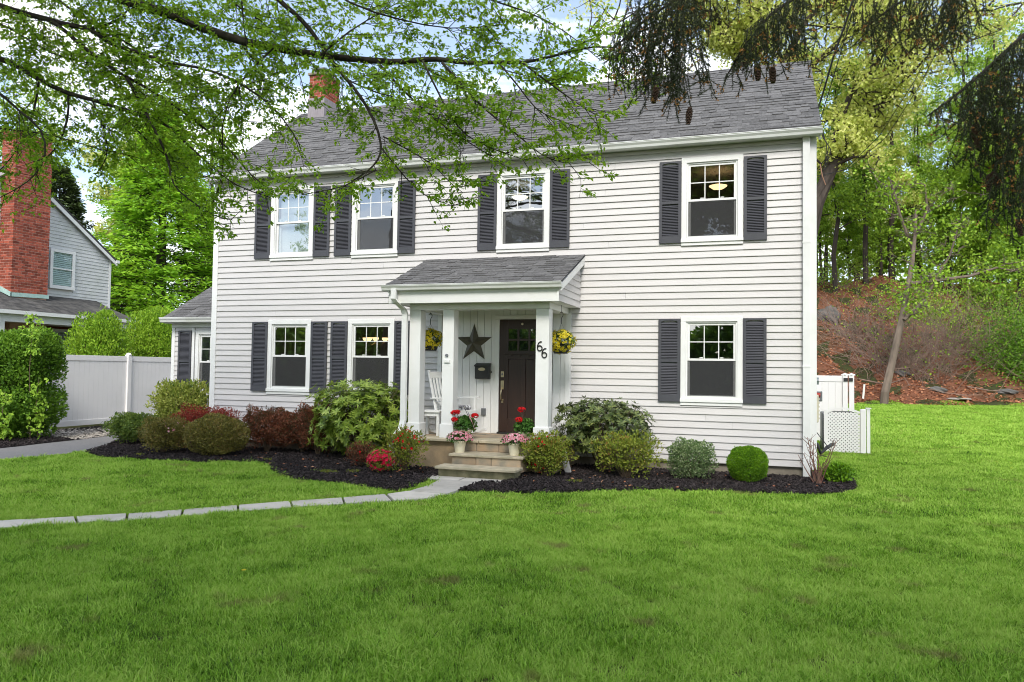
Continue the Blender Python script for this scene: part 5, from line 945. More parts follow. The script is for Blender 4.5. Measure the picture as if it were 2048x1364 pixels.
vfence_panel(gt, (11.80, 6.5), (12.70, 6.5), -.1, 1.46, True)
for xa in (12.70, 12.84): MB().box(xa, xa+.11, 6.44, 6.56, -.25, 1.47).build("post", m_vinyl, gt, bevel=.006); MB().lathe([(.085, 0), (.09, .02), (.06, .035), (.0, .055)], (xa+.055, 6.5, 1.47), 4).build("post_cap", m_vinyl, gt)
MB().lathe([(.085, 0), (.09, .02), (.06, .035), (.0, .055)], (11.86, 6.5, 1.47), 4).build("post_cap", m_vinyl, gt)
for xa in (12.72, 12.83): box("hinge", m_black, gt, xa, xa+.09, 6.42, 6.438, 1.33, 1.41)

# utility cables and their anchor
for i, (p, r, lb) in enumerate(zip(CABLES, (.016, .008, .005, .005), ("thick black service cable rising from the roof corner", "thin black cable beside the thick service cable", "upper thin wire sagging from the house corner to the upper right", "lower thin wire sagging from the house corner to the upper right"))):
    o = MB().tube(p, r, 5).build("overhead_cable", m_rubber, None, smooth=True); tag(o, lb, "cable")
an = thing("cable_anchor", (11.80, .1, 5.2), "black cable clamp and loops at the upper right house corner", "cable clamp")
MB().tube([(11.74, -.02, 5.36), (11.83, -.02, 5.42), (11.86, .02, 5.30)], .018, 6).build("clamp", m_black, an)
for k in range(3): MB().tube([(11.80, -.02, 5.40), (11.90+.03*k, .02, 5.22-.05*k), (11.88, .05, 4.98-.08*k), (11.78, .06, 4.86-.05*k)], .007, 5).build("wire_loop", m_rubber, an, smooth=True)
MB().tube([(11.80, .04, 4.9), (11.83, .02, 4.7), (11.88, .02, 4.55)], .010, 5).build("frayed_wire", surf("copper_wire", (.30, .14, .07), rough=.5), an)

# ------------------------------------------------------------------ white fence, left
fe = thing("privacy_fence", (-5.8, 4, -.15), "tall white vinyl privacy fence between the driveway and the neighbour's house", "fence")
fy = [1.22, 3.66, 6.10, 8.54, 10.98]
for i, y in enumerate(fy): 
    MB().box(-5.864, -5.736, y-.064, y+.064, -.28, 1.76).build("post", m_vinyl, fe, bevel=.006); MB().lathe([(.095, 0), (.10, .02), (.05, .05), (.0, .06)], (-5.8, y, 1.76), 4).build("post_cap", m_vinyl, fe)
for a, b in zip(fy[:-1], fy[1:]): vfence_panel(fe, (-5.8, a+.065), (-5.8, b-.065), -.09, 1.72, False)
# gravel pebbles
n = 5200; gx_ = rng.uniform(-6.3, -3.3, n); gy_ = rng.uniform(-.2, 7, n); k = inpoly(gx_, gy_, GRAV); gx_, gy_ = gx_[k], gy_[k]
peb = []
for s_ in range(4):
    m = MB(); m.lathe([(.0, -.3), (.8, -.1), (1, .25), (.5, .6), (0, .7)], (0, 0, 0), 6); m.v = [(a*.02*random.uniform(.8, 1.2), b*.016*random.uniform(.8, 1.2), c_*.014) for a, b, c_ in m.v]; peb.append(m.mesh("pebble", m_gravel))
o = scatter("gravel", peb, np.stack([gx_, gy_, gz(gx_, gy_)+.015], 1), rng.uniform(0, 6, len(gx_)), rng.uniform(.8, 2.0, len(gx_)), .3); tag(o, kind='stuff')
# mulch chips on the beds
def chip(s):
    m = MB(); m.box(-.5, .5, -.5, .5, -.5, .5); r = random.Random(s); sc = (r.uniform(.035, .06), r.uniform(.009, .016), r.uniform(.006, .010)); m.v = [(a*sc[0]*r.uniform(.7, 1.1), b*sc[1]*r.uniform(.6, 1.3), c_*sc[2]) for a, b, c_ in m.v]; return m.mesh("chip", m_mulch)
chips = [chip(i) for i in range(6)]; mp_ = []
for poly, n in ((BED_L, 42000), (BED_R, 34000), (DARK, 9000)):
    xs_ = [p[0] for p in poly]; ys_ = [p[1] for p in poly]; x = rng.uniform(max(min(xs_), -7), max(xs_), n); y = rng.uniform(max(min(ys_), -4.2), max(ys_), n); k = inpoly(x, y, poly)&~((y > -1.36)&(x > 5)&(x < 7.8)); mp_.append(np.stack([x[k], y[k], gz(x[k], y[k])+.024+rng.uniform(0, .03, k.sum())], 1))
mp_ = np.concatenate(mp_); o = scatter("mulch", chips, mp_, rng.uniform(0, 6.28, len(mp_)), rng.uniform(.6, 1.5, len(mp_)), .5); tag(o, kind='stuff')
sb = MB().obox((7.90, -1.12, .03), (.055, 0, 0), (0, .02, .01), (-.055, .04, .16)).build("edging_stone", surf("pale_edging_stone", (.42, .41, .39), (.33, .32, .31), scale=20, rough=.9), None, bevel=.012); tag(sb, "pale grey stone leaning in the shrubs right of the steps", "stone")

# ------------------------------------------------------------------ shrubs
def stems(name, x, y, z, rx, ry, h, n, r, mat, parent, lean=1.0):
    m = MB()
    for i in range(n):
        a = random.uniform(0, 6.28); q = random.uniform(.3, 1)*lean; p0 = (x+random.uniform(-.08, .08)*rx, y+random.uniform(-.08, .08)*ry, z-.03); e = Vector((x+rx*q*math.cos(a), y+ry*q*math.sin(a), z+h*random.uniform(.55, .92)))
        mid = (Vector(p0)+e)/2+Vector((random.uniform(-.08, .08), random.uniform(-.08, .08), h*.06)); m.tube([p0, mid, e], [r, r*.7, r*.35], 5, False)
        for _ in range(2):
            e2 = mid+(e-mid)*random.uniform(.2, .8)+Vector((random.uniform(-.3, .3)*rx, random.uniform(-.3, .3)*ry, random.uniform(.05, .25)*h)); m.tube([mid, e2], [r*.5, r*.25], 4, False)
    return m.build(name, mat, parent)
def shrub(name, x, y, w, h, mat, label, cat, n, ll, lw, depth=None, z=None, flat=.5, zlow=.12, lump=.22, group=None, stem_n=10, stem_r=.012, updir=.4, shell=.6, gaps=0, tips=None, lean=.8, seed=None, expo=None):
    z = float(gz(x, y))+.02 if z is None else z; rx = w/2; ry = (depth or w*.85)/2
    t = thing(name, (x, y, z), label, cat, group)
    stems("stems", x, y, z, rx, ry, h, stem_n, stem_r, m_stem, t, lean)
    d = rdir(n, .25); rad = 1-(1-shell)*rng.uniform(size=n)**1.5; k1, k2 = rng.uniform(0, 6, 2)
    lum = 1+lump*(np.sin(d[:, 0]*5+k1)*np.cos(d[:, 1]*4+k2)+.6*np.sin(d[:, 2]*7+d[:, 0]*6+k2)+.4*np.sin(d[:, 0]*13+k2)*np.sin(d[:, 2]*11+k1))
    c = np.array([x, y, z+h*(zlow+(1-zlow)*.5)]); half = np.array([rx, ry, h*(1-zlow)*.5]); sgn = np.sign(d)*np.abs(d)**np.array(expo or [.93, .93, .90])
    Pn = c+sgn*half*(rad*lum)[:, None]; Pn[:, 2] = np.maximum(Pn[:, 2], z+.02)
    ni = int(n*.45); di = rdir(ni, .2); Pi = c+di*half*(.25+.55*rng.uniform(size=ni)**.6)[:, None]
    if gaps:
        g_ = np.sin(Pn[:, 0]*9+k1)*np.sin(Pn[:, 2]*11+k2)*np.cos(Pn[:, 1]*8); keep = (g_ < gaps) | (rng.uniform(size=n) < .25); Pn = Pn[keep]; d = d[keep]; n = len(Pn)
    Pn = np.concatenate([Pn, Pi]); d = np.concatenate([d, di]); n = len(Pn)
    D = d*flat+rng.normal(size=(n, 3))*.45+np.array([0, 0, updir]); V, F = leafquads(Pn, D, d*.7+rng.normal(size=(n, 3))*.3+np.array([0, 0, .6]), rng.uniform(.65, 1.2, n)*ll*1.25, rng.uniform(.8, 1.15, n)*lw*1.4)
    npobj("foliage", V, F, mat, t, True)
    ns = 26 if lump > .1 else 6; ds = rdir(ns, .7); Ps = []; Dd = []       # stray shoots
    for i in range(ns):
        for j in range(9): q = 1+j*.022; Ps.append(c+ds[i]*half*q*.98); Dd.append(ds[i]*.8+rng.normal(size=3)*.6)
    V, F = leafquads(np.array(Ps), np.array(Dd), rdir(len(Ps), 1), np.full(len(Ps), ll*1.1), np.full(len(Ps), lw*1.2)); npobj("shoots", V, F, mat, t, True)
    if tips:
        mt, nt_, tl, tw, frac = tips; m_ = rng.choice(n-ni, nt_); dd = d[m_]; k = (dd[:, 2] > frac); P2 = Pn[m_][k]+dd[k]*.02; V, F = leafquads(P2, dd[k]*.4+rng.normal(size=(k.sum(), 3))*.3+np.array([0, 0, .9]), rdir(k.sum()), rng.uniform(.7, 1.2, k.sum())*tl, np.full(k.sum(), tw)); npobj("young_tips", V, F, mt, t, True)
    return t, c, half
def rhodo(name, x, y, w, h, mat, label, depth, n_ros, ll, z=None, gapz=.1):
    z = float(gz(x, y))+.02 if z is None else z; t = thing(name, (x, y, z), label, "rhododendron"); rx, ry = w/2, depth/2; stems("stems", x, y, z, rx, ry, h, 26, .016, m_stem, t, .9)
    d = rdir(n_ros, .25); rad = .45+.55*rng.uniform(size=n_ros)**.6; c = np.array([x, y, z+h*(gapz+(1-gapz)*.5)]); k1 = rng.uniform(0, 6); lum = 1+.14*np.sin(d[:, 0]*6+k1)*np.cos(d[:, 2]*5)+.08*np.sin(d[:, 1]*9)
    C_ = c+np.sign(d)*np.abs(d)**.82*np.array([rx, ry, h*(1-gapz)*.5])*(rad*lum)[:, None]; ax = norm(d*.75+np.array([0, 0, .55])+rng.normal(size=d.shape)*.2); Vs, Fs, o = [], [], 0
    for q in range(9):
        a = 2*math.pi*q/9+rng.uniform(0, .5, n_ros); T = norm(np.cross(ax, np.array([.3, .2, .9]))); B_ = np.cross(ax, T); D = T*np.cos(a)[:, None]+B_*np.sin(a)[:, None]+ax*rng.uniform(-.15, .55, n_ros)[:, None]
        V, F = leafquads(C_, D, ax, rng.uniform(.7, 1.15, n_ros)*ll, rng.uniform(.85, 1.1, n_ros)*ll*.30, .12); Vs.append(V); Fs.append(F+o); o += len(V)
    npobj("foliage", np.concatenate(Vs), np.concatenate(Fs), mat, t, True); return t, c
def flowers(t, c, half, n, mat, size, region=None, name="blossoms", up=.3, count_tag=True):
    d = rdir(n, up); d[:, 1] -= .3; d = norm(d); Pn = c+d*half*rng.uniform(.85, 1.08, n)[:, None]
    if region is not None: k = region(Pn); Pn = Pn[k]; d = d[k]
    V, F = blossoms(Pn, size, 5, .35, d); npobj(name, V, F, mat, t, True)

# left bed, from the driveway to the steps
shrub("azalea_shrub", -1.62, -.35, 1.12, .62, l_azg, "low green azalea at the far left end of the mulch bed, touching the driveway", "shrub", 5200, .05, .020, .9, flat=.4, shell=.55)
shrub("privet_shrub", -.98, .28, 1.42, 1.30, l_privet, "tall yellow-green shrub with bare stems in front of the left wing", "shrub", 6500, .055, .024, .9, zlow=.22, stem_n=34, stem_r=.010, shell=.5, gaps=.35, tips=(l_azg, 900, .09, .03, .3))
t, c, half = shrub("azalea_shrub", .18, -1.45, .92, .66, l_olive, "olive-brown azalea between the driveway azalea and the clipped round mound", "shrub", 5600, .034, .016, .8, stem_n=14, gaps=.6)
flowers(t, c, half*1.03, 40, f_pink, .022, region=lambda P_: P_[:, 0] > c[0]+.1)
shrub("barberry_shrub", .40, -.55, 1.55, .82, l_redb, "bright red spreading shrub below the left house corner", "red shrub", 9000, .030, .014, .8, zlow=.1, tips=(l_redb, 900, .05, .010, .2))
shrub("clipped_azalea", 1.33, -1.38, 1.12, .74, l_olive, "dense clipped olive-green mound in front of the red shrubs", "shrub", 10500, .030, .017, .95, zlow=.03, lump=.09, shell=.75)
shrub("barberry_shrub", 1.78, -.50, .98, .84, l_red, "dark red shrub just right of the clipped mound", "red shrub", 7600, .032, .015, .8, tips=(l_red, 500, .05, .010, .2), zlow=.16)
shrub("barberry_shrub", 2.45, -.35, .95, .82, l_red, "dark red shrub in the middle of the red row, under the lower left window", "red shrub", 7600, .032, .015, .8, tips=(l_red, 500, .05, .010, .2), zlow=.16)
shrub("barberry_shrub", 2.95, -.55, .80, .98, l_red, "tallest dark red shrub, against the large rhododendron", "red shrub", 7000, .032, .015, .7, tips=(l_red, 500, .05, .010, .2))
rhodo("rhododendron", 3.92, -.72, 1.85, 1.42, l_rhodo, "large bright green rhododendron left of the porch downspout", 1.35, 900, .120)
t, c, half = shrub("small_azalea", 4.50, -1.68, .50, .40, l_red, "small reddish azalea in front of the large rhododendron", "azalea", 1500, .028, .012, .45, stem_n=18, stem_r=.006, gaps=.3); flowers(t, c, half, 14, f_red, .02)
t, c, half = shrub("flowering_azalea", 5.20, -2.28, .42, .36, l_azm, "small azalea covered in hot pink-red flowers left of the steps", "azalea", 900, .035, .015, .4, stem_n=8, stem_r=.006); flowers(t, c, half*1.05, 170, f_hot, .032, up=.6)
t, c, half = shrub("open_azalea", 5.42, -1.95, .72, .70, l_azm, "leggy azalea with a few red flowers against the left side of the steps", "azalea", 1900, .04, .017, .5, stem_n=26, stem_r=.006, gaps=.25, shell=.4); flowers(t, c, half, 70, f_red, .024, region=lambda P_: (P_[:, 0] > c[0]-.1)&((P_[:, 2] > c[2]) | (rng.uniform(size=len(P_)) < .2)))
# right bed
t, c, half = shrub("open_azalea", 7.72, -1.62, .78, .68, l_azm, "yellow-green azalea with red flowers against the right side of the steps", "azalea", 3000, .038, .018, .6, stem_n=22, stem_r=.006, gaps=.4, shell=.5); flowers(t, c, half, 60, f_red, .024, region=lambda P_: (P_[:, 0] < c[0]+.1)&(np.abs(P_[:, 2]-c[2]) > .12))
rhodo("rhododendron", 8.42, -.62, 1.72, 1.20, l_rhodo2, "dark green rhododendron against the wall right of the porch", 1.05, 760, .100, gapz=.24)
t, c, half = shrub("mixed_azalea", 8.92, -1.28, 1.05, .70, l_azm, "half-bare azalea with brown twigs in front of the dark rhododendron", "azalea", 2600, .042, .019, .7, stem_n=44, stem_r=.006, gaps=.15, shell=.5)
shrub("variegated_shrub", 9.86, -.95, .76, .62, l_euon, "variegated cream and green shrub under the lower right window", "shrub", 5600, .026, .014, .65, zlow=.03, lump=.1, stem_n=10)
shrub("boxwood_ball", 10.70, -.92, .60, .55, l_box, "bright green clipped boxwood ball near the right house corner", "boxwood", 11500, .020, .011, .64, zlow=.0, expo=[1, 1, 1], lump=.045, shell=.82, updir=.7)
rb = thing("rose_bush", (11.72, -.75, -.17), "bare pruned rose bush with reddish canes at the right house corner", "rose bush")
m_cane = surf("rose_cane", (.15, .055, .04), (.22, .13, .09), scale=9, rough=.8)
for i in range(15):
    a = random.uniform(0, 6.28); q = random.uniform(.1, .36); p0 = Vector((11.72+random.uniform(-.05, .05), -.75+random.uniform(-.05, .05), -.18)); e = p0+Vector((q*math.cos(a), q*math.sin(a)*.7, random.uniform(.35, .72))); mid = (p0+e)/2+Vector((random.uniform(-.06, .06), 0, .03))
    m = MB().tube([p0, mid, e], [.009, .007, .003], 5, False)
    for _ in range(3): s_ = mid+(e-mid)*random.uniform(0, .9); m.tube([s_, s_+Vector((random.uniform(-.12, .12), random.uniform(-.06, .06), random.uniform(.04, .14)))], [.004, .002], 4, False)
    m.build("cane", m_cane, rb)
shrub("leafy_perennial", 12.02, -.35, .42, .26, l_box, "low light green plant beside the bare rose bush", "plant", 900, .045, .022, .5, zlow=0, stem_n=8, stem_r=.004)
wp = [(4.26, -2.5, .12), (4.42, -2.55, .10), (4.75, -2.35, .10), (2.6, -1.6, .06), (8.27, -2.0, .09), (.1, -1.95, .05)]
for i, (x, y, r) in enumerate(wp):
    n = 160; a = rng.uniform(0, 6.28, n); q = r*np.sqrt(rng.uniform(size=n)); P_ = np.stack([x+q*np.cos(a)*1.5, y+q*np.sin(a), np.full(n, -.16)], 1); V, F = leafquads(P_, rdir(n, 1.2), rdir(n), rng.uniform(.03, .06, n), rng.uniform(.008, .014, n)); o = npobj("ground_weeds", V, F, l_azm if i else l_azg); o['kind'] = 'stuff'
n = 70; x = rng.uniform(7.4, 12, n); y = rng.uniform(-2.6, -.3, n); x2 = rng.uniform(1.5, 6, n); y2 = rng.uniform(-2.9, -.8, n); X = np.concatenate([x, x2]); Y = np.concatenate([y, y2]); k = inpoly(X, Y, BED_L) | inpoly(X, Y, BED_R); X, Y = X[k], Y[k]; n = len(X)
V, F = leafquads(np.stack([X, Y, gz(X, Y)+.055], 1), rng.normal(size=(n, 3))*np.array([1, 1, .2]), np.tile([0, 0, 1.0], (n, 1))+rng.normal(size=(n, 3))*.4, rng.uniform(.04, .08, n), rng.uniform(.03, .05, n)); o = npobj("fallen_leaves", V, F, m_litter); o['kind'] = 'stuff'
# left hedge with a climbing maple seedling, and the two hedges beyond the fence
shrub("boundary_hedge", -5.0, -.30, 1.85, 2.38, l_hedge, "tall dark green boxy hedge at the left edge in front of the fence", "hedge", 21000, .062, .034, 1.7, zlow=.0, expo=[.75, .75, .55], lump=.07, flat=.5, shell=.72, stem_n=20, stem_r=.018)
ms = thing("maple_seedling", (-4.25, -.55, -.15), "young maple shoots growing out of the left hedge", "seedling")
for (x, y, z0, z1, w) in ((-4.05, -.75, .2, 2.55, .22), (-4.35, -1.1, .0, .9, .40), (-4.0, -.6, -.1, 1.2, .22), (-4.5, -1.2, -.1, .5, .4)):
    MB().tube([(x-.2, y+.2, -.15), (x-.05, y, (z0+z1)/2), (x, y, z1)], [.012, .008, .003], 5, False).build("stem", m_stem, ms); n = 70
    P_ = np.stack([x+rng.normal(size=n)*w*.6, y+rng.normal(size=n)*w*.3, rng.uniform(z0, z1, n)], 1)
    if z1 > 2: P_[:, 2] = rng.uniform(1.7, z1, n)
    Vs, Fs, o_ = [], [], 0
    for da in (-.9, 0, .9):
        D = np.stack([np.cos(da+1.2*np.ones(n))*.9*np.sign(rng.uniform(-1, 1, n)), -np.full(n, .3), np.sin(da)*np.ones(n)*.8-.4], 1)+rng.normal(size=(n, 3))*.15; V, F = leafquads(P_, D, np.tile([0, -.6, .8], (n, 1)), np.full(n, .095), np.full(n, .055)); Vs.append(V); Fs.append(F+o_); o_ += len(V)
    npobj("leaves", np.concatenate(Vs), np.concatenate(Fs), l_arb, ms, True)
shrub("arborvitae_hedge", -7.1, 3.9, 1.75, 3.15, l_arb, "light green rounded hedge behind the fence, nearer the neighbour's porch", "hedge", 11000, .075, .03, 1.5, lump=.1, updir=.8, stem_n=16, stem_r=.02, gaps=.5)
shrub("arborvitae_hedge", -7.2, 6.0, 1.75, 3.4, l_arb, "light green rounded hedge behind the fence, beside the left wing", "hedge", 11000, .075, .03, 1.5, lump=.1, updir=.8, stem_n=16, stem_r=.02, gaps=.5)

# ------------------------------------------------------------------ neighbour's house
NX = -11.0
nb = thing("neighbour_house", (-14, 4.2, -.2), "neighbour's pale clapboard house with a large red brick chimney at the left edge", "house")
gy0, gy1, gez, gap = .5, 7.95, 5.17, .655; gym = (gy0+gy1)/2; gzr = gez+gap*(gym-gy0)
MB().prism([(gy0, -.3), (gy1, -.3), (gy1, gez), (gym, gzr), (gy0, gez)], 'x', -20, NX).build("wall", m_siding, nb)
z = 2.95
m_sn = surf("weathered_siding", (.62, .63, .62), (.55, .56, .55), scale=2, rough=.6, dirt=(.33, .36, .28, .45), dscale=1.2)
nwin = (5.50, 6.43, 3.93, 5.22)
while z < gzr-.15:
    hw_ = (gzr-z-.06)/gap; a0, a1 = max(gy0, gym-hw_), min(gy1-.07, gym+hw_)
    for a, b in runs(z, z+P, a0, a1, [nwin]):
        MB().prism([(NX+p, q) for p, q in [(0, z+P), (.004, z+P), (.02, z+.004), (.02, z), (.0, z)]], 'y', a, b).build("siding_board", m_sn, nb)
    z += P
box("corner_board", m_white, nb, NX, NX+.03, gy1-.065, gy1+.02, 3.0, gez)
for s in (-1, 1):
    e = gym+s*(gy1-gym+.16); ez = gez-.16*gap
    MB().prism([(gym, gzr+.10), (e, ez+.10), (e, ez+.02), (gym, gzr+.02)][::s], 'x', -20.2, NX+.16).build("roof", m_shingle_n, nb)
    MB().prism([(gym, gzr+.02), (e, ez+.02), (e, ez-.10), (gym, gzr-.13)][::s], 'x', NX+.12, NX+.155).build("rake_board", m_white, nb)
box("gutter_end", m_white, nb, NX-.2, NX+.18, gy1+.10, gy1+.24, gez-.10, gez+.0)
def wcase(y0, y1, z0, z1, x, nm="window", t=.10):
    w = MB().box(x, x+.035, y0, y0+t, z0, z1).box(x, x+.035, y1-t, y1, z0, z1).box(x, x+.035, y0+t, y1-t, z1-t, z1).box(x-.0, x+.05, y0-.01, y1+.01, z0-.03, z0+t*.8).build(nm, m_white, nb); BASE[w.name] = BASE[nb.name]; my = (z0+z1)/2
    MB().box(x-.05, x+.02, y0+t, y1-t, my-.02, my+.02).build("meeting_rail", m_white, w); MB().box(x-.008, x-.004, y0+t, y1-t, z0+t*.8, my-.021).build("pane", m_glassn, w); MB().box(x+.004, x+.008, y0+t, y1-t, my+.021, z1-t).build("pane", m_glassn, w)
    zz = z0+t
    while zz < z1-t-.03: MB().box(x-.045, x-.015, y0+t, y1-t, zz, zz+.046).build("blind_slat", m_blind, w); zz += .06
    return w
MB().box(NX+.0005, NX+.002, nwin[0], nwin[1], nwin[2], nwin[3]).build("window_backing", m_blind, nb); wcase(nwin[0], nwin[1], nwin[2]+.03, nwin[3], NX+.055)
ncx0, ncx1, ncy0, ncy1 = NX-.02, NX+.55, 3.80, 5.03
nc = MB().box(ncx0+.02, ncx1-.02, ncy0+.02, ncy1-.02, -.2, 8.45).build("chimney", m_mortar, nb); BASE[nc.name] = BASE[nb.name]
brick_stack(nc, ncx0, ncx1, ncy0, ncy1, 3.62, 8.50, .215, .0815, ('-y', '+x', '+y'), 300, (NX+1.5, 4.6, 4.9))
MB().prism([(ncy0-.03, 3.48), (ncy1+.03, 3.52), (ncy1+.03, 3.64), (ncy0-.03, 3.60)], 'x', ncx1-.02, ncx1+.03).build("flashing", m_copper, nc)
MB().prism([(NX-.0, 3.70), (ncx1+.03, 3.48), (ncx1+.03, 3.60), (NX, 3.86)], 'y', ncy0-.05, ncy0-.0).build("flashing", m_copper, nc)
# sun-porch roof, hipped at its far end
A1, A2 = (NX, -2.5, 3.66), (NX, 7.19, 3.68); E1, E2 = (-9.25, -2.5, 2.98), (-9.25, 7.45, 3.0); W3 = (NX, 8.9, 3.0)
m = MB(); m.v = [A1, A2, E2, E1, W3, (NX, -2.5, 2.94), (NX, 8.9, 2.94), (-9.25, 7.45, 2.94), (-9.25, -2.5, 2.94)]; m.f = [(0, 3, 2, 1), (1, 2, 4), (3, 8, 7, 2), (2, 7, 6, 4), (5, 6, 7, 8)]
nr = m.build("porch_roof", m_shingle_n, nb); BASE[nr.name] = BASE[nb.name]
r = random.Random(5); m = MB(); u = Vector((1.75, 0, -.68)); ul = u.length; u.normalize(); nv = Vector((-u.z, 0, u.x)); nv = Vector((.36, 0, .93))
i = 0
while i*.142 < ul-.03:
    y = -.5+r.uniform(0, .2); ym = 7.42-(1-i*.142/ul)*.25+0*.0
    while y < ym-.05:
        w = min(r.choice((.2, .28, .34)), ym-y); p = Vector(E1)-u*(i*.142); c = Vector((p.x, y+w/2, p.z)); m.obox(c-u*.07+nv*.008, Vector((0, w/2-.003, 0)), u*.075, nv*.006); y += w
    i += 1
m.build("shingles", m_shingle_n, nr)['kind'] = 'stuff'
MB().box(-9.27, -9.12, -2.5, 7.5, 2.88, 2.985).build("gutter", m_white, nb); MB().box(-9.42, -9.272, -2.5, 7.42, 2.66, 2.93).build("porch_beam", m_white, nb)
for y0, w in ((2.35, .38), (6.60, .30)): MB().box(-9.42, -9.28, y0, y0+w, -.2, 2.66).build("porch_post", m_white, nb, bevel=.01)
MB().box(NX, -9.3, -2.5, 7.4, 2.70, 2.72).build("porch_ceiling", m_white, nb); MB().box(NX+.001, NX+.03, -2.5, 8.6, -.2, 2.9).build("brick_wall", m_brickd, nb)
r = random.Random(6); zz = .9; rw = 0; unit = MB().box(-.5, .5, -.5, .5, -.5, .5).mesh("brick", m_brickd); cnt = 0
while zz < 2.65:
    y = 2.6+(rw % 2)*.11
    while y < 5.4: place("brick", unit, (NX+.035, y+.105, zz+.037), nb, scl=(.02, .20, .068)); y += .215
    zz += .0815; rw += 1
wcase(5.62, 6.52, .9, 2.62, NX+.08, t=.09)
MB().box(-10.9, -9.3, 7.40, 7.44, -.2, 2.7).build("porch_end_wall", m_sn, nb)
vp = MB().lathe([(.06, 0), (.06, .25), (.09, .27), (.0, .33)], (-12.2, 9.2, 3.1), 10).build("roof_vent", m_sn, nb)

# ------------------------------------------------------------------ trees
def limb(m, p0, d, L_, r, k=6, seg=4, wob=.18, up=.0):
    pts = [Vector(p0)]; d = Vector(d).normalized()
    for i in range(seg):
        d = (d+Vector((random.gauss(0, wob), random.gauss(0, wob), random.gauss(0, wob)+up))).normalized(); pts.append(pts[-1]+d*(L_/seg))
    m.tube(pts, [r*(1-.62*i/seg) for i in range(seg+1)], k, False); return pts, d
def cluster_leaves(C_, R, per, ll, lw, droop=0.0):
    C_ = np.asarray(C_); n = len(C_)*per; Cc = np.repeat(C_, per, 0); d = rng.normal(size=(n, 3))*np.array([1, 1, .62])*R*.55; P_ = Cc+d
    D = rng.normal(size=(n, 3))+np.array([0, 0, .2-droop]); V, F = leafquads(P_, D, rdir(n, .8), rng.uniform(.7, 1.25, n)*ll, rng.uniform(.7, 1.2, n)*lw); return V, F
def make_tree(name, H, crown_r, seed, leaf, label, cat, loc=(0, 0, 0), trunk_r=.22, base=.35, nl=9, per=26, ll=.20, lw=.13, bark=None, lean=(0, 0), group=None, spread=.75, cl_r=.8, trunk_path=None, extra=None):
    random.seed(seed); t = thing(name, loc, label, cat, group); m = MB(); o = Vector(loc)
    if trunk_path: tp = [Vector(p) for p in trunk_path]; m.tube(tp, [trunk_r*(1-.7*i/(len(tp)-1)) for i in range(len(tp))], 8, False)
    else:
        tp = [o+Vector((0, 0, -.6))]
        for i in range(6): tp.append(o+Vector((lean[0]*(i+1)/6+random.gauss(0, .12), lean[1]*(i+1)/6+random.gauss(0, .12), H*.92*(i+1)/6)))
        m.tube(tp, [trunk_r*(1-.75*i/6) for i in range(7)], 8, False)
    C_ = []; nt_ = len(tp)-1; br = MB()
    starts = []
    for i in range(nl):
        f = base+(1-base)*(i+.5)/nl; s = f*nt_; j = min(int(s), nt_-1); p = tp[j].lerp(tp[j+1], s-j); starts.append((p, f))
    for ex in (extra or []):
        ep = [Vector(q) for q in ex]; br.tube(ep, [trunk_r*.45*(1-.6*i/(len(ep)-1)) for i in range(len(ep))], 6, False)
        for j in range(1, len(ep)): starts.append((ep[j], .75)); starts.append((ep[j].lerp(ep[j-1], .5), .75))
    for i, (p, f) in enumerate(starts):
        a = i*2.4+random.uniform(-.5, .5); sp = crown_r*math.sin(math.pi*min(1, .25+.75*(1-abs(f-.55)*1.3)))*random.uniform(.7, 1.1); d = Vector((math.cos(a), math.sin(a), random.uniform(.15, spread)))
        pts, de = limb(br, p, d, sp, trunk_r*.32*(1.2-f), 5, 4)
        for q in pts[1:]:
            for _ in range(2):
                dd = Vector((random.gauss(0, 1), random.gauss(0, 1), random.gauss(.35, .5))); p2, _d = limb(br, q, dd, sp*random.uniform(.28, .5), trunk_r*.10, 4, 3, .25)
                C_ += [p2[-1], p2[-2]]; 
                for _k in range(2): p3, _e = limb(br, p2[-2], Vector((random.gauss(0, 1), random.gauss(0, 1), random.gauss(.1, .5))), sp*.2, trunk_r*.05, 3, 2, .3); C_.append(p3[-1])
    m.build("trunk", bark or m_bark, t); br.build("limbs", bark or m_bark, t)['kind'] = 'stuff'
    V, F = cluster_leaves(np.array([tuple(c) for c in C_]), cl_r, per, ll, lw); npobj("crown", V, F, leaf, t, True); return t
def copy_tree(t, loc, rz, s, label, group=None, name=None):
    c = t.copy(); COL.objects.link(c); c.location = loc; c.rotation_euler = (0, 0, rz); c.scale = (s, s, s); c['label'] = label
    if group: c['group'] = group
    for ch in t.children: d = ch.copy(); COL.objects.link(d); d.parent = c
    return c
def gzz(x, y): return float(gz(x, y))
# the two big oaks whose limbs show above the roof
make_tree("oak_tree", 22, 7.6, 3, l_oak, "big oak with yellow-green young leaves and a leaning trunk right of the house", "oak", loc=tuple(OAK_A[0]), trunk_path=OAK_A, trunk_r=.50, base=.42, nl=24, per=19, ll=.22, lw=.16, cl_r=.62, extra=[OAK_A_LIMB], spread=.6)
make_tree("oak_tree", 22, 7.0, 4, l_oak, "big oak with yellow-green leaves behind the house roof, limbs forking above the ridge", "oak", loc=tuple(OAK_B[0]), trunk_path=OAK_B, trunk_r=.50, base=.50, nl=20, per=20, ll=.21, lw=.155, cl_r=.62, extra=[OAK_B_LIMB, OAK_B_LIMB2], spread=.6)
ORD = 'first second third fourth fifth sixth seventh eighth ninth tenth eleventh twelfth thirteenth fourteenth fifteenth sixteenth seventeenth eighteenth nineteenth twentieth twenty-first twenty-second'.split()
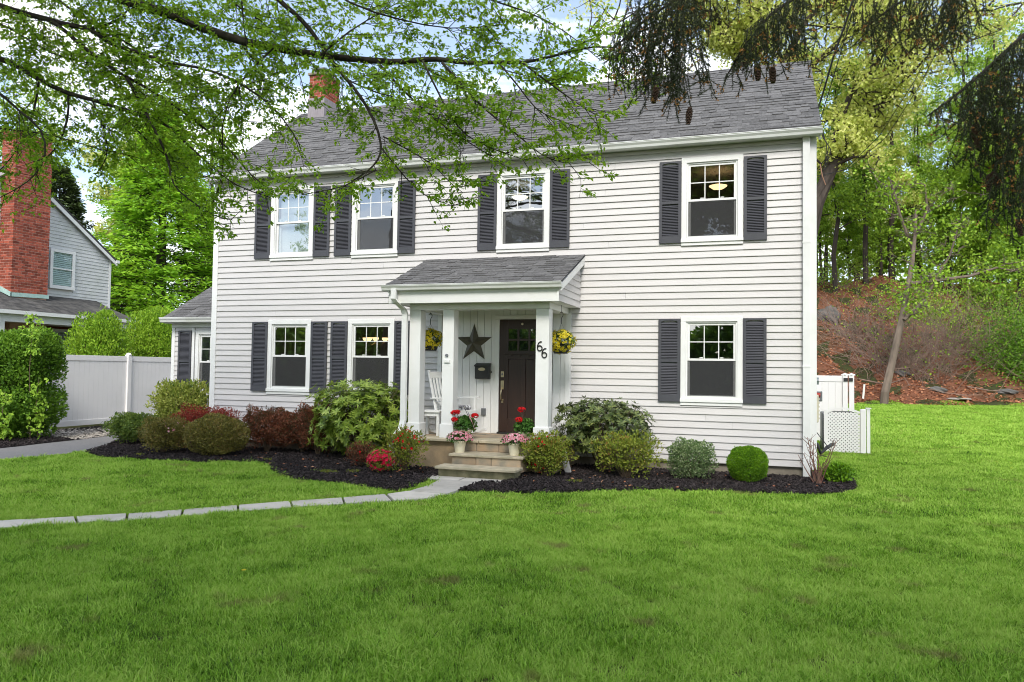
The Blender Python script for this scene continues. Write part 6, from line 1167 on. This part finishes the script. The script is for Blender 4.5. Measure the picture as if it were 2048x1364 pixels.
# woodland on the slope: a few built trees, then copies
WD = "trees in the wood on the slope behind the house"
A_ = make_tree("woodland_tree", 15, 3.4, 11, l_green, "slim green woodland tree nearest the right edge of the oak", "tree", loc=(15.2, 38.5, gzz(15.2, 38.5)), trunk_r=.17, base=.25, nl=13, per=14, ll=.20, lw=.145, group=WD, cl_r=.5)
B_ = make_tree("woodland_tree", 18, 4.2, 12, l_oak, "tall yellow-green woodland tree standing on the crest", "tree", loc=(19.5, 46, gzz(19.5, 46)), trunk_r=.24, base=.30, nl=14, per=14, ll=.22, lw=.16, group=WD, cl_r=.55)
C__ = make_tree("woodland_tree", 11, 3.0, 13, l_green, "low green understorey tree on the slope", "tree", loc=(23.5, 40, gzz(23.5, 40)), trunk_r=.12, base=.12, nl=14, per=22, ll=.19, lw=.14, group=WD, cl_r=.48)
D__ = make_tree("woodland_tree", 20, 4.6, 14, l_green, "tall green woodland tree behind the crest", "tree", loc=(27, 50, gzz(27, 50)), trunk_r=.26, base=.28, nl=15, per=14, ll=.22, lw=.16, group=WD, cl_r=.55)
rr = random.Random(2); protos = [A_, B_, C__, D__]; pn = ["slim green", "tall yellow-green", "low green", "tall dark-trunked"]
spots = [(13.2, 45, 1), (14.6, 50, 3), (17.2, 41, 0), (18.0, 54, 3), (21.8, 50, 0), (22.6, 56, 1), (25.8, 44, 2), (26.2, 57, 3), (29.5, 46, 1), (30.5, 53, 0), (33.5, 49, 3), (28.2, 39, 2), (32.5, 41, 2), (36, 46, 1), (16.0, 58, 1), (20.5, 60, 3), (29, 62, 1), (35, 58, 3), (12.2, 56, 0), (38.5, 52, 0), (9, 52, 1), (5, 55, 3), (1.5, 50, 1), (-2.5, 56, 3), (24.5, 36.5, 2)]
where = ["just right of the house corner", "deep behind the house corner", "left of the leaning tree's top", "far behind the oak", "in the middle of the slope", "on the crest above the slope", "low above the leaf litter", "far back in the middle", "on the crest to the right", "in the gap right of the crest", "deep in the right part", "low on the right of the slope", "low at the right edge", "by the right edge of the picture", "furthest behind the oak", "furthest back in the middle", "far back on the right", "deep behind the spruce branch", "behind the roof's right end", "at the extreme right", "behind the roof left of the oaks", "behind the middle of the roof", "behind the left half of the ridge", "behind the house chimney", "beside the green thicket"]
for (x, y, k), w_ in zip(spots, where): copy_tree(protos[k], (x, y, gzz(x, y)), rr.uniform(0, 6.28), rr.uniform(.85, 1.12), "%s woodland tree %s" % (pn[k], w_))
for i in range(22):
    x = 11+i*1.25+rr.uniform(-.4, .4); y = (50.5+.33*(x-10.95)+.0)/.949-13.2+rr.uniform(-1, 5); k = (0, 2, 2)[i % 3]
    copy_tree(protos[k], (x, y, gzz(x, y)), rr.uniform(0, 6.28), rr.uniform(.6, .95), "small %s understorey tree on the crest, %s from the left" % (("slim", "bushy", "low")[i % 3], ORD[i]), "understorey trees along the crest")
# leaning tree at the foot of the slope
make_tree("leaning_tree", 9, 2.4, 21, l_arb, "slender leaning tree with bare lower trunk and sparse leaves where the lawn ends", "tree", loc=tuple(LEAN[0]), trunk_path=[(LEAN[0][0]-.1, LEAN[0][1], LEAN[0][2]-1.2)]+LEAN, trunk_r=.19, base=.40, nl=9, per=2, ll=.16, lw=.12, bark=m_bark2, cl_r=.7, extra=LEAN_LIMBS, spread=.3)
fw = thing("far_woods", (22, 66, 7.5), "mass of woodland foliage filling the gaps between trunks beyond the crest", "woods"); n = 42000
P_ = np.stack([rng.uniform(-6, 50, n), 64+rng.normal(size=n)*3, np.zeros(n)], 1); hh = 14+3*np.sin(P_[:, 0]*.5)+2*np.sin(P_[:, 0]*1.3+1); P_[:, 2] = 5.5+hh*rng.uniform(size=n)**1.35; g_ = np.sin(P_[:, 0]*1.1)*np.cos(P_[:, 2]*.9+P_[:, 0]*.3)+.5*np.sin(P_[:, 0]*2.9+P_[:, 2]*2.3); P_ = P_[g_ < .62]; n = len(P_)
V, F = leafquads(P_, rdir(n), rdir(n, .8), rng.uniform(.35, .6, n), rng.uniform(.26, .42, n)); npobj("foliage", V, F, l_green, fw, True); fw['kind'] = 'stuff'
# bare brush and green thicket on the slope
def brush(x, y, w, h, n, label, leaf=None, nleaf=0, rad=.014, mat=None):
    z = gzz(x, y); t = thing("brush_thicket", (x, y, z), label, "brush"); m = MB()
    for i in range(n):
        p = Vector((x+random.gauss(0, w*.33), y+random.gauss(0, w*.25), z-.1)); p.z = gzz(p.x, p.y)-.1; d = Vector((random.gauss(0, .8), random.gauss(0, .5), random.uniform(.5, 1.2)))
        limb(m, p, d, h*random.uniform(.6, 1.3), rad, 3, 5, .32, -.06)
    m.build("twigs", mat or m_twig, t)['kind'] = 'stuff'
    if nleaf:
        P_ = np.stack([x+rng.normal(size=nleaf)*w*.36, y+rng.normal(size=nleaf)*w*.3, z+h*np.abs(rng.normal(size=nleaf))*.45], 1); P_[:, 2] += gz(P_[:, 0], P_[:, 1])-z
        V, F = leafquads(P_, rdir(nleaf), rdir(nleaf, .8), rng.uniform(.08, .15, nleaf), rng.uniform(.06, .10, nleaf)); npobj("foliage", V, F, leaf, t, True)
brush(17.2, 27.5, 3.6, 3.4, 380, "tangled bare reddish brush in the middle of the slope", l_arb, 260)
brush(15.6, 31, 3.0, 2.6, 170, "bare brush up the slope behind the gate", l_green, 160)
brush(20.0, 30.5, 3.8, 3.4, 330, "bare brush in front of the green thicket", l_arb, 420)
brush(23.3, 29.0, 3.6, 3.0, 80, "dense green thicket at the right edge of the slope", l_hedge, 17000)
brush(26.2, 32, 4.0, 3.6, 80, "taller green thicket behind the first, at the right edge", l_green, 13000)
brush(19.8, 34.5, 4, 3, 70, "green undergrowth high on the slope", l_green, 3500)
brush(24.5, 37, 6, 3.5, 60, "green undergrowth at the upper right of the slope", l_green, 7000)
brush(14.4, 40, 4, 2.5, 80, "dark undergrowth below the oak trunk", l_green, 2200)
# leaf litter
n = 36000; x = rng.uniform(11, 32, n); y = 21+26*rng.uniform(size=n)**1.3; d_ = depth_of(x, y); k = (d_ > 32.85+.4*np.sin(x*1.3)) & (d_ < 52); x, y = x[k], y[k]; n = len(x)
V, F = leafquads(np.stack([x, y, gz(x, y)+.035+rng.uniform(0, .05, n)], 1), norm(rng.normal(size=(n, 3))*np.array([1, 1, .25])), np.tile([0, 0, 1.0], (n, 1))+rng.normal(size=(n, 3))*.5, rng.uniform(.09, .17, n), rng.uniform(.06, .10, n)); o = npobj("leaf_litter", V, F, m_litter); tag(o, kind='stuff')
# rocks, sticks, stake on the slope
def rock(x, y, s, label, mat=m_rock, dz=0, seed=0):
    r = random.Random(seed); me = bpy.data.meshes.new("rock"); import bmesh; bm = bmesh.new(); bmesh.ops.create_icosphere(bm, subdivisions=3, radius=1)
    for v in bm.verts:
        c_ = v.co; f_ = 1+.18*math.sin(c_.x*3+seed)*math.cos(c_.y*4)+.12*math.sin(c_.z*5+c_.x*6+seed); v.co = Vector((c_.x*s[0]*f_, c_.y*s[1]*f_, c_.z*s[2]*f_))
    bm.to_mesh(me); bm.free(); me.materials.append(mat); o = bpy.data.objects.new("rock", me); COL.objects.link(o); o.location = (x, y, gzz(x, y)+s[2]*.35+dz); return tag(o, label, "rock")
rock(14.35, 34.3, (.75, .6, .62), "large dark rock at the top of the slope beside the house corner", seed=1)
rock(21.3, 26.5, (.42, .3, .13), "flat grey stone on the leaf litter at the right edge", seed=2)
rock(18.3, 25.4, (.40, .28, .16), "dark stone half buried right of the leaning tree", seed=3); rock(17.0, 26.6, (.4, .3, .16), "small dark stone uphill of the leaning tree", seed=4)
rock(18.95, 24.95, (.55, .4, .05), "pale sandy patch of a flat stone on the leaf litter", m_gravel, seed=5)
sk = MB().tube([(15.05, 23.6, gzz(15.05, 23.6)), (15.12, 23.7, gzz(15.1, 23.7)+.62)], .045, 6).build("white_stake", m_stake, None); tag(sk, "short white stake leaning beside the leaning tree", "stake")
for pts_, lb in (([(19.6, 26.0, .10), (20.6, 26.3, .14), (22.0, 26.6, .05)], "long pale fallen stick at the right foot of the slope"), ([(15.0, 25.5, .1), (16.2, 25.3, .2), (17.2, 25.9, .1)], "grey fallen branch uphill of the stake")):
    o = MB().tube([(a, b, gzz(a, b)+c_) for a, b, c_ in pts_], [.035, .03, .012], 6).build("fallen_branch", m_twig, None); tag(o, lb, "branch")

# trees left of the house
def feathery(name, x, y, z0, H, R, label, leaf, n_spr, seed, per=46):
    random.seed(seed); t = thing(name, (x, y, z0), label, "tree"); tr = MB().tube([(x, y, z0-.3), (x, y, z0+H*.5), (x, y, z0+H*.98)], [R*.09, R*.05, .02], 8, False).build("trunk", m_bark, t); br = MB(); Pn, D_, = [], []
    for i in range(n_spr):
        f = random.uniform(.02, 1)**.85; a = random.uniform(0, 6.28); rr_ = R*min(1, 1.25*(1-f)**.75)*random.uniform(.55, 1.05)+.2; zz_ = z0+H*f; e = Vector((x+rr_*math.cos(a), y+rr_*math.sin(a), zz_-.10*rr_+.25)); s_ = Vector((x+rr_*.35*math.cos(a), y+rr_*.35*math.sin(a), zz_)); br.tube([s_, s_.lerp(e, .5)+Vector((0, 0, .1)), e], [.03, .018, .006], 3, False)
        dr = (e-s_).normalized(); sd = Vector((-dr.y, dr.x, 0))
        for j in range(per):
            u_ = random.uniform(.1, 1.05); w_ = random.gauss(0, .22)*(1.15-u_*.6)*max(1, rr_*.5); p = s_.lerp(e, u_)+sd*w_+Vector((0, 0, random.gauss(0, .07)-abs(w_)*.25)); Pn.append(tuple(p)); D_.append(tuple(dr*.6+sd*(1 if w_ > 0 else -1)*.8+Vector((0, 0, random.gauss(-.25, .25)))))
    br.build("limbs", m_bark, t)['kind'] = 'stuff'; Pn = np.array(Pn); n = len(Pn); V, F = leafquads(Pn, np.array(D_), rdir(n, 1.5), rng.uniform(.15, .28, n), rng.uniform(.06, .10, n)); npobj("crown", V, F, leaf, t, True)
feathery("larch_tree", -13.1, 12.6, -.2, 12.2, 4.0, "large bright green feathery conifer between the two houses", l_bright, 1150, 5, 52)
feathery("larch_tree", -10.2, 15.8, -.2, 10.2, 3.6, "second bright green feathery conifer beside the left wing", l_bright, 800, 6, 50)
feathery("pine_tree", -21.0, 14.5, -.2, 10.8, 2.8, "dark green conifer behind the neighbour's roof", l_dark, 560, 7, 50)
feathery("pine_tree", -9.0, 24.0, -.2, 10.5, 2.6, "dark conifer low behind the left wing roof", l_dark, 420, 8)
L1 = copy_tree(D__, (-27, 26, -.2), 1.0, 1.0, "tall green tree far left behind the neighbour's chimney"); L2 = copy_tree(B_, (-22, 19, -.2), 2.0, .80, "yellow-green tree behind the dark conifer"); copy_tree(D__, (-16, 19, -.2), 3.1, .78, "tall green tree behind the bright feathery conifer")
copy_tree(A_, (-10, 22, -.2), 4.0, 1.0, "slim green tree far behind the left wing"); copy_tree(D__, (-33, 22, -.2), 5.0, .95, "tall green tree at the far left edge of the picture"); copy_tree(B_, (-3.5, 36, -.2), .5, .8, "yellow-green tree low behind the left end of the roof")
copy_tree(D__, (-20.5, 18.5, -.2), .4, .70, "middling green tree beside the neighbour's chimney"); copy_tree(D__, (-27, 18, -.2), 2.4, .78, "green tree left of the neighbour's chimney")
# across the street, behind the camera: what the windows mirror
for i, (x, k, s) in enumerate(((-22, 3, .62), (-13, 1, .6), (-5, 2, .95), (2, 3, .55), (9, 0, .62), (16, 2, 1.0), (23, 3, .6), (31, 1, .65), (40, 3, .7), (-32, 0, .8))):
    copy_tree(protos[k], (x, -38-(i % 3)*3, -.2), i*1.3, s, "street tree standing behind the camera, the %s of ten from the left" % ["first", "second", "third", "fourth", "fifth", "sixth", "seventh", "eighth", "ninth", "tenth"][i])
make_tree("added_shade_maple", 12, 5.2, 41, l_green, "broad maple added unseen behind the camera to shade the near lawn", "tree", loc=(7.0, -18.9, -.2), trunk_r=.28, base=.46, nl=26, per=60, ll=.22, lw=.17, cl_r=.7)  # this maple and its two copies are added out of view to darken the near lawn
copy_tree(scene.objects["added_shade_maple"], (15.0, -19.6, -.2), 2.2, 1.0, "second added shade maple, unseen behind the camera, to its right")
copy_tree(scene.objects["added_shade_maple"], (10.8, -18.7, -.2), 4.0, .95, "third added shade maple, unseen, closest behind the camera")
hb = thing("far_hedge", (8, -33, -.2), "long hedge across the street behind the camera", "hedge"); n = 52000; P_ = np.stack([rng.uniform(-32, 22, n), -33+rng.normal(size=n)*.8, -.2+rng.uniform(0, 5.6, n)], 1); P_[:, 2] *= .8+.2*np.sin(P_[:, 0]*.8); V, F = leafquads(P_, rdir(n), rdir(n), rng.uniform(.3, .5, n), rng.uniform(.2, .35, n)); npobj("foliage", V, F, l_hedge, hb, True)

# ------------------------------------------------------------------ dogwood whose boughs hang over the picture
dg = thing("dogwood_tree", (TRUNK_LEFT[0]-.3, TRUNK_LEFT[1], -.2), "leafy dogwood reaching in from the left with long dark boughs over the house", "tree")
tl = Vector(TRUNK_LEFT); random.seed(31)
MB().tube([(tl.x-.3, tl.y, -.35), (tl.x-.25, tl.y, 1.2), (tl.x-.1, tl.y+.02, 3.0), (tl.x, tl.y, tl.z), (tl.x+.1, tl.y-.1, tl.z+1.6), (tl.x-.2, tl.y, tl.z+3.2)], [.24, .19, .17, .15, .11, .05], 10).build("trunk", m_barkd, dg)
LP, LD = [], []; tw = MB()
def leafy(p, d, L_, r, lev):
    seg = max(2, int(L_/.09)); pts = [p.copy()]; d = d.normalized()
    for i in range(seg):
        d = (d+Vector((random.gauss(0, .16), random.gauss(0, .16), random.gauss(.0, .08)))).normalized(); pts.append(pts[-1]+d*(L_/seg))
    tw.tube(pts, [max(.0012, r*(1-.7*i/seg)) for i in range(seg+1)], 3, False)
    for i in range(1, seg+1):
        q = pts[i]
        if lev > 0 and i < seg and random.random() < .72:
            s = d.cross(Vector((0, 0, 1))); s = s.normalized() if s.length > .05 else Vector((1, 0, 0)); leafy(q, d*.8+s*random.choice((-1, 1))*random.uniform(.5, 1.1)+Vector((0, 0, random.gauss(0, .12))), L_*random.uniform(.3, .6), r*.6, lev-1)
        if lev < 2:
            for _ in range(5 if i < seg else 8):
                LP.append((q.x+random.gauss(0, .018), q.y+random.gauss(0, .018), q.z+random.gauss(0, .014))); LD.append((d.x*.5+random.gauss(0, .6), d.y*.5+random.gauss(0, .6), -.4+random.gauss(0, .4)))
for pts_, ra, rb_ in BRANCHES:
    P_ = [Vector(p) for p in pts_]; n_ = len(P_)
    if ra > .03: P_ = [tl+Vector((0, 0, -.4))]+P_; n_ += 1
    # gentle smoothing so the bough is round and continuous
    Q = []
    for i in range(n_-1):
        a, b = P_[i], P_[i+1]; Q += [a, a.lerp(b, .5)]
    Q.append(P_[-1]); Q = [Q[0]]+[(Q[i-1]+Q[i]*2+Q[i+1])/4 for i in range(1, len(Q)-1)]+[Q[-1]]
    MB().tube(Q, [ra+(rb_-ra)*(i/(len(Q)-1))**.8 for i in range(len(Q))], 7).build("bough", m_barkd, dg, smooth=True)
    acc = random.uniform(0, .1)
    for i in range(1, len(Q)):
        seg = Q[i]-Q[i-1]; L_ = seg.length; acc += L_
        while acc > .068:
            acc -= .068; f = i/len(Q)
            if f < .12 and ra > .03: continue
            q = Q[i-1].lerp(Q[i], random.random()); d = seg.normalized(); s = Vector((random.gauss(0, 1), random.gauss(0, 1), random.gauss(0, .55))); s -= d*s.dot(d); s.normalize()
            leafy(q, d*.7+s*random.uniform(.5, 1.0)+Vector((0, 0, .02)), random.uniform(.25, .68)*(1 if q.z > 4.0 else .62), .0045, 1 if random.random() < .8 else 2)
# the rest of its crown, above and beside the frame, which shades the lawn
for i in range(64):
    a = random.uniform(-1.6, -.35); q = tl+Vector((0, 0, random.uniform(.6, 3.2))); d = Vector((math.cos(a), math.sin(a), random.uniform(.12, .5))); pts2, de = limb(tw, q, d, random.uniform(3.0, 10.5), .035, 5, 9, .10, .0)
    for p in pts2[2:]:
        if in_view(p, 160): continue
        for _ in range(3): leafy(p, Vector((random.gauss(0, 1), random.gauss(0, 1), random.gauss(.1, .4))), random.uniform(.5, 1.0), .006, 1)
tw.build("twigs", m_barkd, dg)['kind'] = 'stuff'
LP = np.array(LP); LD = np.array(LD); n = len(LP); V, F = leafquads(LP, LD, rng.normal(size=(n, 3))*.6+np.array([0, 0, .8]), rng.uniform(.030, .064, n), rng.uniform(.017, .033, n), .22); npobj("crown", V, F, l_dog, dg, True); NDOG = n

# ------------------------------------------------------------------ spruce on the right, hanging sprays
sp = thing("spruce_tree", (TRUNK_SPRUCE[0], TRUNK_SPRUCE[1], -.2), "old spruce with drooping dark sprays and cones hanging in from the upper right", "spruce"); ts = Vector(TRUNK_SPRUCE)
MB().tube([(ts.x, ts.y, -.4), (ts.x, ts.y, 3), (ts.x, ts.y, 7), (ts.x, ts.y, 13)], [.34, .29, .22, .06], 12).build("trunk", m_bark, sp)
NP_, ND_, BP_, BD_ = [], [], [], []; tw = MB()
def strand(p, L_, dens=1.0, side=True, bud=.34):
    seg = max(3, int(L_/.05)); d = Vector((random.gauss(0, .25), random.gauss(0, .25), -1)).normalized(); pts = [p.copy()]
    for i in range(seg):
        d = (d+Vector((random.gauss(0, .10), random.gauss(0, .10), -.12))).normalized(); pts.append(pts[-1]+d*(L_/seg))
    tw.tube(pts, .0022, 3, False)
    for i in range(seg):
        a, b = pts[i], pts[i+1]
        for _ in range(int(24*dens)):
            q = a.lerp(b, random.random()); NP_.append(tuple(q)); t_ = random.uniform(0, 6.28); ND_.append((math.cos(t_)*.8+d.x, math.sin(t_)*.8+d.y, d.z*.55+random.gauss(0, .15)))
        if side and i > 1 and random.random() < .42:
            s = Vector((random.gauss(0, 1), random.gauss(0, 1), -.5)).normalized(); q = pts[i]; LL = random.uniform(.05, .15); e = q+s*LL+Vector((0, 0, -.03)); tw.tube([q, e], .0016, 3, False)
            for _ in range(int(LL*700*dens)):
                z_ = q.lerp(e, random.random()); NP_.append(tuple(z_)); ND_.append((s.x+random.gauss(0, .6), s.y+random.gauss(0, .6), s.z+random.gauss(0, .6)))
            if random.random() < bud: BP_.append(tuple(e)); BD_.append(tuple(s))
    if random.random() < bud*1.3: BP_.append(tuple(pts[-1])); BD_.append(tuple(d))
random.seed(77)
for pts_, ra, rb_ in SPRUCE_BOUGHS:
    P_ = [ts+Vector((0, 0, .6))]+[Vector(p) for p in pts_]; MB().tube(P_, [ra+(rb_-ra)*i/(len(P_)-1) for i in range(len(P_))], 7).build("bough", m_barkd, sp, smooth=True)
    for i in range(1, len(P_)-1):
        L_ = (P_[i+1]-P_[i]).length
        for _ in range(int(L_*26)):
            q = P_[i].lerp(P_[i+1], random.random())+Vector((random.gauss(0, .015), random.gauss(0, .015), .01)); strand(q, random.uniform(.05, .13), .8, False, .25)
        for _ in range(int(L_*6)):
            q = P_[i].lerp(P_[i+1], random.random())+Vector((random.gauss(0, .05), random.gauss(0, .05), 0)); strand(q, random.uniform(.10, .30) if i > len(P_)-4 else random.uniform(.3, .6), .7)
for p, L_ in SPRUCE_STRANDS: strand(Vector(p), L_, 1.0)
# the crown above the frame
for i in range(60):
    z_ = 5.6+i*.12; a = random.uniform(0, 6.28); R_ = 4.6*(1-(z_-5.2)/9)+.6; d = Vector((math.cos(a), math.sin(a), -.08)); e = ts.copy(); e.z = z_
    if any(in_view(e+d.normalized()*R_*f_, 200) for f_ in (.25, .5, .75, 1.0, 1.1)): continue
    pts2, _ = limb(tw, e, d, R_, .035, 5, 7, .05, .0)
    for k in range(1, len(pts2)):
        for _ in range(7):
            q = pts2[k].lerp(pts2[k-1], random.random())+Vector((random.gauss(0, .2), random.gauss(0, .2), 0))
            if in_view(q, 120) or in_view(q-Vector((0, 0, .8)), 120): continue
            strand(q, random.uniform(.3, .6), .32, True, .05)
tw.build("twigs", m_barkd, sp)['kind'] = 'stuff'
NP_ = np.array(NP_); ND_ = np.array(ND_); n = len(NP_); V, F = needles(NP_, ND_, rng.uniform(.016, .027, n), np.full(n, .0045)); npobj("needles", V, F, l_spruce, sp, True); NSPR = n
BP_ = np.array(BP_); BD_ = np.array(BD_); n = len(BP_)
rep = 7; BPr = np.repeat(BP_, rep, 0)+rng.normal(size=(n*rep, 3))*.007; V, F = leafquads(BPr, rdir(n*rep), rdir(n*rep), rng.uniform(.012, .024, n*rep), rng.uniform(.009, .014, n*rep)); npobj("buds", V, F, l_bud, sp, True)
cm = MB()
for i in range(11):
    z_ = -i*.012; r_2 = .019*math.sin(math.pi*(.12+.80*(i/11)**.8))+.003
    for j in range(7): a = j*.8976+i*.45; cm.obox((r_2*math.cos(a)*.8, r_2*math.sin(a)*.8, z_), (math.cos(a)*.008, math.sin(a)*.008, -.005), (-math.sin(a)*.006, math.cos(a)*.006, 0), (0, 0, .0022))
cone = cm.mesh("cone", m_cone)
for c_ in SPRUCE_CONES: place("cone", cone, c_, sp, rot=(random.gauss(0, .12), random.gauss(0, .12), random.uniform(0, 6)), scl=(1, 1, .95))
print("dogwood leaves", NDOG, "spruce needles", NSPR, "objects", len(bpy.data.objects))
